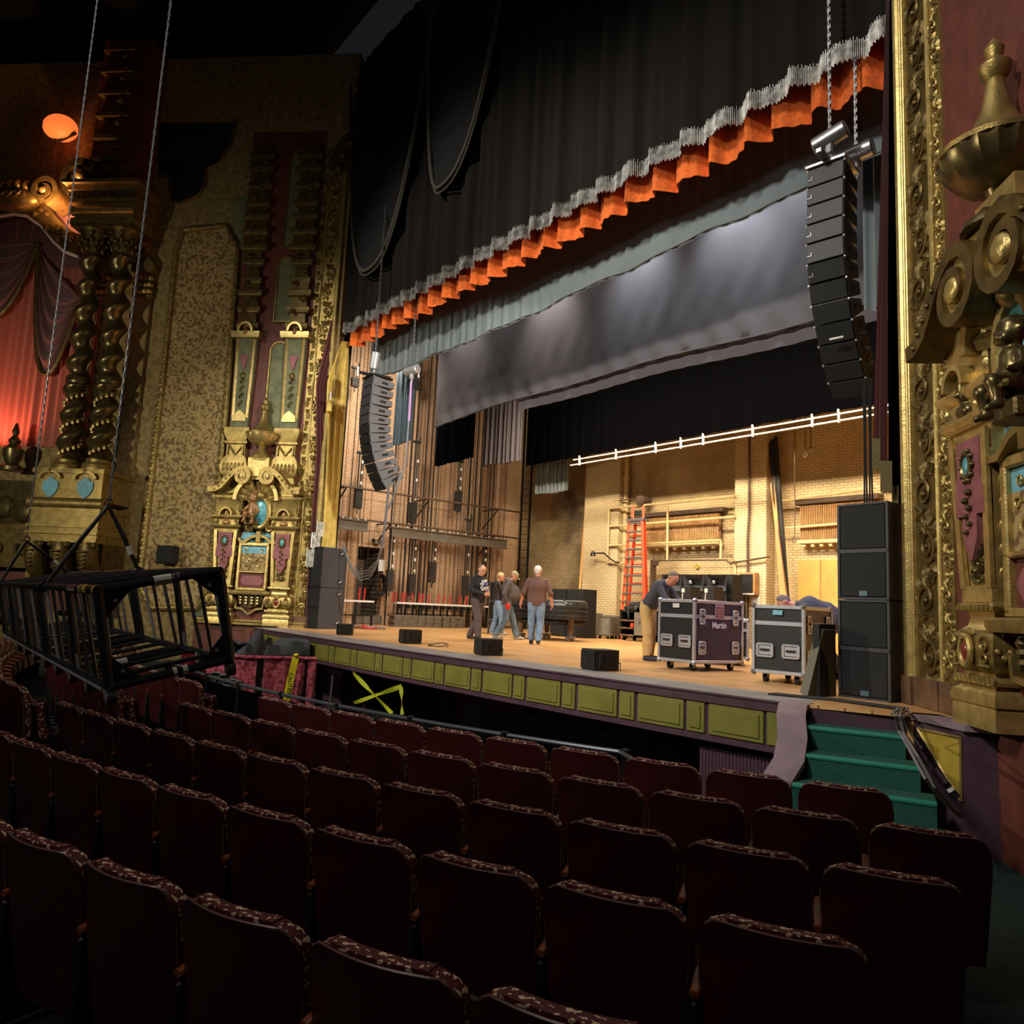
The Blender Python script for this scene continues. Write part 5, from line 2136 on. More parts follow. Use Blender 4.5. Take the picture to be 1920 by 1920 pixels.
# electrical boxes on the second pier
Y = 18.08
A, B = py_(1389, 1077, Y), py_(1413, 1112, Y)
t = thing('wall_cabinet', 'black fronted electrical cabinet in a pale frame on the second pier', 'electrical box', (float(A[0]), Y, float(B[2])))
w_, h_ = float(B[0]-A[0]), float(A[2]-B[2])
MB().rbox((w_/2, .06, h_/2), (w_+.12, .2, h_+.10), .01).build('case', M['slat'], t)
MB().rbox((w_/2, -.05, h_/2), (w_, .04, h_), .01).build('door', M['black'], t)
m = MB()
for x0, x1, z0, z1 in ((-.05, w_+.05, -.05, -.01), (-.05, -.01, 0, h_)):
    m.bb(x0, x1, -.08, -.02, z0, z1)
m.build('pale_edge', M['white'], t)
t = thing('conduit_run', 'brown conduit dropping down the second pier to the black fronted cabinet', 'conduit', (float(A[0])+.2, 18.2, 2.4))
MB().tube([tuple(py_(x, y, 18.2)) for x, y in ((1405, 820), (1405, 960), (1402, 1010), (1402, 1074))], .035, 6).build('pipe', M['rust'], t, world=True)
MB().tube([tuple(py_(x, y, 18.2)) for x, y in ((1396, 1114), (1397, 1150), (1392, 1185))], .02, 5).build('cable', M['blkcable'], t, world=True)
MB().tube([tuple(py_(x, y, 18.2)) for x, y in ((1402, 1114), (1403, 1150), (1398, 1190))], .02, 5).build('cable', M['blkcable'], t, world=True)
A, B = py_(1377, 1095, 18.1), py_(1386, 1113, 18.1)
single('switch_box', MB().rbox((float(A[0]+B[0])/2, 18.14, float(A[2]+B[2])/2), (float(B[0]-A[0]), .14, float(A[2]-B[2])), .01), M['black'], 'small black switch box left of the black fronted cabinet', 'electrical box')
A, B = py_(1406, 1118, 18.2), py_(1422, 1133, 18.2)
single('sign_plate', MB().rbox((float(A[0]+B[0])/2, 18.26, float(A[2]+B[2])/2), (float(B[0]-A[0]), .02, float(A[2]-B[2])), .004), M['white'], 'small pale plate below the black fronted cabinet', 'plate')
single('wall_disc', MB().cyl(tuple(py_(1307, 1062, 18.66)), tuple(py_(1307, 1062, 18.62)), .07, n=12), M['mustard'], 'pair of small yellow discs on the back wall above the horn speakers', 'disc')
# bundle of leaning poles and lumber right of the second pier
for k, (a, b, r, mtn, lab) in enumerate((((1470, 1140), (1446, 850), .07, 'ply', 'orange brown leaning timber right of the second pier, nearest the pier'), ((1463, 1040), (1446, 905), .05, 'slat', 'shorter leaning timber right of the second pier'),
                                         ((1467, 1105), (1443, 830), .05, 'arbor', 'dark leaning pole right of the second pier, first of the dark poles'), ((1471, 1105), (1448, 825), .05, 'arbor', 'dark leaning pole right of the second pier, middle of the dark poles'), ((1476, 1110), (1454, 820), .05, 'arbor', 'dark leaning pole right of the second pier, nearest the right radiator'))):
    A, B = py_(*a, 17.9+.05*k), py_(*b, 18.45)
    n_ = (A-B)/abs(float(A[2]-B[2]))
    A2 = A+n_*float(A[2])
    single('leaning_timber' if mtn in ('ply', 'slat') else 'leaning_pole', MB().tube([tuple(A2), tuple(B)], r, 4 if mtn in ('ply', 'slat') else 7), M[mtn], lab, 'timber' if mtn in ('ply', 'slat') else 'pole')
# plywood panel leaning at the right
A, B, C_, D = py_(1496, 1050, 18.5), py_(1640, 1035, 18.5), py_(1490, 1190, 18.4), py_(1640, 1200, 18.4)
t = thing('plywood_panel', 'tall orange plywood panel against the back wall left of the right speaker stack', 'panel', (float(A[0]), 18.4, 0))
x0, x1 = float(A[0]), -8.2
zt = float(A[2])
MB().rbox(((x0+x1)/2, 18.52, zt/2), (x1-x0, .05, zt), .006).build('sheet', M['ply'], t, world=True)
m = MB()
m.bb(x0, x1, 18.44, 18.5, 1.15, 1.22)
m.bb((x0+x1)/2-.6, (x0+x1)/2-.57, 18.47, 18.5, 0, zt)
m.build('batten', M['slat'], t, world=True)
# hanging hook lines
for px, y1 in ((1510, 850), (1520, 838), (1490, 1010)):
    A, B = py_(px, 780, 17.4), py_(px, y1, 17.4)
    t = thing('hook_line', 'thin brown hook line hanging in front of the back wall' if px != 1490 else 'long thin pull cord hanging in front of the right pipe rails', 'line', (float(B[0]), 17.4, float(B[2])), group='hook lines at the back wall' if px != 1490 else None)
    MB().cyl((0, 0, 0), (0, 0, 3.5), .012, n=5).build('line', M['rust'], t)
    MB().tube([(.05*math.cos(a), 0, -.05+.05*math.sin(a)) for a in [i*.6 for i in range(11)]], .012, 5, hint=(0, 1, 0)).build('ring', M['rust'], t)
t = thing('multicore_drop', 'bundle of dark cables dropping behind the right speaker array to the stack', 'cables', (-4.0, 8.7, 2.2))
for k in range(4):
    A, B = py_(1618+5*k, 710, 8.9), py_(1621+5*k, 945, 8.9)
    MB().tube([tuple(A), tuple((A+B)/2+np.array([.01*(-1)**k, 0, 0])), tuple(B)], .011, 5).build('cable', M['blkcable'], t, world=True)

# ------------------------------------------------------------------ line arrays
def line_array(P0, P1, zt, H, n, ang, label, lit, name):
    """P0,P1: top front corners (as seen from the house, left to right)"""
    e = Vector((P1[0]-P0[0], P1[1]-P0[1], 0))
    Wd = e.length
    rz = math.atan2(e.y, e.x)
    t = thing('line_array', label, 'speaker array', (P0[0], P0[1], zt), rz)
    h = H/n*1.03
    y, z = 0.0, 0.0
    D = .46 if name == 'R' else .58
    for i in range(n):
        a = ang(i/(n-1))
        ca, sa = math.cos(a), math.sin(a)
        rot = Matrix.Translation((0, y, z)) @ Matrix.Rotation(a, 4, 'X')
        # box in its own frame: front at y=0, from z=0 down to -h
        m = MB()
        m.T = rot
        g = .012
        m.prism([(0, -g), (.05, -g*.6), (D, -h*.2), (D, -h*.8), (.05, -h+g*.6), (0, -h+g)], 0, Wd, 'x')
        c = m.build('speaker_cabinet', M['spklit'] if name == 'L' else M['spkblack'], t, smooth=20)  # left cabinets paler, the light on their sides put into the coat
        m = MB()
        m.T = rot
        m.rbox((Wd/2, -.008, -h/2), (Wd-.012, .03, h-.02), .006)
        m.build('grille', M['grille'] if not lit(i) else M['spkgrey'], c)  # upper grilles take a paler coat as painted light
        for sx in (-.003, Wd+.003):
            m = MB()
            m.T = rot
            m.rbox((sx, D*.55, -h*.5), (.014, .17, .06), .02)
            m.build('handle_slot', M['black'], c)
        for sx in (.0, Wd):
            m = MB()
            m.T = rot
            m.ball((sx, -.005, -.01), .018, 6)
            m.build('rigging_pin', M['steelw'], c)
        if name == 'R' and i < 6:
            m = MB()
            m.T = rot
            m.rbox((.04, -.028, -h*.62), (.055, .008, .01), .002)
            m.rbox((.065, -.028, -h*.55), (.01, .008, .05), .002)
            m.build('corner_mark', M['steelw'], c)
        y += h*sa*1.0
        z -= h*ca
    m = MB()
    m.rbox((Wd/2, .2, .03), (Wd+.05, .5, .05), .01)
    m.rbox((Wd/2, .2, .08), (.08, .9, .07), .01)
    m.build('fly_frame', M['steel'] if name == 'R' else M['blk'], t)
    return t, Wd, rz


def hoist(label, P, axis, chain_top, mt):
    t = thing('chain_hoist', label, 'hoist', P)
    a = Vector(axis).normalized()
    m = MB()
    p = Vector((0, 0, 0))
    m.tube([p-a*.22, p-a*.2, p+a*.2, p+a*.22], [.09, .115, .115, .09], 12)
    m.rbox((0, 0, -.14), (.1, .1, .18), .02)
    m.build('motor_body', mt, t)
    m = MB()
    m.tube([(0, 0, -.22), (.03, 0, -.28), (0, 0, -.36), (-.03, 0, -.30)], .016, 6)
    m.build('hook', M['steelw'], t)
    m = MB()
    L = chain_top-P[2]
    n = int(L/.06)
    for k in range(n):
        zc = .08+.06*k
        if k % 2:
            m.bb(-.022, .022, -.008, .008, zc-.035, zc+.035)
        else:
            m.bb(-.008, .008, -.022, .022, zc-.035, zc+.035)
    m.build('chain', M['steel'], t, smooth=0)
    return t


Z0 = 6.5
P0 = py_(1515, 322, 8.4)
Z0 = float(P0[2])
P1 = pz(1584, 297, Z0)
e = P1-P0
Lr = float(np.linalg.norm(e[:2]))
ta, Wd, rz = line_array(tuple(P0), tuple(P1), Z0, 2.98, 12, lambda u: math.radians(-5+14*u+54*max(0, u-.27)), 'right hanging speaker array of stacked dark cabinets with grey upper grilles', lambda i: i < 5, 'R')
m = MB()
m.rbox((Wd*.6, .18-.0, -2.22), (.17, .02, .025), .004)
m.build('badge', M['white'], ta)
ex_ = Vector((math.cos(rz), math.sin(rz), 0))
q = Vector(P0)+ex_*Wd*.45+Vector((-ex_.y, ex_.x, 0))*.2
hoist('chain hoist holding the front of the right speaker array', (q.x, q.y, Z0+.48), (ex_.x, ex_.y, .25), 11, M['steel'])
q2 = Vector(P0)+ex_*Wd*.85+Vector((-ex_.y, ex_.x, 0))*.62
hoist('smaller chain hoist behind the right speaker array', (q2.x, q2.y, Z0+.40), (ex_.x, ex_.y, .1), 11, M['steel'])
P0 = py_(683, 711, 8.55)
P0 = (float(P0[0])+.0, float(P0[1]), float(P0[2])-.02)
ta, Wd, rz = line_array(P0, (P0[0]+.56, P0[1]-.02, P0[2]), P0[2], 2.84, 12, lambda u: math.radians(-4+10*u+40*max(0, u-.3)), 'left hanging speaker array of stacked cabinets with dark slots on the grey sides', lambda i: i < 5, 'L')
hoist('silver chain hoist on top of the left speaker array', (P0[0]+.3, P0[1]+.1, P0[2]+.46), (.2, 0, 1), 11, M['steelw'])
hoist('silver chain hoist behind the left speaker array', (P0[0]+1.05, P0[1]+.75, P0[2]+.20), (1, .2, .05), 11, M['steelw'])
t = thing('lift_sling', 'lavender lifting sling hanging beside the left speaker array', 'sling', (P0[0]+1.1, P0[1]+.76, P0[2]-1.5))
A = Vector((P0[0]+1.05, P0[1]+.75, P0[2]-.1))
MB().tube([A, A+Vector((.02, 0, -1.0))], .03, 6).build('sling', M['lavender'], t, world=True)
MB().tube([A+Vector((.02, 0, -1.0)), A+Vector((-.02, 0, -2.1)), A+Vector((-.35, -.2, -3.2))], .022, 5).build('tail_line', M['ropegrey'], t, world=True)
# cable loop from the left array down to the left stack
t = thing('cable_loop', 'grey cable loop hanging from the left speaker array to the left stack', 'cables', (-18.0, 9.0, 1.6))
Yc = 9.0
for k in range(4):
    cp = [(728, 905), (724, 950), (716, 1020), (704, 1066), (692, 1084), (676, 1088), (662, 1076), (653, 1055), (648, 1036), (643, 1030)]
    P = [py_(x-2*k*(i > 3)+k, y-5*k*(i > 2), Yc+.2*(i/9)) for i, (x, y) in enumerate(cp)]
    MB().tube([tuple(p) for p in P], .014, 5).build('cable', M['cable'], t, world=True)

# ------------------------------------------------------------------ subwoofer stacks
def sub(P, rz, Wd, D, H, label, side_handles=False, badge=True):
    t = thing('subwoofer', label, 'subwoofer', P, rz)
    m = MB()
    m.rbox((Wd/2, D/2, H/2), (Wd, D, H), .012)
    m.build('cabinet', M['spkgrey'] if side_handles else M['spkblack'], t)
    for z0, z1 in ((.03, H*.5-.025), (H*.5+.025, H-.03)):
        m = MB()
        m.rbox((Wd/2, -.005, (z0+z1)/2), (Wd-.07, .03, z1-z0), .008)
        m.build('grille', M['grille'], t)
    m = MB()
    m.bb(.0, .028, -.02, .02, 0, H)
    m.bb(Wd-.028, Wd, -.02, .02, 0, H)
    m.bb(0, Wd, -.02, .02, 0, .022)
    m.bb(0, Wd, -.02, .02, H-.022, H)
    m.bb(0, Wd, -.02, .015, H*.5-.022, H*.5+.022)
    m.build('front_frame', M['spkgrey'] if not side_handles else M['spkblack'], t)
    if badge:
        m = MB().rbox((Wd*.52, -.026, .065), (.1, .012, .06), .004)
        m.build('badge', mat('badge_blue_grey', (84, 110, 120), .4), t)
    if side_handles:
        for z in (.16, H-.16) if H > 1 else (.5,):
            m = MB()
            m.rbox((Wd+.002, D*.74, z), (.02, .13, .10), .01)
            m.build('handle_cup', M['black'], t)
            m = MB()
            m.cyl((Wd+.014, D*.70, z-.02), (Wd+.014, D*.80, z+.03), .016, n=6)
            m.build('handle_bar', M['steelw'], t)
    return t


P = (-4.32, 8.40, 0)
rz = -.07
for k, lab in ((0, 'lower black subwoofer of the right stack, standing on the stage'), (1, 'upper black subwoofer of the right stack')):
    sub((P[0], P[1], 1.095*k), rz, .60, .62, 1.09, lab)
for k, lab in ((0, 'lower grey sided subwoofer of the left stack, standing on the stage'), (1, 'upper grey sided subwoofer of the left stack')):
    sub((-19.42, 8.62, 1.095*k), .12, .72, .78, 1.09, lab, True, False)
# olive padded panel leaning by the right stack
t = thing('padded_panel', 'olive grey padded panel leaning against the right subwoofer stack', 'padded panel', (-4.5, 7.95, 0))
q = [pz(1517, 1307, 0), pz(1569, 1306, 0)]
m = MB()
a0, a1 = q[0], q[1]
zt0 = .74
m.slab(lambda u, v: (float(a0[0]+(a1[0]-a0[0])*u)+.10*v*(1-u)-.02, float(a0[1]+(a1[1]-a0[1])*u)+.17*v*(1-u), .03*math.sin(PI*u)*0+zt0*v), 8, 8, (-.10, .02, .03))
m.build('pad', mat('olive_grey_vinyl', (78, 72, 50), .45, bump=.2, bscale=14), t, world=True, smooth=50)
m = MB()
m.bb(-4.42, -4.34, 8.0, 8.36, 0, .8)
m.build('board', M['black'], t, world=True)

# ------------------------------------------------------------------ stage edge monitors
def monitor(px, py, rz, k, label):
    P = pz(px, py, 0.0)
    t = thing('stage_monitor', label, 'monitor speaker', (float(P[0]), float(P[1]), 0.005), rz)
    w_, d_, h_ = .44*k, .40*k, .30*k
    m = MB()
    m.prism([(-w_/2, -.0), (w_/2, -.0), (w_/2-.02, d_), (-w_/2+.02, d_)], 0, h_, 'z')
    m.build('cabinet', M['spkblack'], t)
    m = MB()
    m.rbox((0, -.012, h_/2), (w_-.02, .03, h_-.02), .012)
    m.build('grille', M['black'], t)
    m = MB()
    for a, b in (((-.02, -.02), (.02, -.02)), ((-.02, .02), (.02, .02)), ((-.02, -.02), (-.02, .02)), ((.02, -.02), (.02, .02))):
        m.cyl((a[0]-.05, -.03, h_*.45+a[1]), (b[0]-.05, -.03, h_*.45+b[1]), .004, n=4)
    m.build('square_emblem', M['spkgrey'], t)
    m = MB()
    m.cyl((w_/2-.045, d_*.62, h_*.55), (w_/2+.004, d_*.63, h_*.55), .085, n=14)
    m.rbox((w_/2-.004, d_*.22, h_*.5), (.03, .06, h_*.6), .008)
    m.build('side_handle', M['black'], t)
    m = MB()
    m.tube([(w_/2-.05, d_*.9, .06), (w_/2+.05, d_*.95, .12), (w_/2+.08, d_*.9, .02), (w_/2+.16, d_*.8, .012)], .008, 5)
    m.build('cable', M['blkcable'], t)


monitor(634, 1190, -.6, .82, 'black stage edge monitor nearest the left speaker stack')
monitor(753, 1206, -.3, .9, 'black stage edge monitor, second from the left speaker stack')
monitor(897, 1228, -.3, .9, 'black stage edge monitor, third from the left speaker stack')
monitor(1103, 1256, -.3, .95, 'black stage edge monitor with a square emblem, nearest the flight cases')
t = thing('cable_pile', 'tangle of grey and red cables on the stage beside the left stack', 'cables', (-17.6, 9.6, 0))
A = pz(672, 1179, 0)
for k in range(6):
    Rk = random.Random(k)
    P = []
    c = A+np.array([Rk.uniform(-.5, .5), Rk.uniform(-.25, .35), 0])
    for i in range(22):
        P.append((float(c[0])+Rk.uniform(.2, .35)*math.cos(i*.9), float(c[1])+Rk.uniform(.15, .3)*math.sin(i*.9), .02+.012*(i % 5)+.03*Rk.random()))
    MB().tube(P, .014, 5).build('cable', M['cable'] if k % 3 else M['red'], t, world=True)
for px, py, r in ((820, 1212, .3), (1690, 1335, 0)):
    if r:
        A = pz(px, py, 0)
        t = single('cable_loop', MB().tube([(float(A[0])+.3*math.cos(i*.5)*(1-i*.03), float(A[1])+.16*math.sin(i*.5), .012+.05*max(0, math.sin(i*.5))) for i in range(16)], .009, 5), M['blkcable'], 'small black cable loop on the stage edge between two monitors', 'cable')
# cable runs over the apron and down the stairs
t = thing('stair_cables', 'black cables running over the stage edge and down the green steps', 'cables', (-3.6, 7.6, -.6))
P = [pz(1440, 1301, .014), pz(1490, 1306, .014), pz(1560, 1312, .014), pz(1630, 1322, .014), pz(1690, 1330, .014)]
for k in range(3):
    MB().tube([tuple(p+np.array([.02*k, .03*k, .004*k])) for p in P], .012, 5).build('cable', M['blkcable'], t, world=True)
P = [pz(1685, 1326, .02), pz(1672, 1338, .025), pz(1690, 1345, .03), pz(1708, 1337, .03), pz(1697, 1327, .03), pz(1675, 1335, .04)]
MB().tube([tuple(p) for p in P], .012, 5).build('cable', M['cable'], t, world=True)
for k, q in enumerate((((1683, 1330, .03), (1680, 1345, .02), (1685, 1370, -.12), (1705, 1405, -.16), (1735, 1460, -.34), (1765, 1500, -.52), (1800, 1530, -.70)),
                       ((1690, 1330, .03), (1687, 1345, .02), (1694, 1375, -.12), (1722, 1420, -.16), (1752, 1475, -.36), (1785, 1515, -.56), (1806, 1530, -.70)),
                       ((1690, 1338, .03), (1700, 1365, -.05), (1730, 1405, -.14), (1755, 1440, -.30), (1775, 1470, -.36)))):
    MB().tube([tuple(pz(*a)) for a in q], .013 if k < 2 else .009, 6).build('cable', M['cable' if k < 2 else 'blkcable'], t, world=True)
A, B = pz(1772, 1468, -.36), pz(1795, 1497, -.46)
d = (B-A)
MB().tube([tuple(A), tuple(A+d*.3)], .03, 8).build('connector', M['blk'], t, world=True)
MB().tube([tuple(A+d*.3), tuple(A+d*.55)], .026, 8).build('connector_band', M['white'], t, world=True)
MB().tube([tuple(A+d*.55), tuple(B)], .03, 8).build('connector', M['blk'], t, world=True)

# ------------------------------------------------------------------ flight cases
def flight_case(A, B, C_, H, label, split=True, wheel=.13, logo=None, sticker=None, plum=True, ncast=True, kind='tall'):
    """A,B near edge corners (end panel), B->C long side; footprint parallelogram"""
    A, B, C_ = Vector(A), Vector(B), Vector(C_)
    e1 = (B-A)
    w_ = e1.length
    rz = math.atan2(e1.y, e1.x)
    e1.normalize()
    n = Vector((-e1.y, e1.x, 0))
    L = (C_-B).dot(n)
    t = thing('flight_case', label, 'flight case', tuple(A), rz)
    z0, z1 = wheel, H
    m = MB()
    m.bb(0, w_, 0, L, z0, z1*.76 if kind == 'tall' else z1*.7)
    m.build('body', M['lam'], t, smooth=0)
    zs = z0+(z1-z0)*.74
    m = MB()
    m.bb(0.001, w_-.001, .001, L-.001, zs, z1)
    m.build('lid', M['lam'], t, smooth=0)
    m = MB()
    m.bb(w_, w_+.004, .02, L-.02, z0+.02, z1-.02)
    m.build('side_panel', M['lam_purple_lit'], t, smooth=0)
    m = MB()
    q = .032
    for x in (0, w_):
        for y in (0, L):
            m.rbox((x, y, (z0+z1)/2), (q*1.4, q*1.4, z1-z0), .006)
    for z in (z0+.012, z1-.012):
        for y in (0, L):
            m.rbox((w_/2, y, z), (w_, q*1.2, q*1.5), .006)
        for x in (0, w_):
            m.rbox((x, L/2, z), (q*1.2, L, q*1.5), .006)
    for y in (0, L):
        m.rbox((w_/2, y, zs), (w_, q*.7, .055), .004)
    for x in (0, w_):
        m.rbox((x, L/2, zs), (q*.7, L, .055), .004)
    m.build('aluminium_edging', M['steelw'], t)
    m = MB()
    for x in (0, w_):
        for y in (0, L):
            for z in (z0, z1):
                m.ball((x, y, z), .042, 8)
    m.build('ball_corners', M['steel'], t)

    def cup(c, ax, sw, sh, nm, mats=('steelw', 'steel')):
        m = MB()
        for (dx, dz_, sx, sz) in ((0, sh/2, sw, .028), (0, -sh/2, sw, .028), (-sw/2, 0, .028, sh), (sw/2, 0, .028, sh)):
            if ax == 'y':
                m.rbox((c[0]+dx, c[1], c[2]+dz_), (sx+.01, .02, sz), .006)
            else:
                m.rbox((c[0], c[1]+dx, c[2]+dz_), (.02, sx+.01, sz), .006)
        if ax == 'y':
            m.rbox((c[0], c[1]+.004, c[2]), (sw*.8, .01, sh*.75), .003)
        else:
            m.rbox((c[0]-.004, c[1], c[2]), (.01, sw*.8, sh*.75), .003)
        o = m.build(nm, M[mats[0]], t)
        m = MB()
        if ax == 'y':
            m.cyl((c[0]-sw*.3, c[1]-.014, c[2]+sh*.05), (c[0]+sw*.3, c[1]-.014, c[2]+sh*.05), .014, n=6)
        else:
            m.cyl((c[0]+.014, c[1]-sw*.3, c[2]+sh*.05), (c[0]+.014, c[1]+sw*.3, c[2]+sh*.05), .014, n=6)
        m.build('bar', M['black'], o)
    zc = z0+(zs-z0)*.45
    if kind == 'tall':
        for x in (.24, .76):
            cup((w_*x, -.02, zc), 'y', .20*min(1, w_/.6), .16, 'handle')
        for y in (.14, .84):
            cup((w_+.02, L*y, zs), 'x', .10, .21, 'latch')
            cup((w_+.02, L*y, z0+.22), 'x', .13, .17, 'handle')
        m = MB().rbox((w_*.5, -.02, z1-.085), (.13, .01, .065), .003)
        m.build('label_plate', M['sky'] if sticker == 'blue' else M['paper'], t)
    else:
        cup((w_*.5, -.02, zc), 'y', .2, .14, 'handle')
    if logo:
        text('lettering', logo, .13, M['white'], t, (w_+.012, L*.50, z0+(zs-z0)*.82), (PI/2, 0, PI/2), .002, .003)
    if sticker == 'warn':
        m = MB().rbox((w_+.012, L*.50, zs+.09), (.008, .22, .24), .002)
        o = m.build('warning_sticker', mat('faded_label', (150, 126, 120), .6), t)
        m = MB()
        for i in range(2):
            for j in range(4):
                m.rbox((w_+.018, L*.50-.05+.1*i, zs+.01+.045*j), (.004, .08, .018), .001)
        m.build('print_lines', mat('rust_print', (130, 60, 44), .6), o)
    for x in (.12, w_-.12):
        for y in (.12, L-.12):
            m = MB()
            m.cyl((x-.025, y, .055), (x+.025, y, .055), .055, n=14)
            o = m.build('caster', M['rubber'], t)
            m = MB()
            m.bb(x-.035, x+.035, y-.05, y+.05, z0-.02, z0)
            m.bb(x-.034, x-.028, y-.03, y+.03, .05, z0)
            m.bb(x+.028, x+.034, y-.03, y+.03, .05, z0)
            m.build('fork', M['steel'], o)
    return t


def g3(px, py):
    p = pz(px, py, 0.0)
    return (float(p[0]), float(p[1]), 0.0)


def corners(B, th, w_, L):
    c, s = math.cos(th), math.sin(th)
    return (B[0]-c*w_, B[1]-s*w_, 0), B, (B[0]-s*L, B[1]+c*L, 0)


flight_case(*corners((-6.95, 9.21, 0), -.05, .68, 1.13), 1.05, 'tall black flight case with white lettering on its purple lit side, left of the pair', logo='Martin', sticker='warn')
flight_case(*corners((-5.11, 9.03, 0), .17, .66, 1.02), 1.0, 'tall black flight case with a pale blue label, nearest the right speaker stack', logo='Martin', sticker='blue')
flight_case((-8.55, 10.5, 0), (-7.45, 11.35, 0), (-7.85, 12.0, 0), .78, 'low flight case standing behind the two tall flight cases', kind='low')
A = pz(1218, 1258, 0)

# ------------------------------------------------------------------ covered grand piano
pc_ = pz(1010, 1207, 0)
t = thing('grand_piano', 'grand piano under a black quilted cover behind the man in brown', 'piano', (-14.9, 13.6, 0), .15)
out = [(-.78, -.75), (-.78, .75), (-.4, .78), (.2, .74), (.75, .52), (1.02, .2), (1.06, -.25), (.9, -.6), (.5, -.75)]


def ro(s, dz_):
    return [(x*s, y*s, dz_) for x, y in out]


def ring_loft(m, rings):
    n = len(rings[0])
    o = m._a([p for r in rings for p in r])
    for i in range(len(rings)-1):
        for k in range(n):
            l = (k+1) % n
            m._q(((i*n+k, i*n+l, i*n+n+l, i*n+n+k),), o)
    m._q((tuple(range(n-1, -1, -1)), tuple(range((len(rings)-1)*n, len(rings)*n))), o)
    return m


def dense(s, z, wob=0.0, seed=0):
    P = []
    n = len(out)
    for i in range(n):
        a, b = out[i], out[(i+1) % n]
        for k in range(5):
            u = k/5
            x, y = a[0]+(b[0]-a[0])*u, a[1]+(b[1]-a[1])*u
            w2 = 1+wob*math.sin((i*5+k)*2.1+seed)
            P.append((x*s*w2, y*s*w2, z+.02*wob*20*math.sin((i*5+k)*1.3+seed)*.3))
    return P


m = MB()
ring_loft(m, [dense(1.01, .55, .02, 1), dense(1.02, .72, .012, 2), dense(1.015, .9, .012, 3), dense(1.0, 1.0, .004, 4), dense(.95, 1.035, .004, 5)])
m.build('quilted_cover', M['vinyl'], t, smooth=50)
m = MB()
for z in (.66, .78, .9):
    m.tube([(p[0]*1.012, p[1]*1.012, z) for p in dense(1.015, z)]+[(dense(1.015, z)[0][0]*1.012, dense(1.015, z)[0][1]*1.012, z)], .006, 4, caps=False)
m.build('cover_seam', M['spkgrey'], t)
for x, y in ((-.6, -.55), (-.6, .55), (.72, -.1)):
    m = MB()
    m.tube([(x, y, .58), (x, y, .5), (x, y, .16)], [.10, .085, .06], 8)
    o = m.build('leg', M['plinth'], t)
    m = MB()
    m.cyl((x-.03, y-.09, .055), (x+.03, y-.09, .055), .055, n=10)
    m.cyl((x-.03, y+.09, .055), (x+.03, y+.09, .055), .055, n=10)
    m.rbox((x, y, .11), (.2, .24, .07), .02)
    m.build('caster', M['steel'], o)
m = MB().rbox((-.05, 0, .48), (1.5, 1.3, .14), .04)
m.build('case_underside', M['black'], t)
m = MB()
for i in range(5):
    m.rbox((.1+.2*i, .05*(-1)**i, 1.045), (.14, .2, .012), .003, rz=.4*i)
m.build('paper_tags', M['white'], t)
# things at the back of the stage
A, B = py_(1036, 1128, 15.5), py_(1064, 1105, 15.5)
for px0, px1, lab in ((1034, 1062, 'black cabinet standing behind the piano, left one'), (1063, 1094, 'black cabinet standing behind the piano, right one')):
    A, B = py_(px0, 1104, 15.6), py_(px1, 1104, 15.6)
    t = thing('black_cabinet', lab, 'cabinet', (float(A[0]), 15.6, 0))
    w_ = float(B[0]-A[0])-.02
    MB().rbox((w_/2, .3, float(A[2])/2), (w_, .6, float(A[2])), .015).build('body', M['black'], t)
    MB().rbox((w_/2, -.01, float(A[2])/2), (w_-.06, .02, float(A[2])-.06), .01).build('front', M['grille'], t)
A = pz(914, 1180, 0)
for k, lab in ((0, 'lower framed black road case by the ropes, between the hooded man and the bearded man'), (1, 'upper framed black road case by the ropes, between the hooded man and the blond man')):
    Y = 13.6
    A, B = py_(913, 1180, Y), py_(937, 1180, Y)
    z0 = .42+.56*k
    t = thing('rack_case', 'framed black rack case standing between the hooded man and the blond man, %s of two' % ('lower' if k == 0 else 'upper'), 'rack case', (float(A[0]), Y, 0 if k == 0 else z0))
    w_ = float(B[0]-A[0])
    oz = z0 if k == 0 else 0
    MB().rbox((w_/2, .3, oz+.27), (w_, .5, .53), .01).build('body', M['black'], t)
    m = MB()
    for x in (0, w_):
        m.bb(x-.02, x+.02, .03, .07, oz-.0 if k else 0, oz+.54)
    for z in (oz, oz+.54):
        m.bb(0, w_, .03, .07, z-.02, z+.02)
    if k == 0:
        m.bb(0, w_, .03, .07, .2, .24)
        m.bb(0, w_, .5, .54, .2, .24)
    m.build('frame', M['beam'], t)
    m = MB().rbox((w_*.5, .04, oz+.33), (.12, .02, .12), .006)
    m.build('latch', M['steel'], t)
cs = [(1078, 1194, .42, .62), (1098, 1196, .46, .66), (1116, 1197, .62, .60), (1131, 1197, .4, .62), (1143, 1197, .34, .6)]
for k, (px, py, w_, h_) in enumerate(cs):
    A = pz(px, py, 0)
    t = thing('soft_equipment_case', 'grey brown wheeled case along the back wall, %s from the piano' % ORD[k], 'equipment case', (float(A[0]), float(A[1])+.1*k, 0), .1+.08*k)
    MB().rbox((0, .25, .08+h_/2), (w_, .45, h_), .03).build('body', M['greycase'], t)
    m = MB()
    for z in (.12, .06+h_):
        m.rbox((0, .02, z), (w_+.01, .03, .04), .008)
    for x in (-w_/2, w_/2):
        m.rbox((x, .02, .08+h_/2), (.035, .04, h_), .008)
    m.build('edging', M['beam'], t)
    m = MB()
    for x in (-w_*.35, w_*.35):
        for y in (.1, .4):
            m.cyl((x-.02, y, .045), (x+.02, y, .045), .045, n=8)
    m.build('caster', M['rubber'], t)
    if k in (3, 4):
        MB().rbox((0, .018, .45), (.12, .012, .2), .003).build('white_label', M['paper'], t)
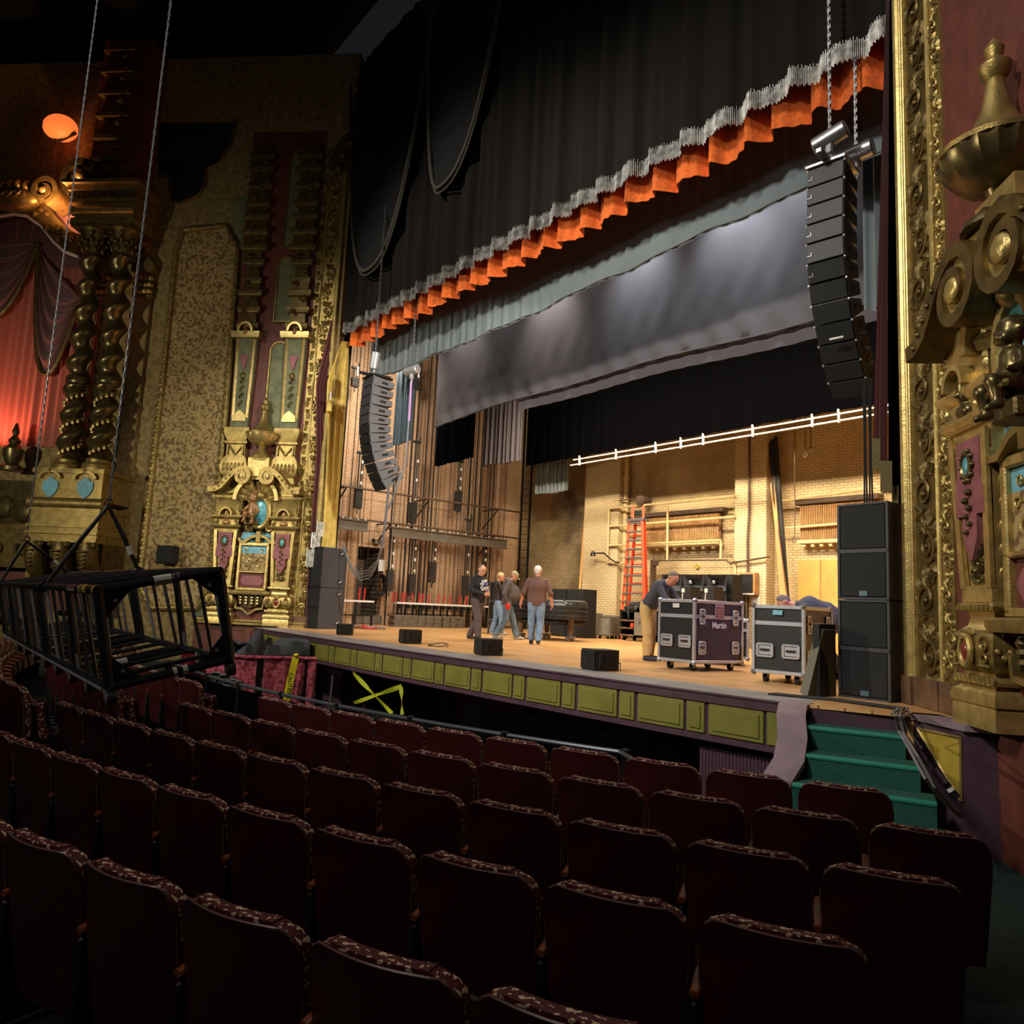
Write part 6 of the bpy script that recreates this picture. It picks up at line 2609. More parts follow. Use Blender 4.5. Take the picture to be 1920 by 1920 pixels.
# road case on the floor under the ladder, bag on it
A = pz(1158, 1198, 0)
A = (float(A[0]), 16.4, 0)
x0, x1 = float(py_(1157, 1190, 16.4)[0]), float(py_(1210, 1190, 16.4)[0])
t = thing('road_trunk', 'dark road trunk with open shelves below the orange ladder', 'trunk', (x0, 16.4, 0))
w_ = x1-x0
h_ = .88
m = MB()
m.bb(0, w_, .1, .75, .12, .18)
m.bb(0, w_, .1, .75, h_-.06, h_)
m.bb(0, w_, .7, .75, .12, h_)
m.bb(0, .05, .1, .75, .12, h_)
m.bb(w_*.52, w_, .1, .75, .12, h_)
m.build('carcass', M['black'], t)
m = MB()
for z in (.36, .58):
    m.rbox((w_*.26, .38, z), (w_*.5, .6, .05), .008)
m.rbox((w_*.26, .1, .16), (w_*.5, .03, .05), .006)
m.build('shelves', M['plinth'], t)
m = MB()
m.rbox((w_*.76, .09, .5), (w_*.46, .03, .66), .01)
m.build('door', M['greycase'], t)
MB().rbox((w_*.74, .065, .6), (.1, .02, .16), .01).build('latch', M['steel'], t)
m = MB()
for x in (.1, w_-.1):
    for y in (.2, .65):
        m.cyl((x-.025, y, .06), (x+.025, y, .06), .06, n=10)
m.build('caster', M['rubber'], t)
bag = sdf_mesh([((x0+.25, 16.7, h_+.10), (x0+.95, 16.75, h_+.14), .10, .14), ((x0+.5, 16.65, h_+.12), (x0+.9, 16.8, h_+.22), .1, .1), ((x0+.18, 16.55, h_+.06), (x0+.6, 16.5, h_+.03), .06, .05), ((x0+.3, 16.5, h_+.02), (x0+.4, 16.44, h_-.25), .05, .02)], .025, .08)
single('soft_bag', bag, M['vinyl'], 'black soft bag slumped on the road trunk under the orange ladder', 'bag', smooth=80)
t = single('orange_tool', MB().rbox((x0+.52, 16.45, .45), (.07, .1, .13), .02), M['ladder'], 'small orange tool on the shelf of the road trunk', 'tool')
# orange step ladder
Y = 17.35
def lp(px, py, Y_=Y):
    return V3(py_(px, py, Y_))
t = thing('step_ladder', 'tall orange fibreglass ladder standing by the back wall', 'ladder', (float(py_(1195, 1100, Y)[0]), Y, 0))
bl, br = lp(1166, 1150), lp(1208, 1150)
tl_, tr_ = lp(1180, 976), lp(1204, 976)
bl.z = br.z = 0.0 if False else bl.z
for a, b in ((bl, tl_), (br, tr_)):
    d_ = (a-b)/(b.z-a.z)
    a2 = a+d_*a.z
    ax_ = (b-a2).normalized()
    m = MB().tube([a2, b], .055, 4)
    m.build('front_rail', M['ladder'], t, world=True)
for (a, b) in (((1180, 1120), (1192, 976)), ((1212, 1120), (1208, 976))):
    A_, B_ = lp(*a, Y+.75), lp(*b, Y+.12)
    d_ = (A_-B_)/(B_.z-A_.z)
    m = MB().tube([A_+d_*A_.z, B_], .05, 4)
    m.build('rear_rail', M['ladder'], t, world=True)
for i in range(11):
    u = (i+.3)/10.6
    a, b = bl.lerp(tl_, u), br.lerp(tr_, u)
    m = MB().rbox((a+b)/2, ((b-a).length+.02, .12, .05), .008)
    m.build('tread', M['steel'], t, world=True)
for i in range(8):
    u = (i+.5)/8
    A_, B_ = lp(1180, 1120, Y+.75), lp(1192, 976, Y+.12)
    C2, D2 = lp(1212, 1120, Y+.75), lp(1208, 976, Y+.12)
    m = MB().cyl(A_.lerp(B_, u), C2.lerp(D2, u), .02, n=5)
    m.build('rear_brace', M['ladder'], t, world=True)
m = MB().rbox((tl_+tr_)/2+Vector((0, .1, .02)), ((tr_-tl_).length+.14, .34, .09), .015)
m.build('top_cap', M['steel'], t, world=True)
for a, b in (((1186, 974), (1187, 949)), ((1206, 974), (1206, 948))):
    MB().tube([lp(*a, Y+.1), lp(*b, Y+.1)], .05, 4).build('upper_rail', M['ladder'], t, world=True)
m = MB().rbox(lp(1197, 962, Y+.12), (.3, .1, .16), .02)
m.build('strap', M['black'], t, world=True)
# fanned horn speakers
Y = 16.9
k = 0
for row, (y0, y1) in enumerate(((1076, 1110), (1108, 1150))):
    for c, (xa, xb) in enumerate(((1240, 1278), (1281, 1320), (1325, 1363))):
        A, B = py_(xa, y0, Y), py_(xb, y1, Y)
        z1, z0 = float(A[2]), float(B[2])
        if row == 1:
            z0 = max(0.55, z0)
            zdeck = z0 if c == 0 else max(z0, zdeck)
        w_ = float(B[0]-A[0])
        nm = ['left', 'middle', 'right'][c]
        t = thing('horn_speaker', 'black horn speaker by the back wall, %s column, %s row' % (nm, ['top', 'bottom'][row]), 'speaker', (float(A[0]), Y, z0))
        h_ = z1-z0
        m = MB()
        m.prism([(0, 0), (w_, 0), (w_, h_), (w_*.1, h_)], 0.25, .7)
        m.build('cabinet', M['black'], t)
        m = MB()
        o_ = m._a([(0.02, 0, .02), (w_-.02, 0, .02), (w_-.02, 0, h_-.02), (.02, 0, h_-.02), (w_*.15, .26, h_*.45), (w_*.55, .26, h_*.45), (w_*.55, .26, h_*.62), (w_*.15, .26, h_*.62)])
        m._q(((0, 1, 5, 4), (1, 2, 6, 5), (2, 3, 7, 6), (3, 0, 4, 7), (4, 5, 6, 7)), o_)
        m.build('horn_mouth', M['spkgrey'], t, smooth=0)
        m = MB().ball((w_*.2, .16, h_*.55), .07, 8)
        m.build('driver', M['steel'], t)
t = thing('speaker_dolly', 'black dolly under the fanned horn speakers', 'dolly', (float(py_(1240, 1140, Y)[0]), Y, 0))
A, B = py_(1240, 1140, Y), py_(1365, 1140, Y)
m = MB()
m.bb(0, float(B[0]-A[0]), .1, .8, .1, zdeck)
m.build('deck', M['black'], t)
m = MB()
for x in (.2, float(B[0]-A[0])-.2):
    for y in (.2, .7):
        m.cyl((x-.03, y, .05), (x+.03, y, .05), .05, n=10)
m.build('caster', M['rubber'], t)
for xa, xb, lab in ((1276, 1295, 'small black speaker box in front of the horn speakers, left one'), (1319, 1338, 'small black speaker box in front of the horn speakers, right one')):
    Yb = 15.4
    A, B = py_(xa, 1099, Yb), py_(xb, 1099, Yb)
    t = thing('speaker_box', lab, 'speaker', (float(A[0]), Yb, 0))
    w_, h_ = float(B[0]-A[0]), float(A[2])
    MB().rbox((w_/2, .2, h_/2), (w_, .4, h_), .012).build('body', M['black'], t)
    MB().rbox((w_*.28, -.006, h_-.11), (.09, .012, .1), .003).build('label_plate', M['paper'], t)
    MB().tube([(w_*.25, -.01, h_-.18), (w_*.2, -.015, h_-.4), (w_*.1, -.015, h_-.7)], .012, 5).build('cable', M['white'], t)
# ================================================================== PEOPLE
M['skin'] = mat('skin', (214, 158, 128), .55, var=.06, scale=12)
M['skin2'] = mat('ruddy_skin', (206, 140, 112), .55, var=.06, scale=12)
M['hairdark'] = mat('cropped_dark_hair', (92, 76, 66), .8)
M['hairblond'] = mat('blond_hair', (196, 180, 130), .8, var=.15, scale=40)
M['hairwhite'] = mat('white_hair', (216, 212, 206), .8, var=.1, scale=40)
M['hairgrey'] = mat('grey_hair', (110, 100, 94), .8, var=.15, scale=40)
M['hoodblack'] = mat('black_hoodie', (34, 35, 38), .9)
M['knit'] = mat('charcoal_knit', (84, 76, 76), .9, bump=.3, bscale=60)
M['plumtop'] = mat('plum_black_top', (52, 42, 46), .9)
M['brown'] = mat('brown_fleece', (104, 76, 70), .92, bump=.25, bscale=40)
M['trouser'] = mat('charcoal_trousers', (84, 76, 76), .85)
M['jeans'] = mat('blue_denim', (92, 118, 148), .85, rgb2=(124, 150, 178), scale=7)
M['jeans2'] = mat('dark_denim', (78, 98, 118), .85, rgb2=(104, 124, 146), scale=7)
M['khaki'] = mat('khaki_trousers', (196, 162, 100), .85)
M['navy'] = mat('slate_jacket', (62, 64, 72), .85)
M['shoe'] = mat('dark_shoe', (42, 34, 30), .6)
M['shoeg'] = mat('grey_trainer', (150, 142, 134), .7)
M['shoen'] = mat('navy_trainer', (44, 46, 66), .7)
M['cap'] = mat('olive_cap', (140, 132, 98), .85)
M['glove'] = mat('red_glove', (214, 50, 40), .7)


def vv(p):
    return np.array(p, float)


def hand(w_, d, side, nrm, curl=.5, k=1.0):
    """prims for one hand: wrist point, direction, thumb side, palm side"""
    w_, d, side, nrm = vv(w_), vv(d)/np.linalg.norm(d), vv(side), vv(nrm)
    side = side-d*(side@d)
    side /= np.linalg.norm(side)
    nrm = np.cross(d, side)*(1 if np.cross(d, side)@nrm > 0 else -1)
    P = [(w_, w_+d*.03, .024*k, .026*k), (w_+d*.04+side*.018, w_+d*.085+side*.024, .019*k, .016*k), (w_+d*.04-side*.016, w_+d*.08-side*.02, .018*k, .015*k)]
    for j, (o, L) in enumerate(((.032, .066), (.011, .075), (-.010, .070), (-.030, .056))):
        a = w_+d*(.088-.004*abs(j-1))+side*o
        d1 = d*math.cos(curl*.6)+nrm*math.sin(curl*.6)
        b = a+d1*L*.55
        d2 = d*math.cos(curl*1.6)+nrm*math.sin(curl*1.6)
        c = b+d2*L*.55
        P += [(a-d*.02, b, .0100, .0092, None, .006), (b, c, .0092, .0080, None, .006)]
    a = w_+d*.03+side*.026
    b = a+(d*.55+side*.75+nrm*.25)*.042
    c = b+(d*.9+side*.2+nrm*.35)*.036
    P += [(a, b, .0125, .0110, None, .008), (b, c, .0110, .0090, None, .008)]
    return P


def person(label, pos, rz, J, top, legs, shoe, skin, hair, hairkind='short', belly=0.0, sleeve=1.0, hands=True, grp=None, hood=False, hd=(0, 1, 0), curl=.6, tuck=False, w_=1.0):
    t = thing('person', label, 'person', pos, rz)
    g = lambda n: vv(J[n])
    hdv = vv(hd)/np.linalg.norm(hd)
    up = g('head')-g('neck')
    up /= np.linalg.norm(up)
    hdv = hdv-up*(hdv@up)
    hdv /= np.linalg.norm(hdv)
    rt = np.cross(hdv, up)
    h = g('head')
    flat = (w_*1.12, .74, 1)
    T = [(g('pel'), g('waist'), .142, .132, flat), (g('waist'), g('chest'), .132, .15, flat), (g('chest'), g('neck')-up*.05, .14, .07, (1.15, .8, 1), .06)]
    if belly:
        bw = g('waist')+np.array([0, .05+belly*.4, .03])
        T.append((bw, bw+np.array([0, 0, .1]), .13+belly*.3, .12+belly*.3))
    sk = list(T)
    sk.append((g('neck')-up*.05, h-up*.06, .056, .052))
    sk += [(h+up*.035-hdv*.012, h+up*.03+hdv*.01, .088, .084), (h-up*.055+hdv*.035, h-up*.06+hdv*.045, .058, .050), (h+up*.005+hdv*.03, h-up*.03+hdv*.04, .07, .062),
           (h-up*.005+hdv*.092, h-up*.028+hdv*.108, .011, .016, None, .012), (h+up*.024+hdv*.08-rt*.03, h+up*.024+hdv*.08+rt*.03, .014, .014, None, .012),
           (h-up*.062+hdv*.088-rt*.018, h-up*.062+hdv*.088+rt*.018, .010, .010, None, .01), (h-up*.098+hdv*.068, h-up*.098+hdv*.074, .022, .02, None, .02)]
    for s in (-1, 1):
        sk.append((h+rt*s*.082-up*.02-hdv*.005, h+rt*s*.088+up*.022-hdv*.012, .012, .016, (.6, 1, 1), .008))
    A = []
    for s, n in ((-1, 'L'), (1, 'R')):
        A += [(g('sh'+n), g('el'+n), .052, .042), (g('el'+n), g('wr'+n), .041, .029)]
    sk += A
    Lg = []
    for n in 'LR':
        Lg += [(g('hip'+n), g('kn'+n), .086, .058), (g('kn'+n), g('kn'+n)*.55+g('an'+n)*.45, .056, .054), (g('kn'+n)*.55+g('an'+n)*.45, g('an'+n), .054, .040)]
    sk += Lg
    for n, s in (('L', -1), ('R', 1)):
        d = g('wr'+n)-g('el'+n)
        hv = J.get('hand'+n, None)
        if hv is None:
            hv = (d, (0, 1, 0), (-s, 0, 0))
        sk += hand(g('wr'+n), hv[0], hv[1], hv[2], curl)
    sdf_mesh(sk, .0105, .03, name='body', mat_=skin, parent=t)
    # trousers
    ct = J.get('hem', .085)
    P = [(p[0], p[1], p[2]+.022, p[3]+.026) for p in Lg]+[(g('pel')-np.array([0, 0, .05]), g('pel')+np.array([0, 0, .06]), .152, .150, flat)]
    for n in 'LR':
        a, b = g('kn'+n), g('an'+n)
        P.append((a*.5+b*.5, b+(b-a)*.03, .075, .068))
    ztop = g('pel')[2]+.10
    sdf_mesh(P, .0125, .03, clip=lambda x, y, z: np.maximum(z-ztop, ct-z), name='trousers', mat_=legs, parent=t)
    # top
    P = [(p[0], p[1], p[2]+.024, p[3]+.022)+tuple(p[4:]) for p in T]
    P.append((g('pel')-np.array([0, 0, .03]), g('waist'), .165, .16, flat))
    sp = []
    for n in 'LR':
        P.append((g('sh'+n), g('el'+n), .064, .056))
        e_ = g('el'+n)
        wv = g('wr'+n)
        P.append((e_, e_+(wv-e_)*(.93*sleeve), .056, .046))
    nb = g('neck')-up*.005
    sdf_mesh(P, .0125, .035, clip=lambda x, y, z: np.maximum((x-nb[0])*up[0]+(y-nb[1])*up[1]+(z-nb[2])*up[2]-.03, J.get('tophem', .84)-z), name='pullover', mat_=top, parent=t)
    if hood:
        P = []
        for i in range(9):
            a = PI*.15+PI*1.7*i/8
            c = g('neck')-up*.02
            P.append((c+rt*.10*math.sin(a)-hdv*(.02-.085*-math.cos(a)*0)+hdv*.085*math.cos(a+PI)*-1*0-hdv*.06*(1-abs(math.cos(a/2))), c+rt*.10*math.sin(a)-hdv*.05-up*.03, .034, .04))
        P.append((g('neck')-hdv*.10-up*.03, g('neck')-hdv*.09-up*.10, .06, .05))
        P.append((g('neck')+rt*.09-up*.02, g('neck')-rt*.09-up*.02, .04, .04))
        sdf_mesh(P, .013, .03, name='hood', mat_=top, parent=t)
    # shoes
    for n in 'LR':
        a = g('an'+n)
        td = vv(J.get('toe'+n, (0, 1, 0)))
        td = td/np.linalg.norm(td)
        zl = max(.035, a[2]-.045)
        P = [(a+np.array([0, 0, -.02]), np.array([a[0], a[1], zl])-td*.03, .048, .042), (np.array([a[0], a[1], zl])-td*.03, np.array([a[0], a[1], zl])+td*.10, .042, .042), (np.array([a[0], a[1], zl])+td*.10, np.array([a[0], a[1], zl-.003])+td*.17, .042, .034)]
        zmin = zl-.036
        sdf_mesh(P, .012, .025, clip=lambda x, y, z: zmin-z, name='shoe', mat_=shoe, parent=t)
    # hair or cap
    if hairkind == 'short':
        P = [(h+up*.052-hdv*.022, h+up*.05+hdv*.005, .088, .083), (h+up*.0-hdv*.05, h-up*.03-hdv*.05, .062, .05)]
        sdf_mesh(P, .010, .03, clip=lambda x, y, z: ((x-h[0])*hdv[0]+(y-h[1])*hdv[1]+(z-h[2])*hdv[2])-.035-.35*((x-h[0])*up[0]+(y-h[1])*up[1]+(z-h[2])*up[2]), name='hair', mat_=hair, parent=t)
    elif hairkind == 'crop':
        P = [(h+up*.045-hdv*.02, h+up*.043-hdv*.005, .088, .084), (h-up*.0-hdv*.04, h-up*.02-hdv*.04, .062, .052)]
        sdf_mesh(P, .010, .02, clip=lambda x, y, z: ((x-h[0])*hdv[0]+(y-h[1])*hdv[1]+(z-h[2])*hdv[2])-.01, name='hair', mat_=hair, parent=t)
    elif hairkind == 'cap':
        P = [(h-up*.0-hdv*.045, h-up*.03-hdv*.04, .064, .054)]
        sdf_mesh(P, .010, .02, name='hair', mat_=hair, parent=t)
        P = [(h+up*.055-hdv*.012, h+up*.05+hdv*.008, .092, .09)]
        c = sdf_mesh(P, .010, .02, clip=lambda x, y, z: -((x-h[0])*up[0]+(y-h[1])*up[1]+(z-h[2])*up[2])+.03, name='cap', mat_=M['cap'], parent=t)
        m = MB()
        a = h+up*.042+hdv*.07
        m.slab(lambda u, v: tuple(a+rt*(.085*(2*u-1)*(1-.25*v))+hdv*(.10*v+.0)-up*(.018*v+.02*(2*u-1)**2)), 8, 4, tuple(-up*.006))
        m.build('cap_brim', M['cap'], c)
    # eyes and brows
    for s in (-1, 1):
        e_ = h+up*.008+hdv*.086+rt*s*.032
        MB().ball(tuple(e_), .011, 8).build('eye', M['white'], t)
        MB().ball(tuple(e_+hdv*.007), .0058, 6).build('iris', M['hairdark'], t)
    return t, dict(h=h, up=up, hdv=hdv, rt=rt)


def gpos(px, py):
    p = pz(px, py, 0.0)
    return (float(p[0]), float(p[1]), 0.0)


BASE = dict(pel=(0, 0, .96), waist=(0, .01, 1.10), chest=(0, .0, 1.32), neck=(0, -.01, 1.52), head=(0, .02, 1.655), shL=(-.20, -.01, 1.44), shR=(.20, -.01, 1.44),
            elL=(-.26, -.05, 1.15), elR=(.26, -.05, 1.15), wrL=(-.27, .04, .90), wrR=(.27, .04, .90), hipL=(-.10, 0, .92), hipR=(.10, 0, .92), knL=(-.11, .03, .50), knR=(.11, .03, .50), anL=(-.12, 0, .085), anR=(.12, 0, .085))
# man in hoodie, stepping to the right, hands together
J = dict(BASE, pel=(0, 0, .95), waist=(0, .01, 1.09), neck=(0, .02, 1.51), head=(0, .06, 1.65), elL=(-.27, -.02, 1.16), elR=(.27, .0, 1.16), wrL=(-.06, .26, 1.10), wrR=(.10, .28, 1.08),
         knL=(-.11, -.10, .50), anL=(-.12, -.34, .10), knR=(.11, .12, .50), anR=(.12, .16, .085),
         handL=((.9, .35, -.05), (0, .2, 1), (.2, 1, 0)), handR=((-.8, .5, 0), (0, .2, 1), (.2, 1, 0)), tophem=.88)
t, q = person('man in a black hoodie with white print, facing right, hands held together', gpos(893, 1201), math.radians(-80), J, M['hoodblack'], M['trouser'], M['shoe'], M['skin'], M['hairdark'], 'crop', hood=True, hd=(-.15, .95, -.05), curl=1.2)
h, up, hdv, rt = q['h'], q['up'], q['hdv'], q['rt']
m = MB()
for s in (-1, 1):
    c = h+up*.008+hdv*.098+rt*s*.033
    m.tube([tuple(c+rt*.026*math.cos(a)+up*.02*math.sin(a)) for a in [i*PI/6 for i in range(13)]], .0028, 4, caps=False)
    m.cyl(tuple(c+rt*s*.026), tuple(h+rt*s*.086+up*.01), .0028, n=4)
m.cyl(tuple(h+up*.01+hdv*.1-rt*.008), tuple(h+up*.01+hdv*.1+rt*.008), .0028, n=4)
m.build('glasses', M['black'], t)
m = MB()
R4 = random.Random(5)
for i in range(16):
    x, z = R4.uniform(-.1, .1), R4.uniform(1.17, 1.40)
    m.rbox((x, .150+.012*math.cos(x*12)-.25*x*x-.05*abs(z-1.3), z), (.02+.03*R4.random(), .05, .03+.06*R4.random()), .004, rz=-x*1.4)
m.build('chest_print', M['white'], t)
m = MB()
for i in range(8):
    x, z = R4.uniform(-.08, .08), R4.uniform(1.18, 1.38)
    m.rbox((x, .153+.012*math.cos(x*12)-.25*x*x-.05*abs(z-1.3), z), (.02, .05, .04+.04*R4.random()), .004, rz=-x*1.4)
m.build('blue_print', mat('print_blue', (60, 90, 190), .8), t)
for s, e0, w0 in ((-1, (-.27, -.02, 1.16), (-.06, .26, 1.10)),):
    m = MB()
    a, b = vv(e0), vv(w0)
    for i in range(5):
        p = a+(b-a)*(.05+.17*i)
        m.ball(tuple(p+np.array([-.03, .0, .01])), .036, 6, s=(1, 1, .8))
    p0, p1 = vv((-.20, -.01, 1.44)), a
    m.tube([tuple(p0+(p1-p0)*.55+np.array([-.022, .01, 0])), tuple(p0+(p1-p0)*.95+np.array([-.02, .01, 0]))], .052, 8)
    m.build('sleeve_print', M['white'], t)
# blond man behind, back three quarter view
J = dict(BASE, head=(0, .05, 1.66), elR=(.24, .12, 1.20), wrR=(.12, .30, 1.28), wrL=(-.25, .05, .88), anL=(-.12, -.10, .085), anR=(.12, .12, .085), knL=(-.11, .0, .50), knR=(.11, .12, .50))
person('blond man in a dark top and jeans standing behind the man in the cap', gpos(930, 1190), math.radians(-28), J, M['plumtop'], M['jeans'], M['shoeg'], M['skin2'], M['hairblond'], 'short', hd=(.2, 1, -.25))
# man in the cap, profile, walking right
J = dict(BASE, pel=(0, -.02, .93), waist=(0, .02, 1.08), chest=(0, .02, 1.29), neck=(0, .07, 1.47), head=(0, .14, 1.585), shL=(-.2, .02, 1.40), shR=(.2, .02, 1.40), elL=(-.25, -.06, 1.12), elR=(.27, -.09, 1.13), wrL=(-.2, .2, 1.15), wrR=(.27, -.02, .90),
         knL=(-.10, .16, .50), anL=(-.11, .27, .085), knR=(.10, -.02, .50), anR=(.11, -.26, .10), tophem=.86)
t, q = person('stout bearded man in an olive cap and charcoal sweater, one red glove, walking right', gpos(948, 1199), math.radians(-39), J, M['knit'], M['jeans2'], M['shoeg'], M['skin2'], M['hairgrey'], 'cap', belly=.13, hd=(0, 1, -.12), hood=True, w_=1.08)
h, up, hdv, rt = q['h'], q['up'], q['hdv'], q['rt']
sdf_mesh([(h-up*.07+hdv*.055-rt*.04, h-up*.07+hdv*.055+rt*.04, .04, .04), (h-up*.10+hdv*.06, h-up*.11+hdv*.07, .035, .03)], .01, .03, name='beard', mat_=M['hairgrey'], parent=t)
P = [(a, b, r0+.012, r1+.010)+tuple(x[:1] if False else ()) for (a, b, r0, r1, *x) in hand((.27, -.02, .90), (0, .09, -.24), (0, 1, 0), (-1, 0, 0), .5)]
sdf_mesh(P, .011, .01, name='red_glove', mat_=M['glove'], parent=t)
# man in brown, back view
J = dict(BASE, elL=(-.31, -.03, 1.16), elR=(.31, -.03, 1.16), wrL=(-.36, .07, .93), wrR=(.35, .07, .93), knL=(-.10, .04, .50), anL=(-.09, .08, .085), knR=(.10, .0, .50), anR=(.07, -.14, .10), tophem=.86)
person('white haired man in a brown fleece and blue jeans, seen from behind', gpos(1003, 1208), math.radians(49), J, M['brown'], M['jeans'], M['shoe'], M['skin2'], M['hairwhite'], 'short', sleeve=.22, hd=(.1, 1, 0), w_=1.1)
# man in khakis bending over the open case
J = dict(BASE, pel=(0, -.02, .93), waist=(0, .08, 1.05), chest=(0, .22, 1.25), neck=(0, .34, 1.37), head=(0, .45, 1.45), shL=(-.20, .28, 1.33), shR=(.20, .28, 1.33), elL=(-.26, .44, 1.08), elR=(.26, .44, 1.08), wrL=(-.16, .62, .98), wrR=(.16, .62, .98),
         knL=(-.12, .02, .48), anL=(-.14, -.02, .085), knR=(.12, .05, .48), anR=(.13, .06, .085), tophem=.90)
person('man in khaki trousers and a slate jacket bending over the left flight case', gpos(1213, 1238), math.radians(-75), J, M['navy'], M['khaki'], M['shoen'], M['skin2'], M['hairgrey'], 'crop', hd=(0, .7, -.7))
# man bent low behind the right case
J = dict(BASE, pel=(0, -.12, .86), waist=(0, .04, .95), chest=(0, .30, 1.02), neck=(0, .50, 1.04), head=(0, .64, 1.08), shL=(-.2, .42, 1.02), shR=(.2, .42, 1.02), elL=(-.3, .52, .78), elR=(.3, .52, .78), wrL=(-.2, .66, .60), wrR=(.2, .66, .60),
         knL=(-.14, .08, .46), anL=(-.14, -.10, .085), knR=(.14, .12, .46), anR=(.14, .0, .085), tophem=.78)
A = py_(1556, 1130, 10.75)
person('man in a slate top bent low behind the right flight case', (float(A[0]), float(A[1]), 0), math.radians(132), J, M['navy'], M['trouser'], M['shoe'], M['skin2'], M['hairgrey'], 'crop', hd=(0, .9, -.3))
# ================================================================== SEATS, PIT, TRUSS
SR = [20.0, 20.87, 21.74, 22.61, 23.48]
ROWN = ['front row along the pit rail', 'second row from the pit', 'third row from the pit', 'fourth row from the pit', 'row nearest the bottom edge']


def hw(z):
    """half width of the back at height z"""
    w_ = .258+.024*min(1, (z-.3)/.4)
    zt = .872
    r = .095
    if z > zt-r:
        k = (z-(zt-r))/r
        w_ = w_-r*(1-math.sqrt(max(0, 1-k*k)))
    return w_


def back_mesh(th0, th1, zs, sc_=1.0, bend=.055):
    """curved panel between offsets th0 and th1 in depth"""
    m = MB()
    nu = 12
    rows = []
    for z in zs:
        w_ = hw(z)*sc_
        y = .0-.17*(z-.45)
        rows.append((w_, y, z))

    def P(r, u, th):
        x = r[0]*(2*u-1)
        return (x, r[1]+th+bend*(1-(x/.27)**2)*-1, r[2])
    for th, fl in ((th0, 0), (th1, 1)):
        m.grid(lambda u, v, th=th: P(rows[min(int(round(v*(len(rows)-1))), len(rows)-1)], u, th), nu, len(rows)-1)
    n = len(rows)
    N = (nu+1)*n
    for j in range(n-1):
        for i in (0, nu):
            a = i*n+j
            m._q(((a, a+1, N+a+1, N+a),))
    for i in range(nu):
        for j in (0, n-1):
            a, b = i*n+j, (i+1)*n+j
            m._q(((a, b, N+b, N+a),))
    return m


ZS = [.22, .4, .6, .72, .77, .80, .825, .845, .858, .867, .872]


def make_seat(label, cat, group):
    t = thing('theatre_seat', label, cat, group=group)
    back_mesh(-.012, .008, ZS).build('back_shell', M['seatwood'], t, smooth=60)
    m = back_mesh(.008, .062, [.36, .6, .74, .79, .825, .85, .868, .880, .885], .985)
    m.build('back_cushion', M['seatcloth'], t, smooth=60)
    m = MB()
    N = 36
    P = []
    for i in range(N+1):
        u = i/N
        if u < .25:
            z = .30+.45*u/.25
            x = -hw(z)
        elif u > .75:
            z = .30+.45*(1-u)/.25
            x = hw(z)
        else:
            x0 = hw(.75)
            x = x0*(2*(u-.25)/.5-1)
            z = .75
            for _ in range(12):
                if hw(z) > abs(x)+1e-4 and z < .872:
                    z += .01
        P.append((x, -.17*(z-.45)-.055*(1-(x/.27)**2)-.004, z))
    m.tube(P, .006, 5)
    m.build('edge_beading', M['seatsheen'], t)
    m = MB()
    m.rbox((0, .17, .50), (.44, .10, .42), .04, rot=Matrix.Rotation(.22, 3, 'X'))
    m.build('tip_up_seat', M['seatcloth'], t)
    m = MB()
    m.rbox((0, .232, .51), (.43, .02, .40), .008, rot=Matrix.Rotation(.22, 3, 'X'))
    m.build('seat_underside', M['seatwood'], t)
    m = MB()
    m.tube([(-.295, -.05, .585), (-.295, .05, .60), (-.295, .2, .605), (-.295, .30, .59), (-.295, .33, .56)], [.02, .027, .028, .027, .018], 8, sy=.75)
    m.build('armrest', M['armwood'], t)
    m = MB()
    m.rbox((-.295, .10, .30), (.035, .30, .52), .012)
    m.rbox((-.295, .10, .02), (.07, .34, .04), .01)
    m.build('standard', M['iron'], t)
    return t


def seat_at(r, x, o=None, label=None):
    a = math.asin((x-OX)/r)
    loc = (x, OY-math.sqrt(r*r-(x-OX)**2), -1.1)
    # face the centre of the arcs
    rz = a
    if o is not None:
        o.location = loc
        o.rotation_euler = (0, 0, rz)
        o['label'] = label
        return o
    return copy_tree(seat0, loc=loc, rz=rz, label=label)


seat0 = make_seat('', 'theatre seat', 'maroon theatre seats')
first = True
# last measured seat of each row (x of the seat nearest the stairs), pitch along the row, count in view
rows = [(-2.53, 10), (-1.78, 11), (-1.58, 12), (-1.53, 10), (-1.02, 8)]
NUM = ['end seat', 'second seat', 'third seat', 'fourth seat', 'fifth seat', 'sixth seat', 'seventh seat', 'eighth seat', 'ninth seat', 'tenth seat', 'eleventh seat', 'twelfth seat', 'thirteenth seat', 'fourteenth seat', 'fifteenth seat', 'sixteenth seat']
for r_i, (x0, n) in enumerate(rows):
    r = SR[r_i]
    a0 = math.asin((x0-OX)/r)
    for k in range(n):
        a = a0-k*.603/r*(1.0)
        x = OX+r*math.sin(a)
        lab = 'maroon folding theatre seat, %s from the stairs, %s' % (NUM[k], ROWN[r_i])
        o = seat_at(r, x, seat0 if first else None, lab)
        first = False
# left block across the aisle
for r_i in range(4):
    r = SR[r_i]
    for k in range(16):
        a = math.asin((-9.55-OX)/r)-k*.603/r
        x = OX+r*math.sin(a)
        seat_at(r, x, None, 'maroon theatre seat beyond the aisle, %s from the aisle, %s' % (NUM[k], ('front row', 'second row', 'third row', 'rear row')[r_i]))
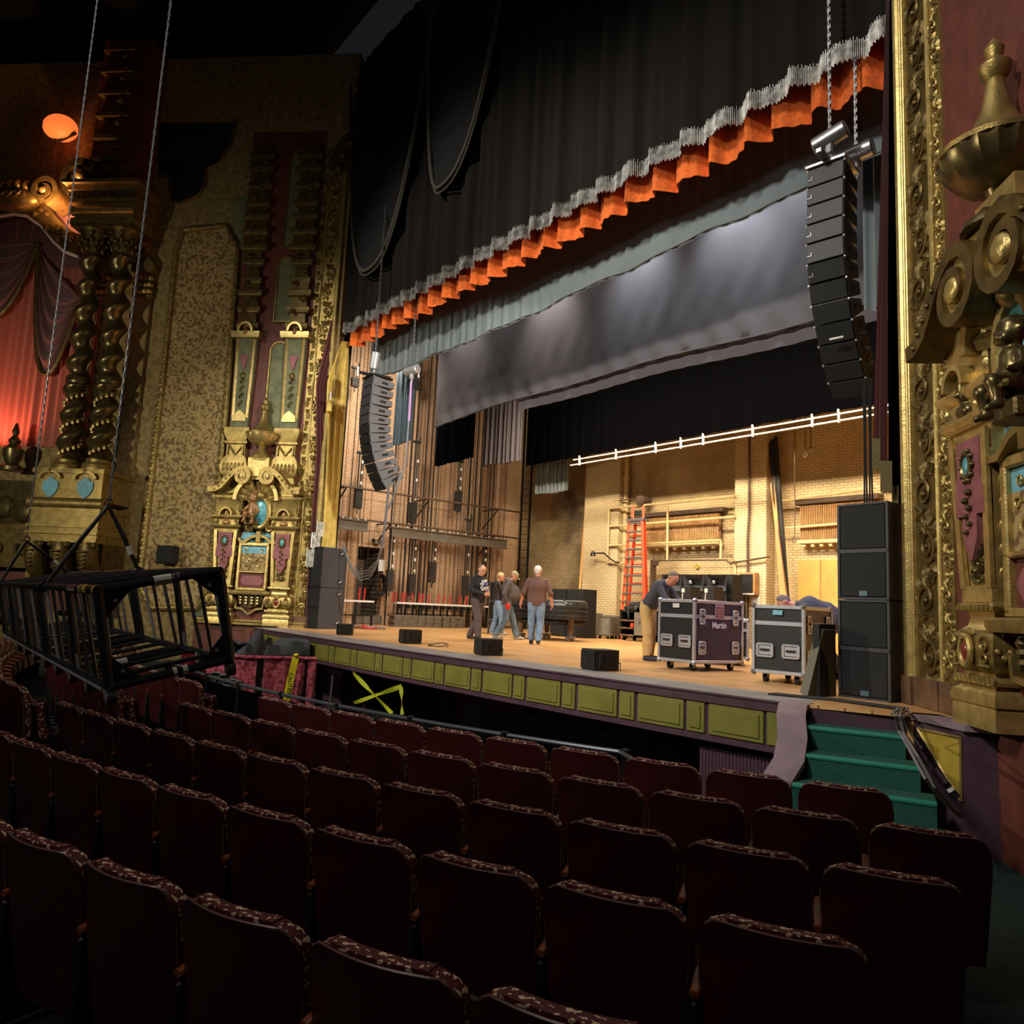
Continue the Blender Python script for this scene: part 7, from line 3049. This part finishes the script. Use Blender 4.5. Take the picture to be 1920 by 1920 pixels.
# pit rail
RR = 19.2
t = thing('pit_rail', 'black orchestra pit rail with a shiny handrail in front of the seats', 'rail', (-6.0, arc(RR, -6.0), -1.1))
xs2 = [-14+.25*i for i in range(40)]
xs2 = [x for x in xs2 if x < -4.35]
P = [(x, arc(RR, x), -.36) for x in xs2]+[(-4.25, 4.85, -.37), (-4.12, 5.0, -.42), (-4.05, 5.1, -.52)]
MB().tube(P, .022, 8).build('handrail', mat('polished_steel', (96, 98, 104), .3, .7), t, world=True)
m = MB().slab(lambda u, v: (-14+9.7*u, arc(RR, -14+9.7*u), -1.15+.72*v), 50, 1, (0, .03, 0))
m.build('black_screen', M['blackcloth'], t, world=True)
for k in range(9):
    x = -13.5+1.13*k
    m = MB().cyl((x, arc(RR, x), -1.1), (x, arc(RR, x), -.36), .025, n=8)
    m.ball((x, arc(RR, x), -.345), .045, 8, s=(1, 1, .5))
    m.build('post', M['blk'], t, world=True)
# pit furniture: music desks
for k, (px, py) in enumerate(((893, 1308), (945, 1322), (1003, 1332), (1064, 1345), (1122, 1358))):
    P_ = py_(px, py, 6.3)
    t = thing('music_stand', 'black music stand in the orchestra pit below the stage front, %s from the taped doorway' % ORD[k], 'music stand', (float(P_[0]), 6.3, -2.3))
    zt = float(P_[2])+2.12
    m = MB()
    m.rbox((0, 0, zt-.08), (.46, .02, .34), .005, rot=Matrix.Rotation(-.15, 3, 'X'))
    m.rbox((0, -.06, zt-.25), (.46, .08, .015), .004)
    m.build('desk', M['deskblack'], t)
    m = MB().cyl((0, .02, .1), (0, .02, zt-.1), .016, n=6)
    m.build('stem', M['blk'], t)
    m = MB()
    for j in range(3):
        a = 2.1*j
        m.tube([(0, .02, .25), (.26*math.cos(a), .02+.26*math.sin(a), .02)], .012, 5)
    m.build('tripod_base', M['blk'], t)
# pit chairs with round backs
cps = [(402, 1268), (422, 1272), (440, 1282), (408, 1250), (424, 1254), (438, 1262), (464, 1300)]
for k, (px, py) in enumerate(cps):
    P_ = py_(px, py, 3.9+.5*(k in (3, 4, 5)))
    t = thing('pit_chair', 'black round backed chair behind the pit rail below the truss', 'chair', (float(P_[0]), float(P_[1]), -2.3), .6, group='round backed pit chairs')
    zt = float(P_[2])+2.3-.1
    m = MB()
    m.tube([(.22*math.cos(a), 0, zt-.24+.24*math.sin(a)) for a in [PI*i/12 for i in range(13)]], .016, 6)
    m.build('back_hoop', M['spkgrey'], t)
    MB().rbox((0, .03, zt-.2), (.38, .03, .36), .02).build('back_pad', M['black'], t)
    MB().rbox((0, .24, zt-.55), (.44, .44, .06), .02).build('seat_pad', M['black'], t)
    for x in (-.2, .2):
        for y in (.05, .42):
            MB().cyl((x, y, 0), (x, y, zt-.55), .014, n=5).build('leg', M['blk'], t)
# pink screen round a covered console
pk = [(340, 1228, 4.2), (375, 1222, 4.35), (400, 1229, 4.5), (440, 1233, 5.0), (500, 1235, 5.5), (560, 1236, 6.0), (594, 1237, 6.35)]
ZP = -.36
pp = [pz(x, y, ZP) for x, y, _ in pk]
t = thing('pink_screen', 'mottled pink draped screen round the covered console in the pit corner', 'screen', (float(pp[3][0]), float(pp[3][1]), -2.3))


def pkf(u):
    q = u*(len(pp)-1)
    i = min(int(q), len(pp)-2)
    return pp[i]+(pp[i+1]-pp[i])*(q-i)


for a, b, nm in ((0, .62, 'drape'), (.655, .9, 'drape'), (.925, 1.0, 'drape')):
    m = MB()
    m.slab(lambda u, v: (float(pkf(a+(b-a)*u)[0])+.010*math.sin((a+(b-a)*u)*60)+.08*(1-v)*(-1 if nm else 0)*(u-.5), float(pkf(a+(b-a)*u)[1])+.008*math.sin((a+(b-a)*u)*47), -2.2+(ZP+2.2)*v), 40, 4, (-.015, .01, 0))
    m.build('drape', M['pink'], t, world=True, smooth=70)
MB().tube([tuple(pkf(i/40)+np.array([0, 0, .02])) for i in range(41)], .035, 7).build('top_rail', M['pink'], t, world=True)
for u in (.638, .912):
    p = pkf(u)
    MB().bb(float(p[0])-.05, float(p[0])-.03, float(p[1])-.05, float(p[1])+.05, -2.3, ZP+.08).build('black_gap_board', M['black'], t, world=True)
# caution tape with lettering
A, B = pz(554, 1232, ZP+.03), py_(543, 1297, 6.0)
pa_ = pkf(.85)
A = pkf(.82)+np.array([.06, -.04, .05])
Bp = A+np.array([-.02, -.12, -.86])
t = thing('caution_tape', 'yellow caution tape hanging down the pink screen', 'tape', tuple(float(q) for q in A))
e_ = np.array([.30, .95, 0])
m = MB()
m.slab(lambda u, v: tuple(A*(v)+Bp*(1-v)+e_*(.13*(u-.5))+np.array([.01*math.sin(v*9), 0, 0])), 2, 12, (.004, -.002, 0))
m.build('strip', M['caution'], t, world=True)
MB().ball(tuple(A+np.array([.02, 0, .03])), .045, 8, s=(1, 1.2, .8)).build('knot', M['caution'], t, world=True)
ang = math.atan2(e_[1], e_[0])
mid = A*.38+Bp*.62+np.array([.03, -.01, 0])-A
text('lettering', 'CAUTION', .105, M['black'], t, tuple(float(q) for q in mid), (0, PI/2*1.04, ang-PI/2), .002, .002)
# console under grey dust sheet and the gooseneck hump
P_ = pz(520, 1218, -.2)
cx_, cy_ = -14.7, 6.0
a0, a1 = pz(470, 1222, -.28), pz(585, 1222, -.28)
t = thing('covered_console', 'console under a charcoal dust sheet behind the pink screen', 'console', (float(a0[0]+a1[0])/2, float(a0[1]+a1[1])/2, -2.3))
d_ = (a1-a0)
L = float(np.linalg.norm(d_))
d_ = d_/L
nn = np.array([-d_[1], d_[0], 0])


def csf(u, v):
    # over the top: v 0..1 front to back with rounded edges
    x = L*(u*1.06-.03)
    k = min(v, 1-v)
    z = -.14-.06*math.sin(u*5)-.5*max(0, .16-k)/.16*1.6+.03*math.sin(u*17+v*9)
    dpt = .05+1.15*(v if .0 <= v <= 1 else v)
    return tuple(a0+d_*x+nn*dpt+np.array([0, 0, z-a0[2]]))


MB().slab(csf, 30, 24, (0, 0, -.02)).build('dust_sheet', M['greycloth'], t, world=True, smooth=70)
MB().prism([tuple((a0+d_*(L*u)+nn*w2)[:2]) for u, w2 in ((.02, .1), (.98, .1), (.98, 1.1), (.02, 1.1))], -2.3, -.36, 'z').build('cabinet', M['black'], t, world=True)
hp = [pz(470, 1224, -.2), pz(500, 1205, -.05), pz(498, 1186, .1)]
c0 = a0+d_*L*.16+nn*.4
hmp = sdf_mesh([(tuple(c0+np.array([0, 0, -.1])), tuple(c0+np.array([.03, .03, .16])), .22, .13), (tuple(c0+np.array([.03, .03, .16])), tuple(c0+np.array([.06, .08, .40])), .13, .05), (tuple(c0+np.array([.0, -.2, -.15])), tuple(c0+np.array([0, .05, .05])), .16, .15),
                (tuple(c0+d_*.28+np.array([0, 0, -.05])), tuple(c0+d_*.30+np.array([0, 0, .20])), .12, .06), (tuple(c0-d_*.45+np.array([0, 0, -.22])), tuple(c0+np.array([0, 0, .0])), .06, .14)], .03, .1)
hmp.build('sheet_hump', M['greycloth'], t, world=True, smooth=80)
# taped doorway under the stage
Yt = 6.7
t = thing('barrier_tape', 'lime yellow barrier tape crossed over an opening under the stage front', 'tape', tuple(float(q) for q in py_(700, 1290, Yt)))
for q in (((662, 1262), (735, 1338)), ((664, 1318), (752, 1287)), ((752, 1287), (754, 1340))):
    A, B = py_(*q[0], Yt-.05), py_(*q[1], Yt-.05)
    d2 = (B-A)/np.linalg.norm(B-A)
    nv = np.array([-d2[2], 0, d2[0]])
    tw = q[1][0]*.7

    def tp(u, v):
        p = A+(B-A)*u+nv*.075*(v-.5)*(.55+.45*abs(math.cos(u*5+tw)))
        return (float(p[0]), float(p[1])+.04*math.sin(u*8+tw)*(v-.5), float(p[2]))
    MB().slab(tp, 16, 2, (0, .004, 0)).build('strip', M['tapegreen'], t, world=True)
for a, b, r, lab in (((627, 1236), (618, 1312), .03, None),):
    A, B = py_(*a, 7.2), py_(*b, 7.2)
    t = thing('scaffold_post', 'thin steel tube post with a pale crossbar beside the pink screen', 'post', (float(B[0]), 7.2, -2.3))
    MB().tube([(float(A[0])-.25, 7.2, float(A[2])+.02), (float(A[0])-.03, 7.2, float(A[2])), (float(A[0]), 7.2, float(A[2])-.06), (float(B[0]), 7.2, -2.3)], .025, 7).build('tube', M['steel'], t, world=True)
    C_, D_ = py_(607, 1258, 7.15), py_(640, 1258, 7.15)
    MB().rbox(tuple((C_+D_)/2), (float(D_[0]-C_[0]), .03, .05), .01).build('crossbar', M['white'], t, world=True)
    E_, F_ = py_(606, 1232, 7.3), py_(600, 1300, 7.3)
    MB().bb(float(F_[0])-.12, float(F_[0])+.05, 7.25, 7.35, -2.3, float(E_[2])).build('black_board', M['black'], t, world=True)
# doors under the stage: frames
for k, (xa, xb) in enumerate(((855, 990), (690, 845))):
    A, B = py_(xa, 1300, 8.12), py_(xb, 1300, 8.12)
    x0, x1 = float(A[0]), float(B[0])
    t = thing('understage_door', 'dark plum door under the stage front, %s' % ('behind the music stands' if k == 0 else 'behind the crossed barrier tape'), 'door', (x0, 8.1, -2.3))
    m = MB()
    m.rbox(((x1-x0)/2, 0, .85), (x1-x0, .05, 1.6), .01)
    m.build('leaf', M['plum'] if k == 0 else M['black'], t)
    m = MB()
    for x in (0, x1-x0):
        m.rbox((x, -.03, .85), (.07, .08, 1.7), .01)
    m.rbox(((x1-x0)/2, -.03, 1.68), (x1-x0+.07, .08, .07), .01)
    m.build('frame', M['plum'], t)

# ------------------------------------------------------------------ black box truss hanging over the seats
XE = -5.0
cn = {'nt': V3(px_(185, 1108, XE)), 'ft': V3(px_(412, 1068, XE)), 'nb': V3(px_(205, 1287, XE)), 'fb': V3(px_(432, 1238, XE))}
wv = ((cn['ft']-cn['nt'])+(cn['fb']-cn['nb']))/2
dv = ((cn['nb']-cn['nt'])+(cn['fb']-cn['ft']))/2
c0 = sum((cn[k] for k in cn), Vector())/4
NT, FT, NB, FB = c0-wv/2-dv/2, c0+wv/2-dv/2, c0-wv/2+dv/2, c0+wv/2+dv/2
LT = 5.6
ax = Vector((-1, 0, 0))
t = thing('lighting_truss', 'black box lighting truss hanging on slings over the seats', 'truss', tuple(c0))
for nm, a in (('top_chord', NT), ('top_chord', FT), ('bottom_chord', NB), ('bottom_chord', FB)):
    MB().cyl(a, a+ax*LT, .026, n=10).build(nm, M['truss'], t, world=True)
frames = [0, .62, 2.3, 2.36, 3.4, 4.5, LT]
for x in (0, 1.02, 2.35, 2.42, 3.5, 4.6, LT):
    for a, b, r in ((NT, FT, .026), (NT, NB, .032 if x == 0 else .026), (FT, FB, .032 if x == 0 else .026), (NB, FB, .026)):
        MB().cyl(a+ax*x, b+ax*x, r, n=8).build('cross_frame', M['truss'], t, world=True)
n = 18
for side, (ta_, tb_) in enumerate(((NT, NB), (FT, FB))):
    for k in range(n):
        xa = LT*(k+.15)/n
        xb = LT*(k+(.75 if k % 2 == 0 else .15))/n
        MB().cyl(ta_+ax*(xa+.12), tb_+ax*(xb if k % 2 else xa-.08 if xa > .1 else xa), .0125, n=6).build('lacing_tube', M['truss'] if k % 3 else M['spklit'], t, world=True)  # every third tube paler, painting glints onto the black lacing
for k in range(1, 14):
    x = LT*k/14
    MB().cyl(NB+ax*x, FB+ax*x, .016, n=6).build('floor_tube', M['truss'], t, world=True)
    if k % 2:
        MB().cyl(NT+ax*x, FT+ax*x, .016, n=6).build('roof_tube', M['truss'], t, world=True)
# gusset plates at the open end
wn, dn_ = wv.normalized(), dv.normalized()
for a, s1, s2 in ((NT, 1, 1), (FT, -1, 1), (NB, 1, -1), (FB, -1, -1)):
    m = MB()
    p = [a, a+wn*s1*.2, a+dn_*s2*.2]
    o_ = m._a([q+ax*.008 for q in p]+[q-ax*.008 for q in p])
    m._q(((0, 1, 2), (3, 4, 5), (0, 1, 4, 3), (1, 2, 5, 4), (2, 0, 3, 5)), o_)
    m.build('gusset_plate', M['truss'], t, world=True)
    c = a+wn*s1*.08+dn_*s2*.08
    MB().cyl(c-ax*.012, c+ax*.012, .012, n=8).build('bolt', M['steelw'], t, world=True)
for a, sg in ((NT, 1),):
    for x in (.03, .28, .34, .46):
        MB().cyl(a+ax*x, a+ax*(x+.03), .031, n=10).build('tape_band', M['goldcloth'], t, world=True)
    MB().cyl(a+ax*.62, a+ax*.9, .031, n=10).build('red_tape', M['maroon'], t, world=True)
for u0, u1, mt_ in ((.43, .57, 'paper'), (.575, .60, 'steel'), (.615, .64, 'steel')):
    MB().cyl(NT.lerp(FT, u0), NT.lerp(FT, u1), .033, n=10).build('tape_band', M[mt_], t, world=True)
for u0, u1, x in ((.25, .42, .95), (.5, .53, 0), (.58, .62, 0)):
    MB().cyl(NB.lerp(FB, u0)+ax*x, NB.lerp(FB, u1)+ax*x, .032, n=10).build('tape_band', M['paper'], t, world=True)
# castors along the bottom chords
for a in (NB, FB):
    for k in range(8 if a is NB else 2):
        x = .02+.62*k
        c = a+ax*x+dn_*.06
        m = MB()
        m.cyl(c-wn*.022, c+wn*.022, .052, n=16)
        o = m.build('castor', M['spkgrey'], t, world=True)
        m = MB()
        m.cyl(c-wn*.028, c+wn*.028, .034, n=12)
        m.rbox(c-dn_*.04, (.05, .06, .05), .008)
        o2 = m.build('hub', M['steelw'], t, world=True)
        o2.parent = o
MB().cyl(NB+dn_*.02-wn*.02+ax*.1, NB+dn_*.02-wn*.02+ax*LT, .014, n=6).build('wheel_track', M['steelw'], t, world=True)


def sling(hx, hy, pa, pb, cx1, cy1, lab1, lab2):
    """two legs from a hook; hook lies in the truss's middle line, chain above it"""
    na, nb = pa, pb
    x = (na.x+nb.x)/2
    hk = V3(px_(hx, hy, x))
    t = thing('truss_sling', lab1, 'sling', tuple(hk))
    for p in (na, nb):
        d = p-hk
        m = MB()
        m.tube([hk+Vector((0, 0, -.03)), hk+d*.5, p], [.016, .02, .016], 7)
        m.build('leg', M['black'], t, world=True)
        m = MB()
        m.tube([p+Vector((0, .036*math.cos(a), .036*math.sin(a))) for a in [i*PI/6 for i in range(13)]], .012, 5, caps=False, hint=(1, 0, 0))
        m.build('loop', M['blk'], t, world=True)
    MB().tube([hk+Vector((0, .03*math.cos(a), .03*math.sin(a)-.0)) for a in [i*PI/6 for i in range(13)]], .008, 5, caps=False, hint=(1, 0, 0)).build('shackle', M['maroon'], t, world=True)
    d = hk+(nb-hk)*.62
    MB().cyl(d, d+(nb-hk)*.12, .023, n=8).build('paper_tag', M['white'], t, world=True)
    t2 = thing('hoist_chain', lab2, 'chain', tuple(hk))
    top = V3(px_(cx1, cy1, x))
    top = hk+(top-hk)*1.5
    L = (top-hk).length
    dirv = (top-hk).normalized()
    rt_ = dirv.to_track_quat('Z', 'Y').to_matrix()
    m = MB()
    n = int(L/.05)
    for k in range(n):
        c = hk+dirv*(.03+.05*k)
        m.box(c, (.020, .008, .055) if k % 2 else (.008, .020, .055), rot=rt_)
    m.build('links', M['ropegrey'], t2, world=True, smooth=0)


def at_px(a, px):
    """point of a chord seen at image column px"""
    lo, hi = 0, LT
    for _ in range(50):
        m_ = (lo+hi)/2
        q = np.array(a+ax*m_)-CAM
        if 960+F*(q@_r)/(q@_d) > px:
            lo = m_
        else:
            hi = m_
    return a+ax*lo


na, nb = at_px(NT, 86), at_px(FT, 258)
xm = (na.x+nb.x)/2
sling(204, 942, NT+ax*(XE-xm), FT+ax*(XE-xm), 291, 240, 'black two leg sling on the truss, nearer the open end', 'grey hoist chain above the sling nearer the open end of the truss')
na = at_px(FT, 78)
xm = min(na.x, XE-2.4)
sling(50, 1010, NT+ax*(XE-xm), FT+ax*(XE-xm), 151, 240, 'black two leg sling on the truss at the left edge', 'grey hoist chain above the sling at the left edge')
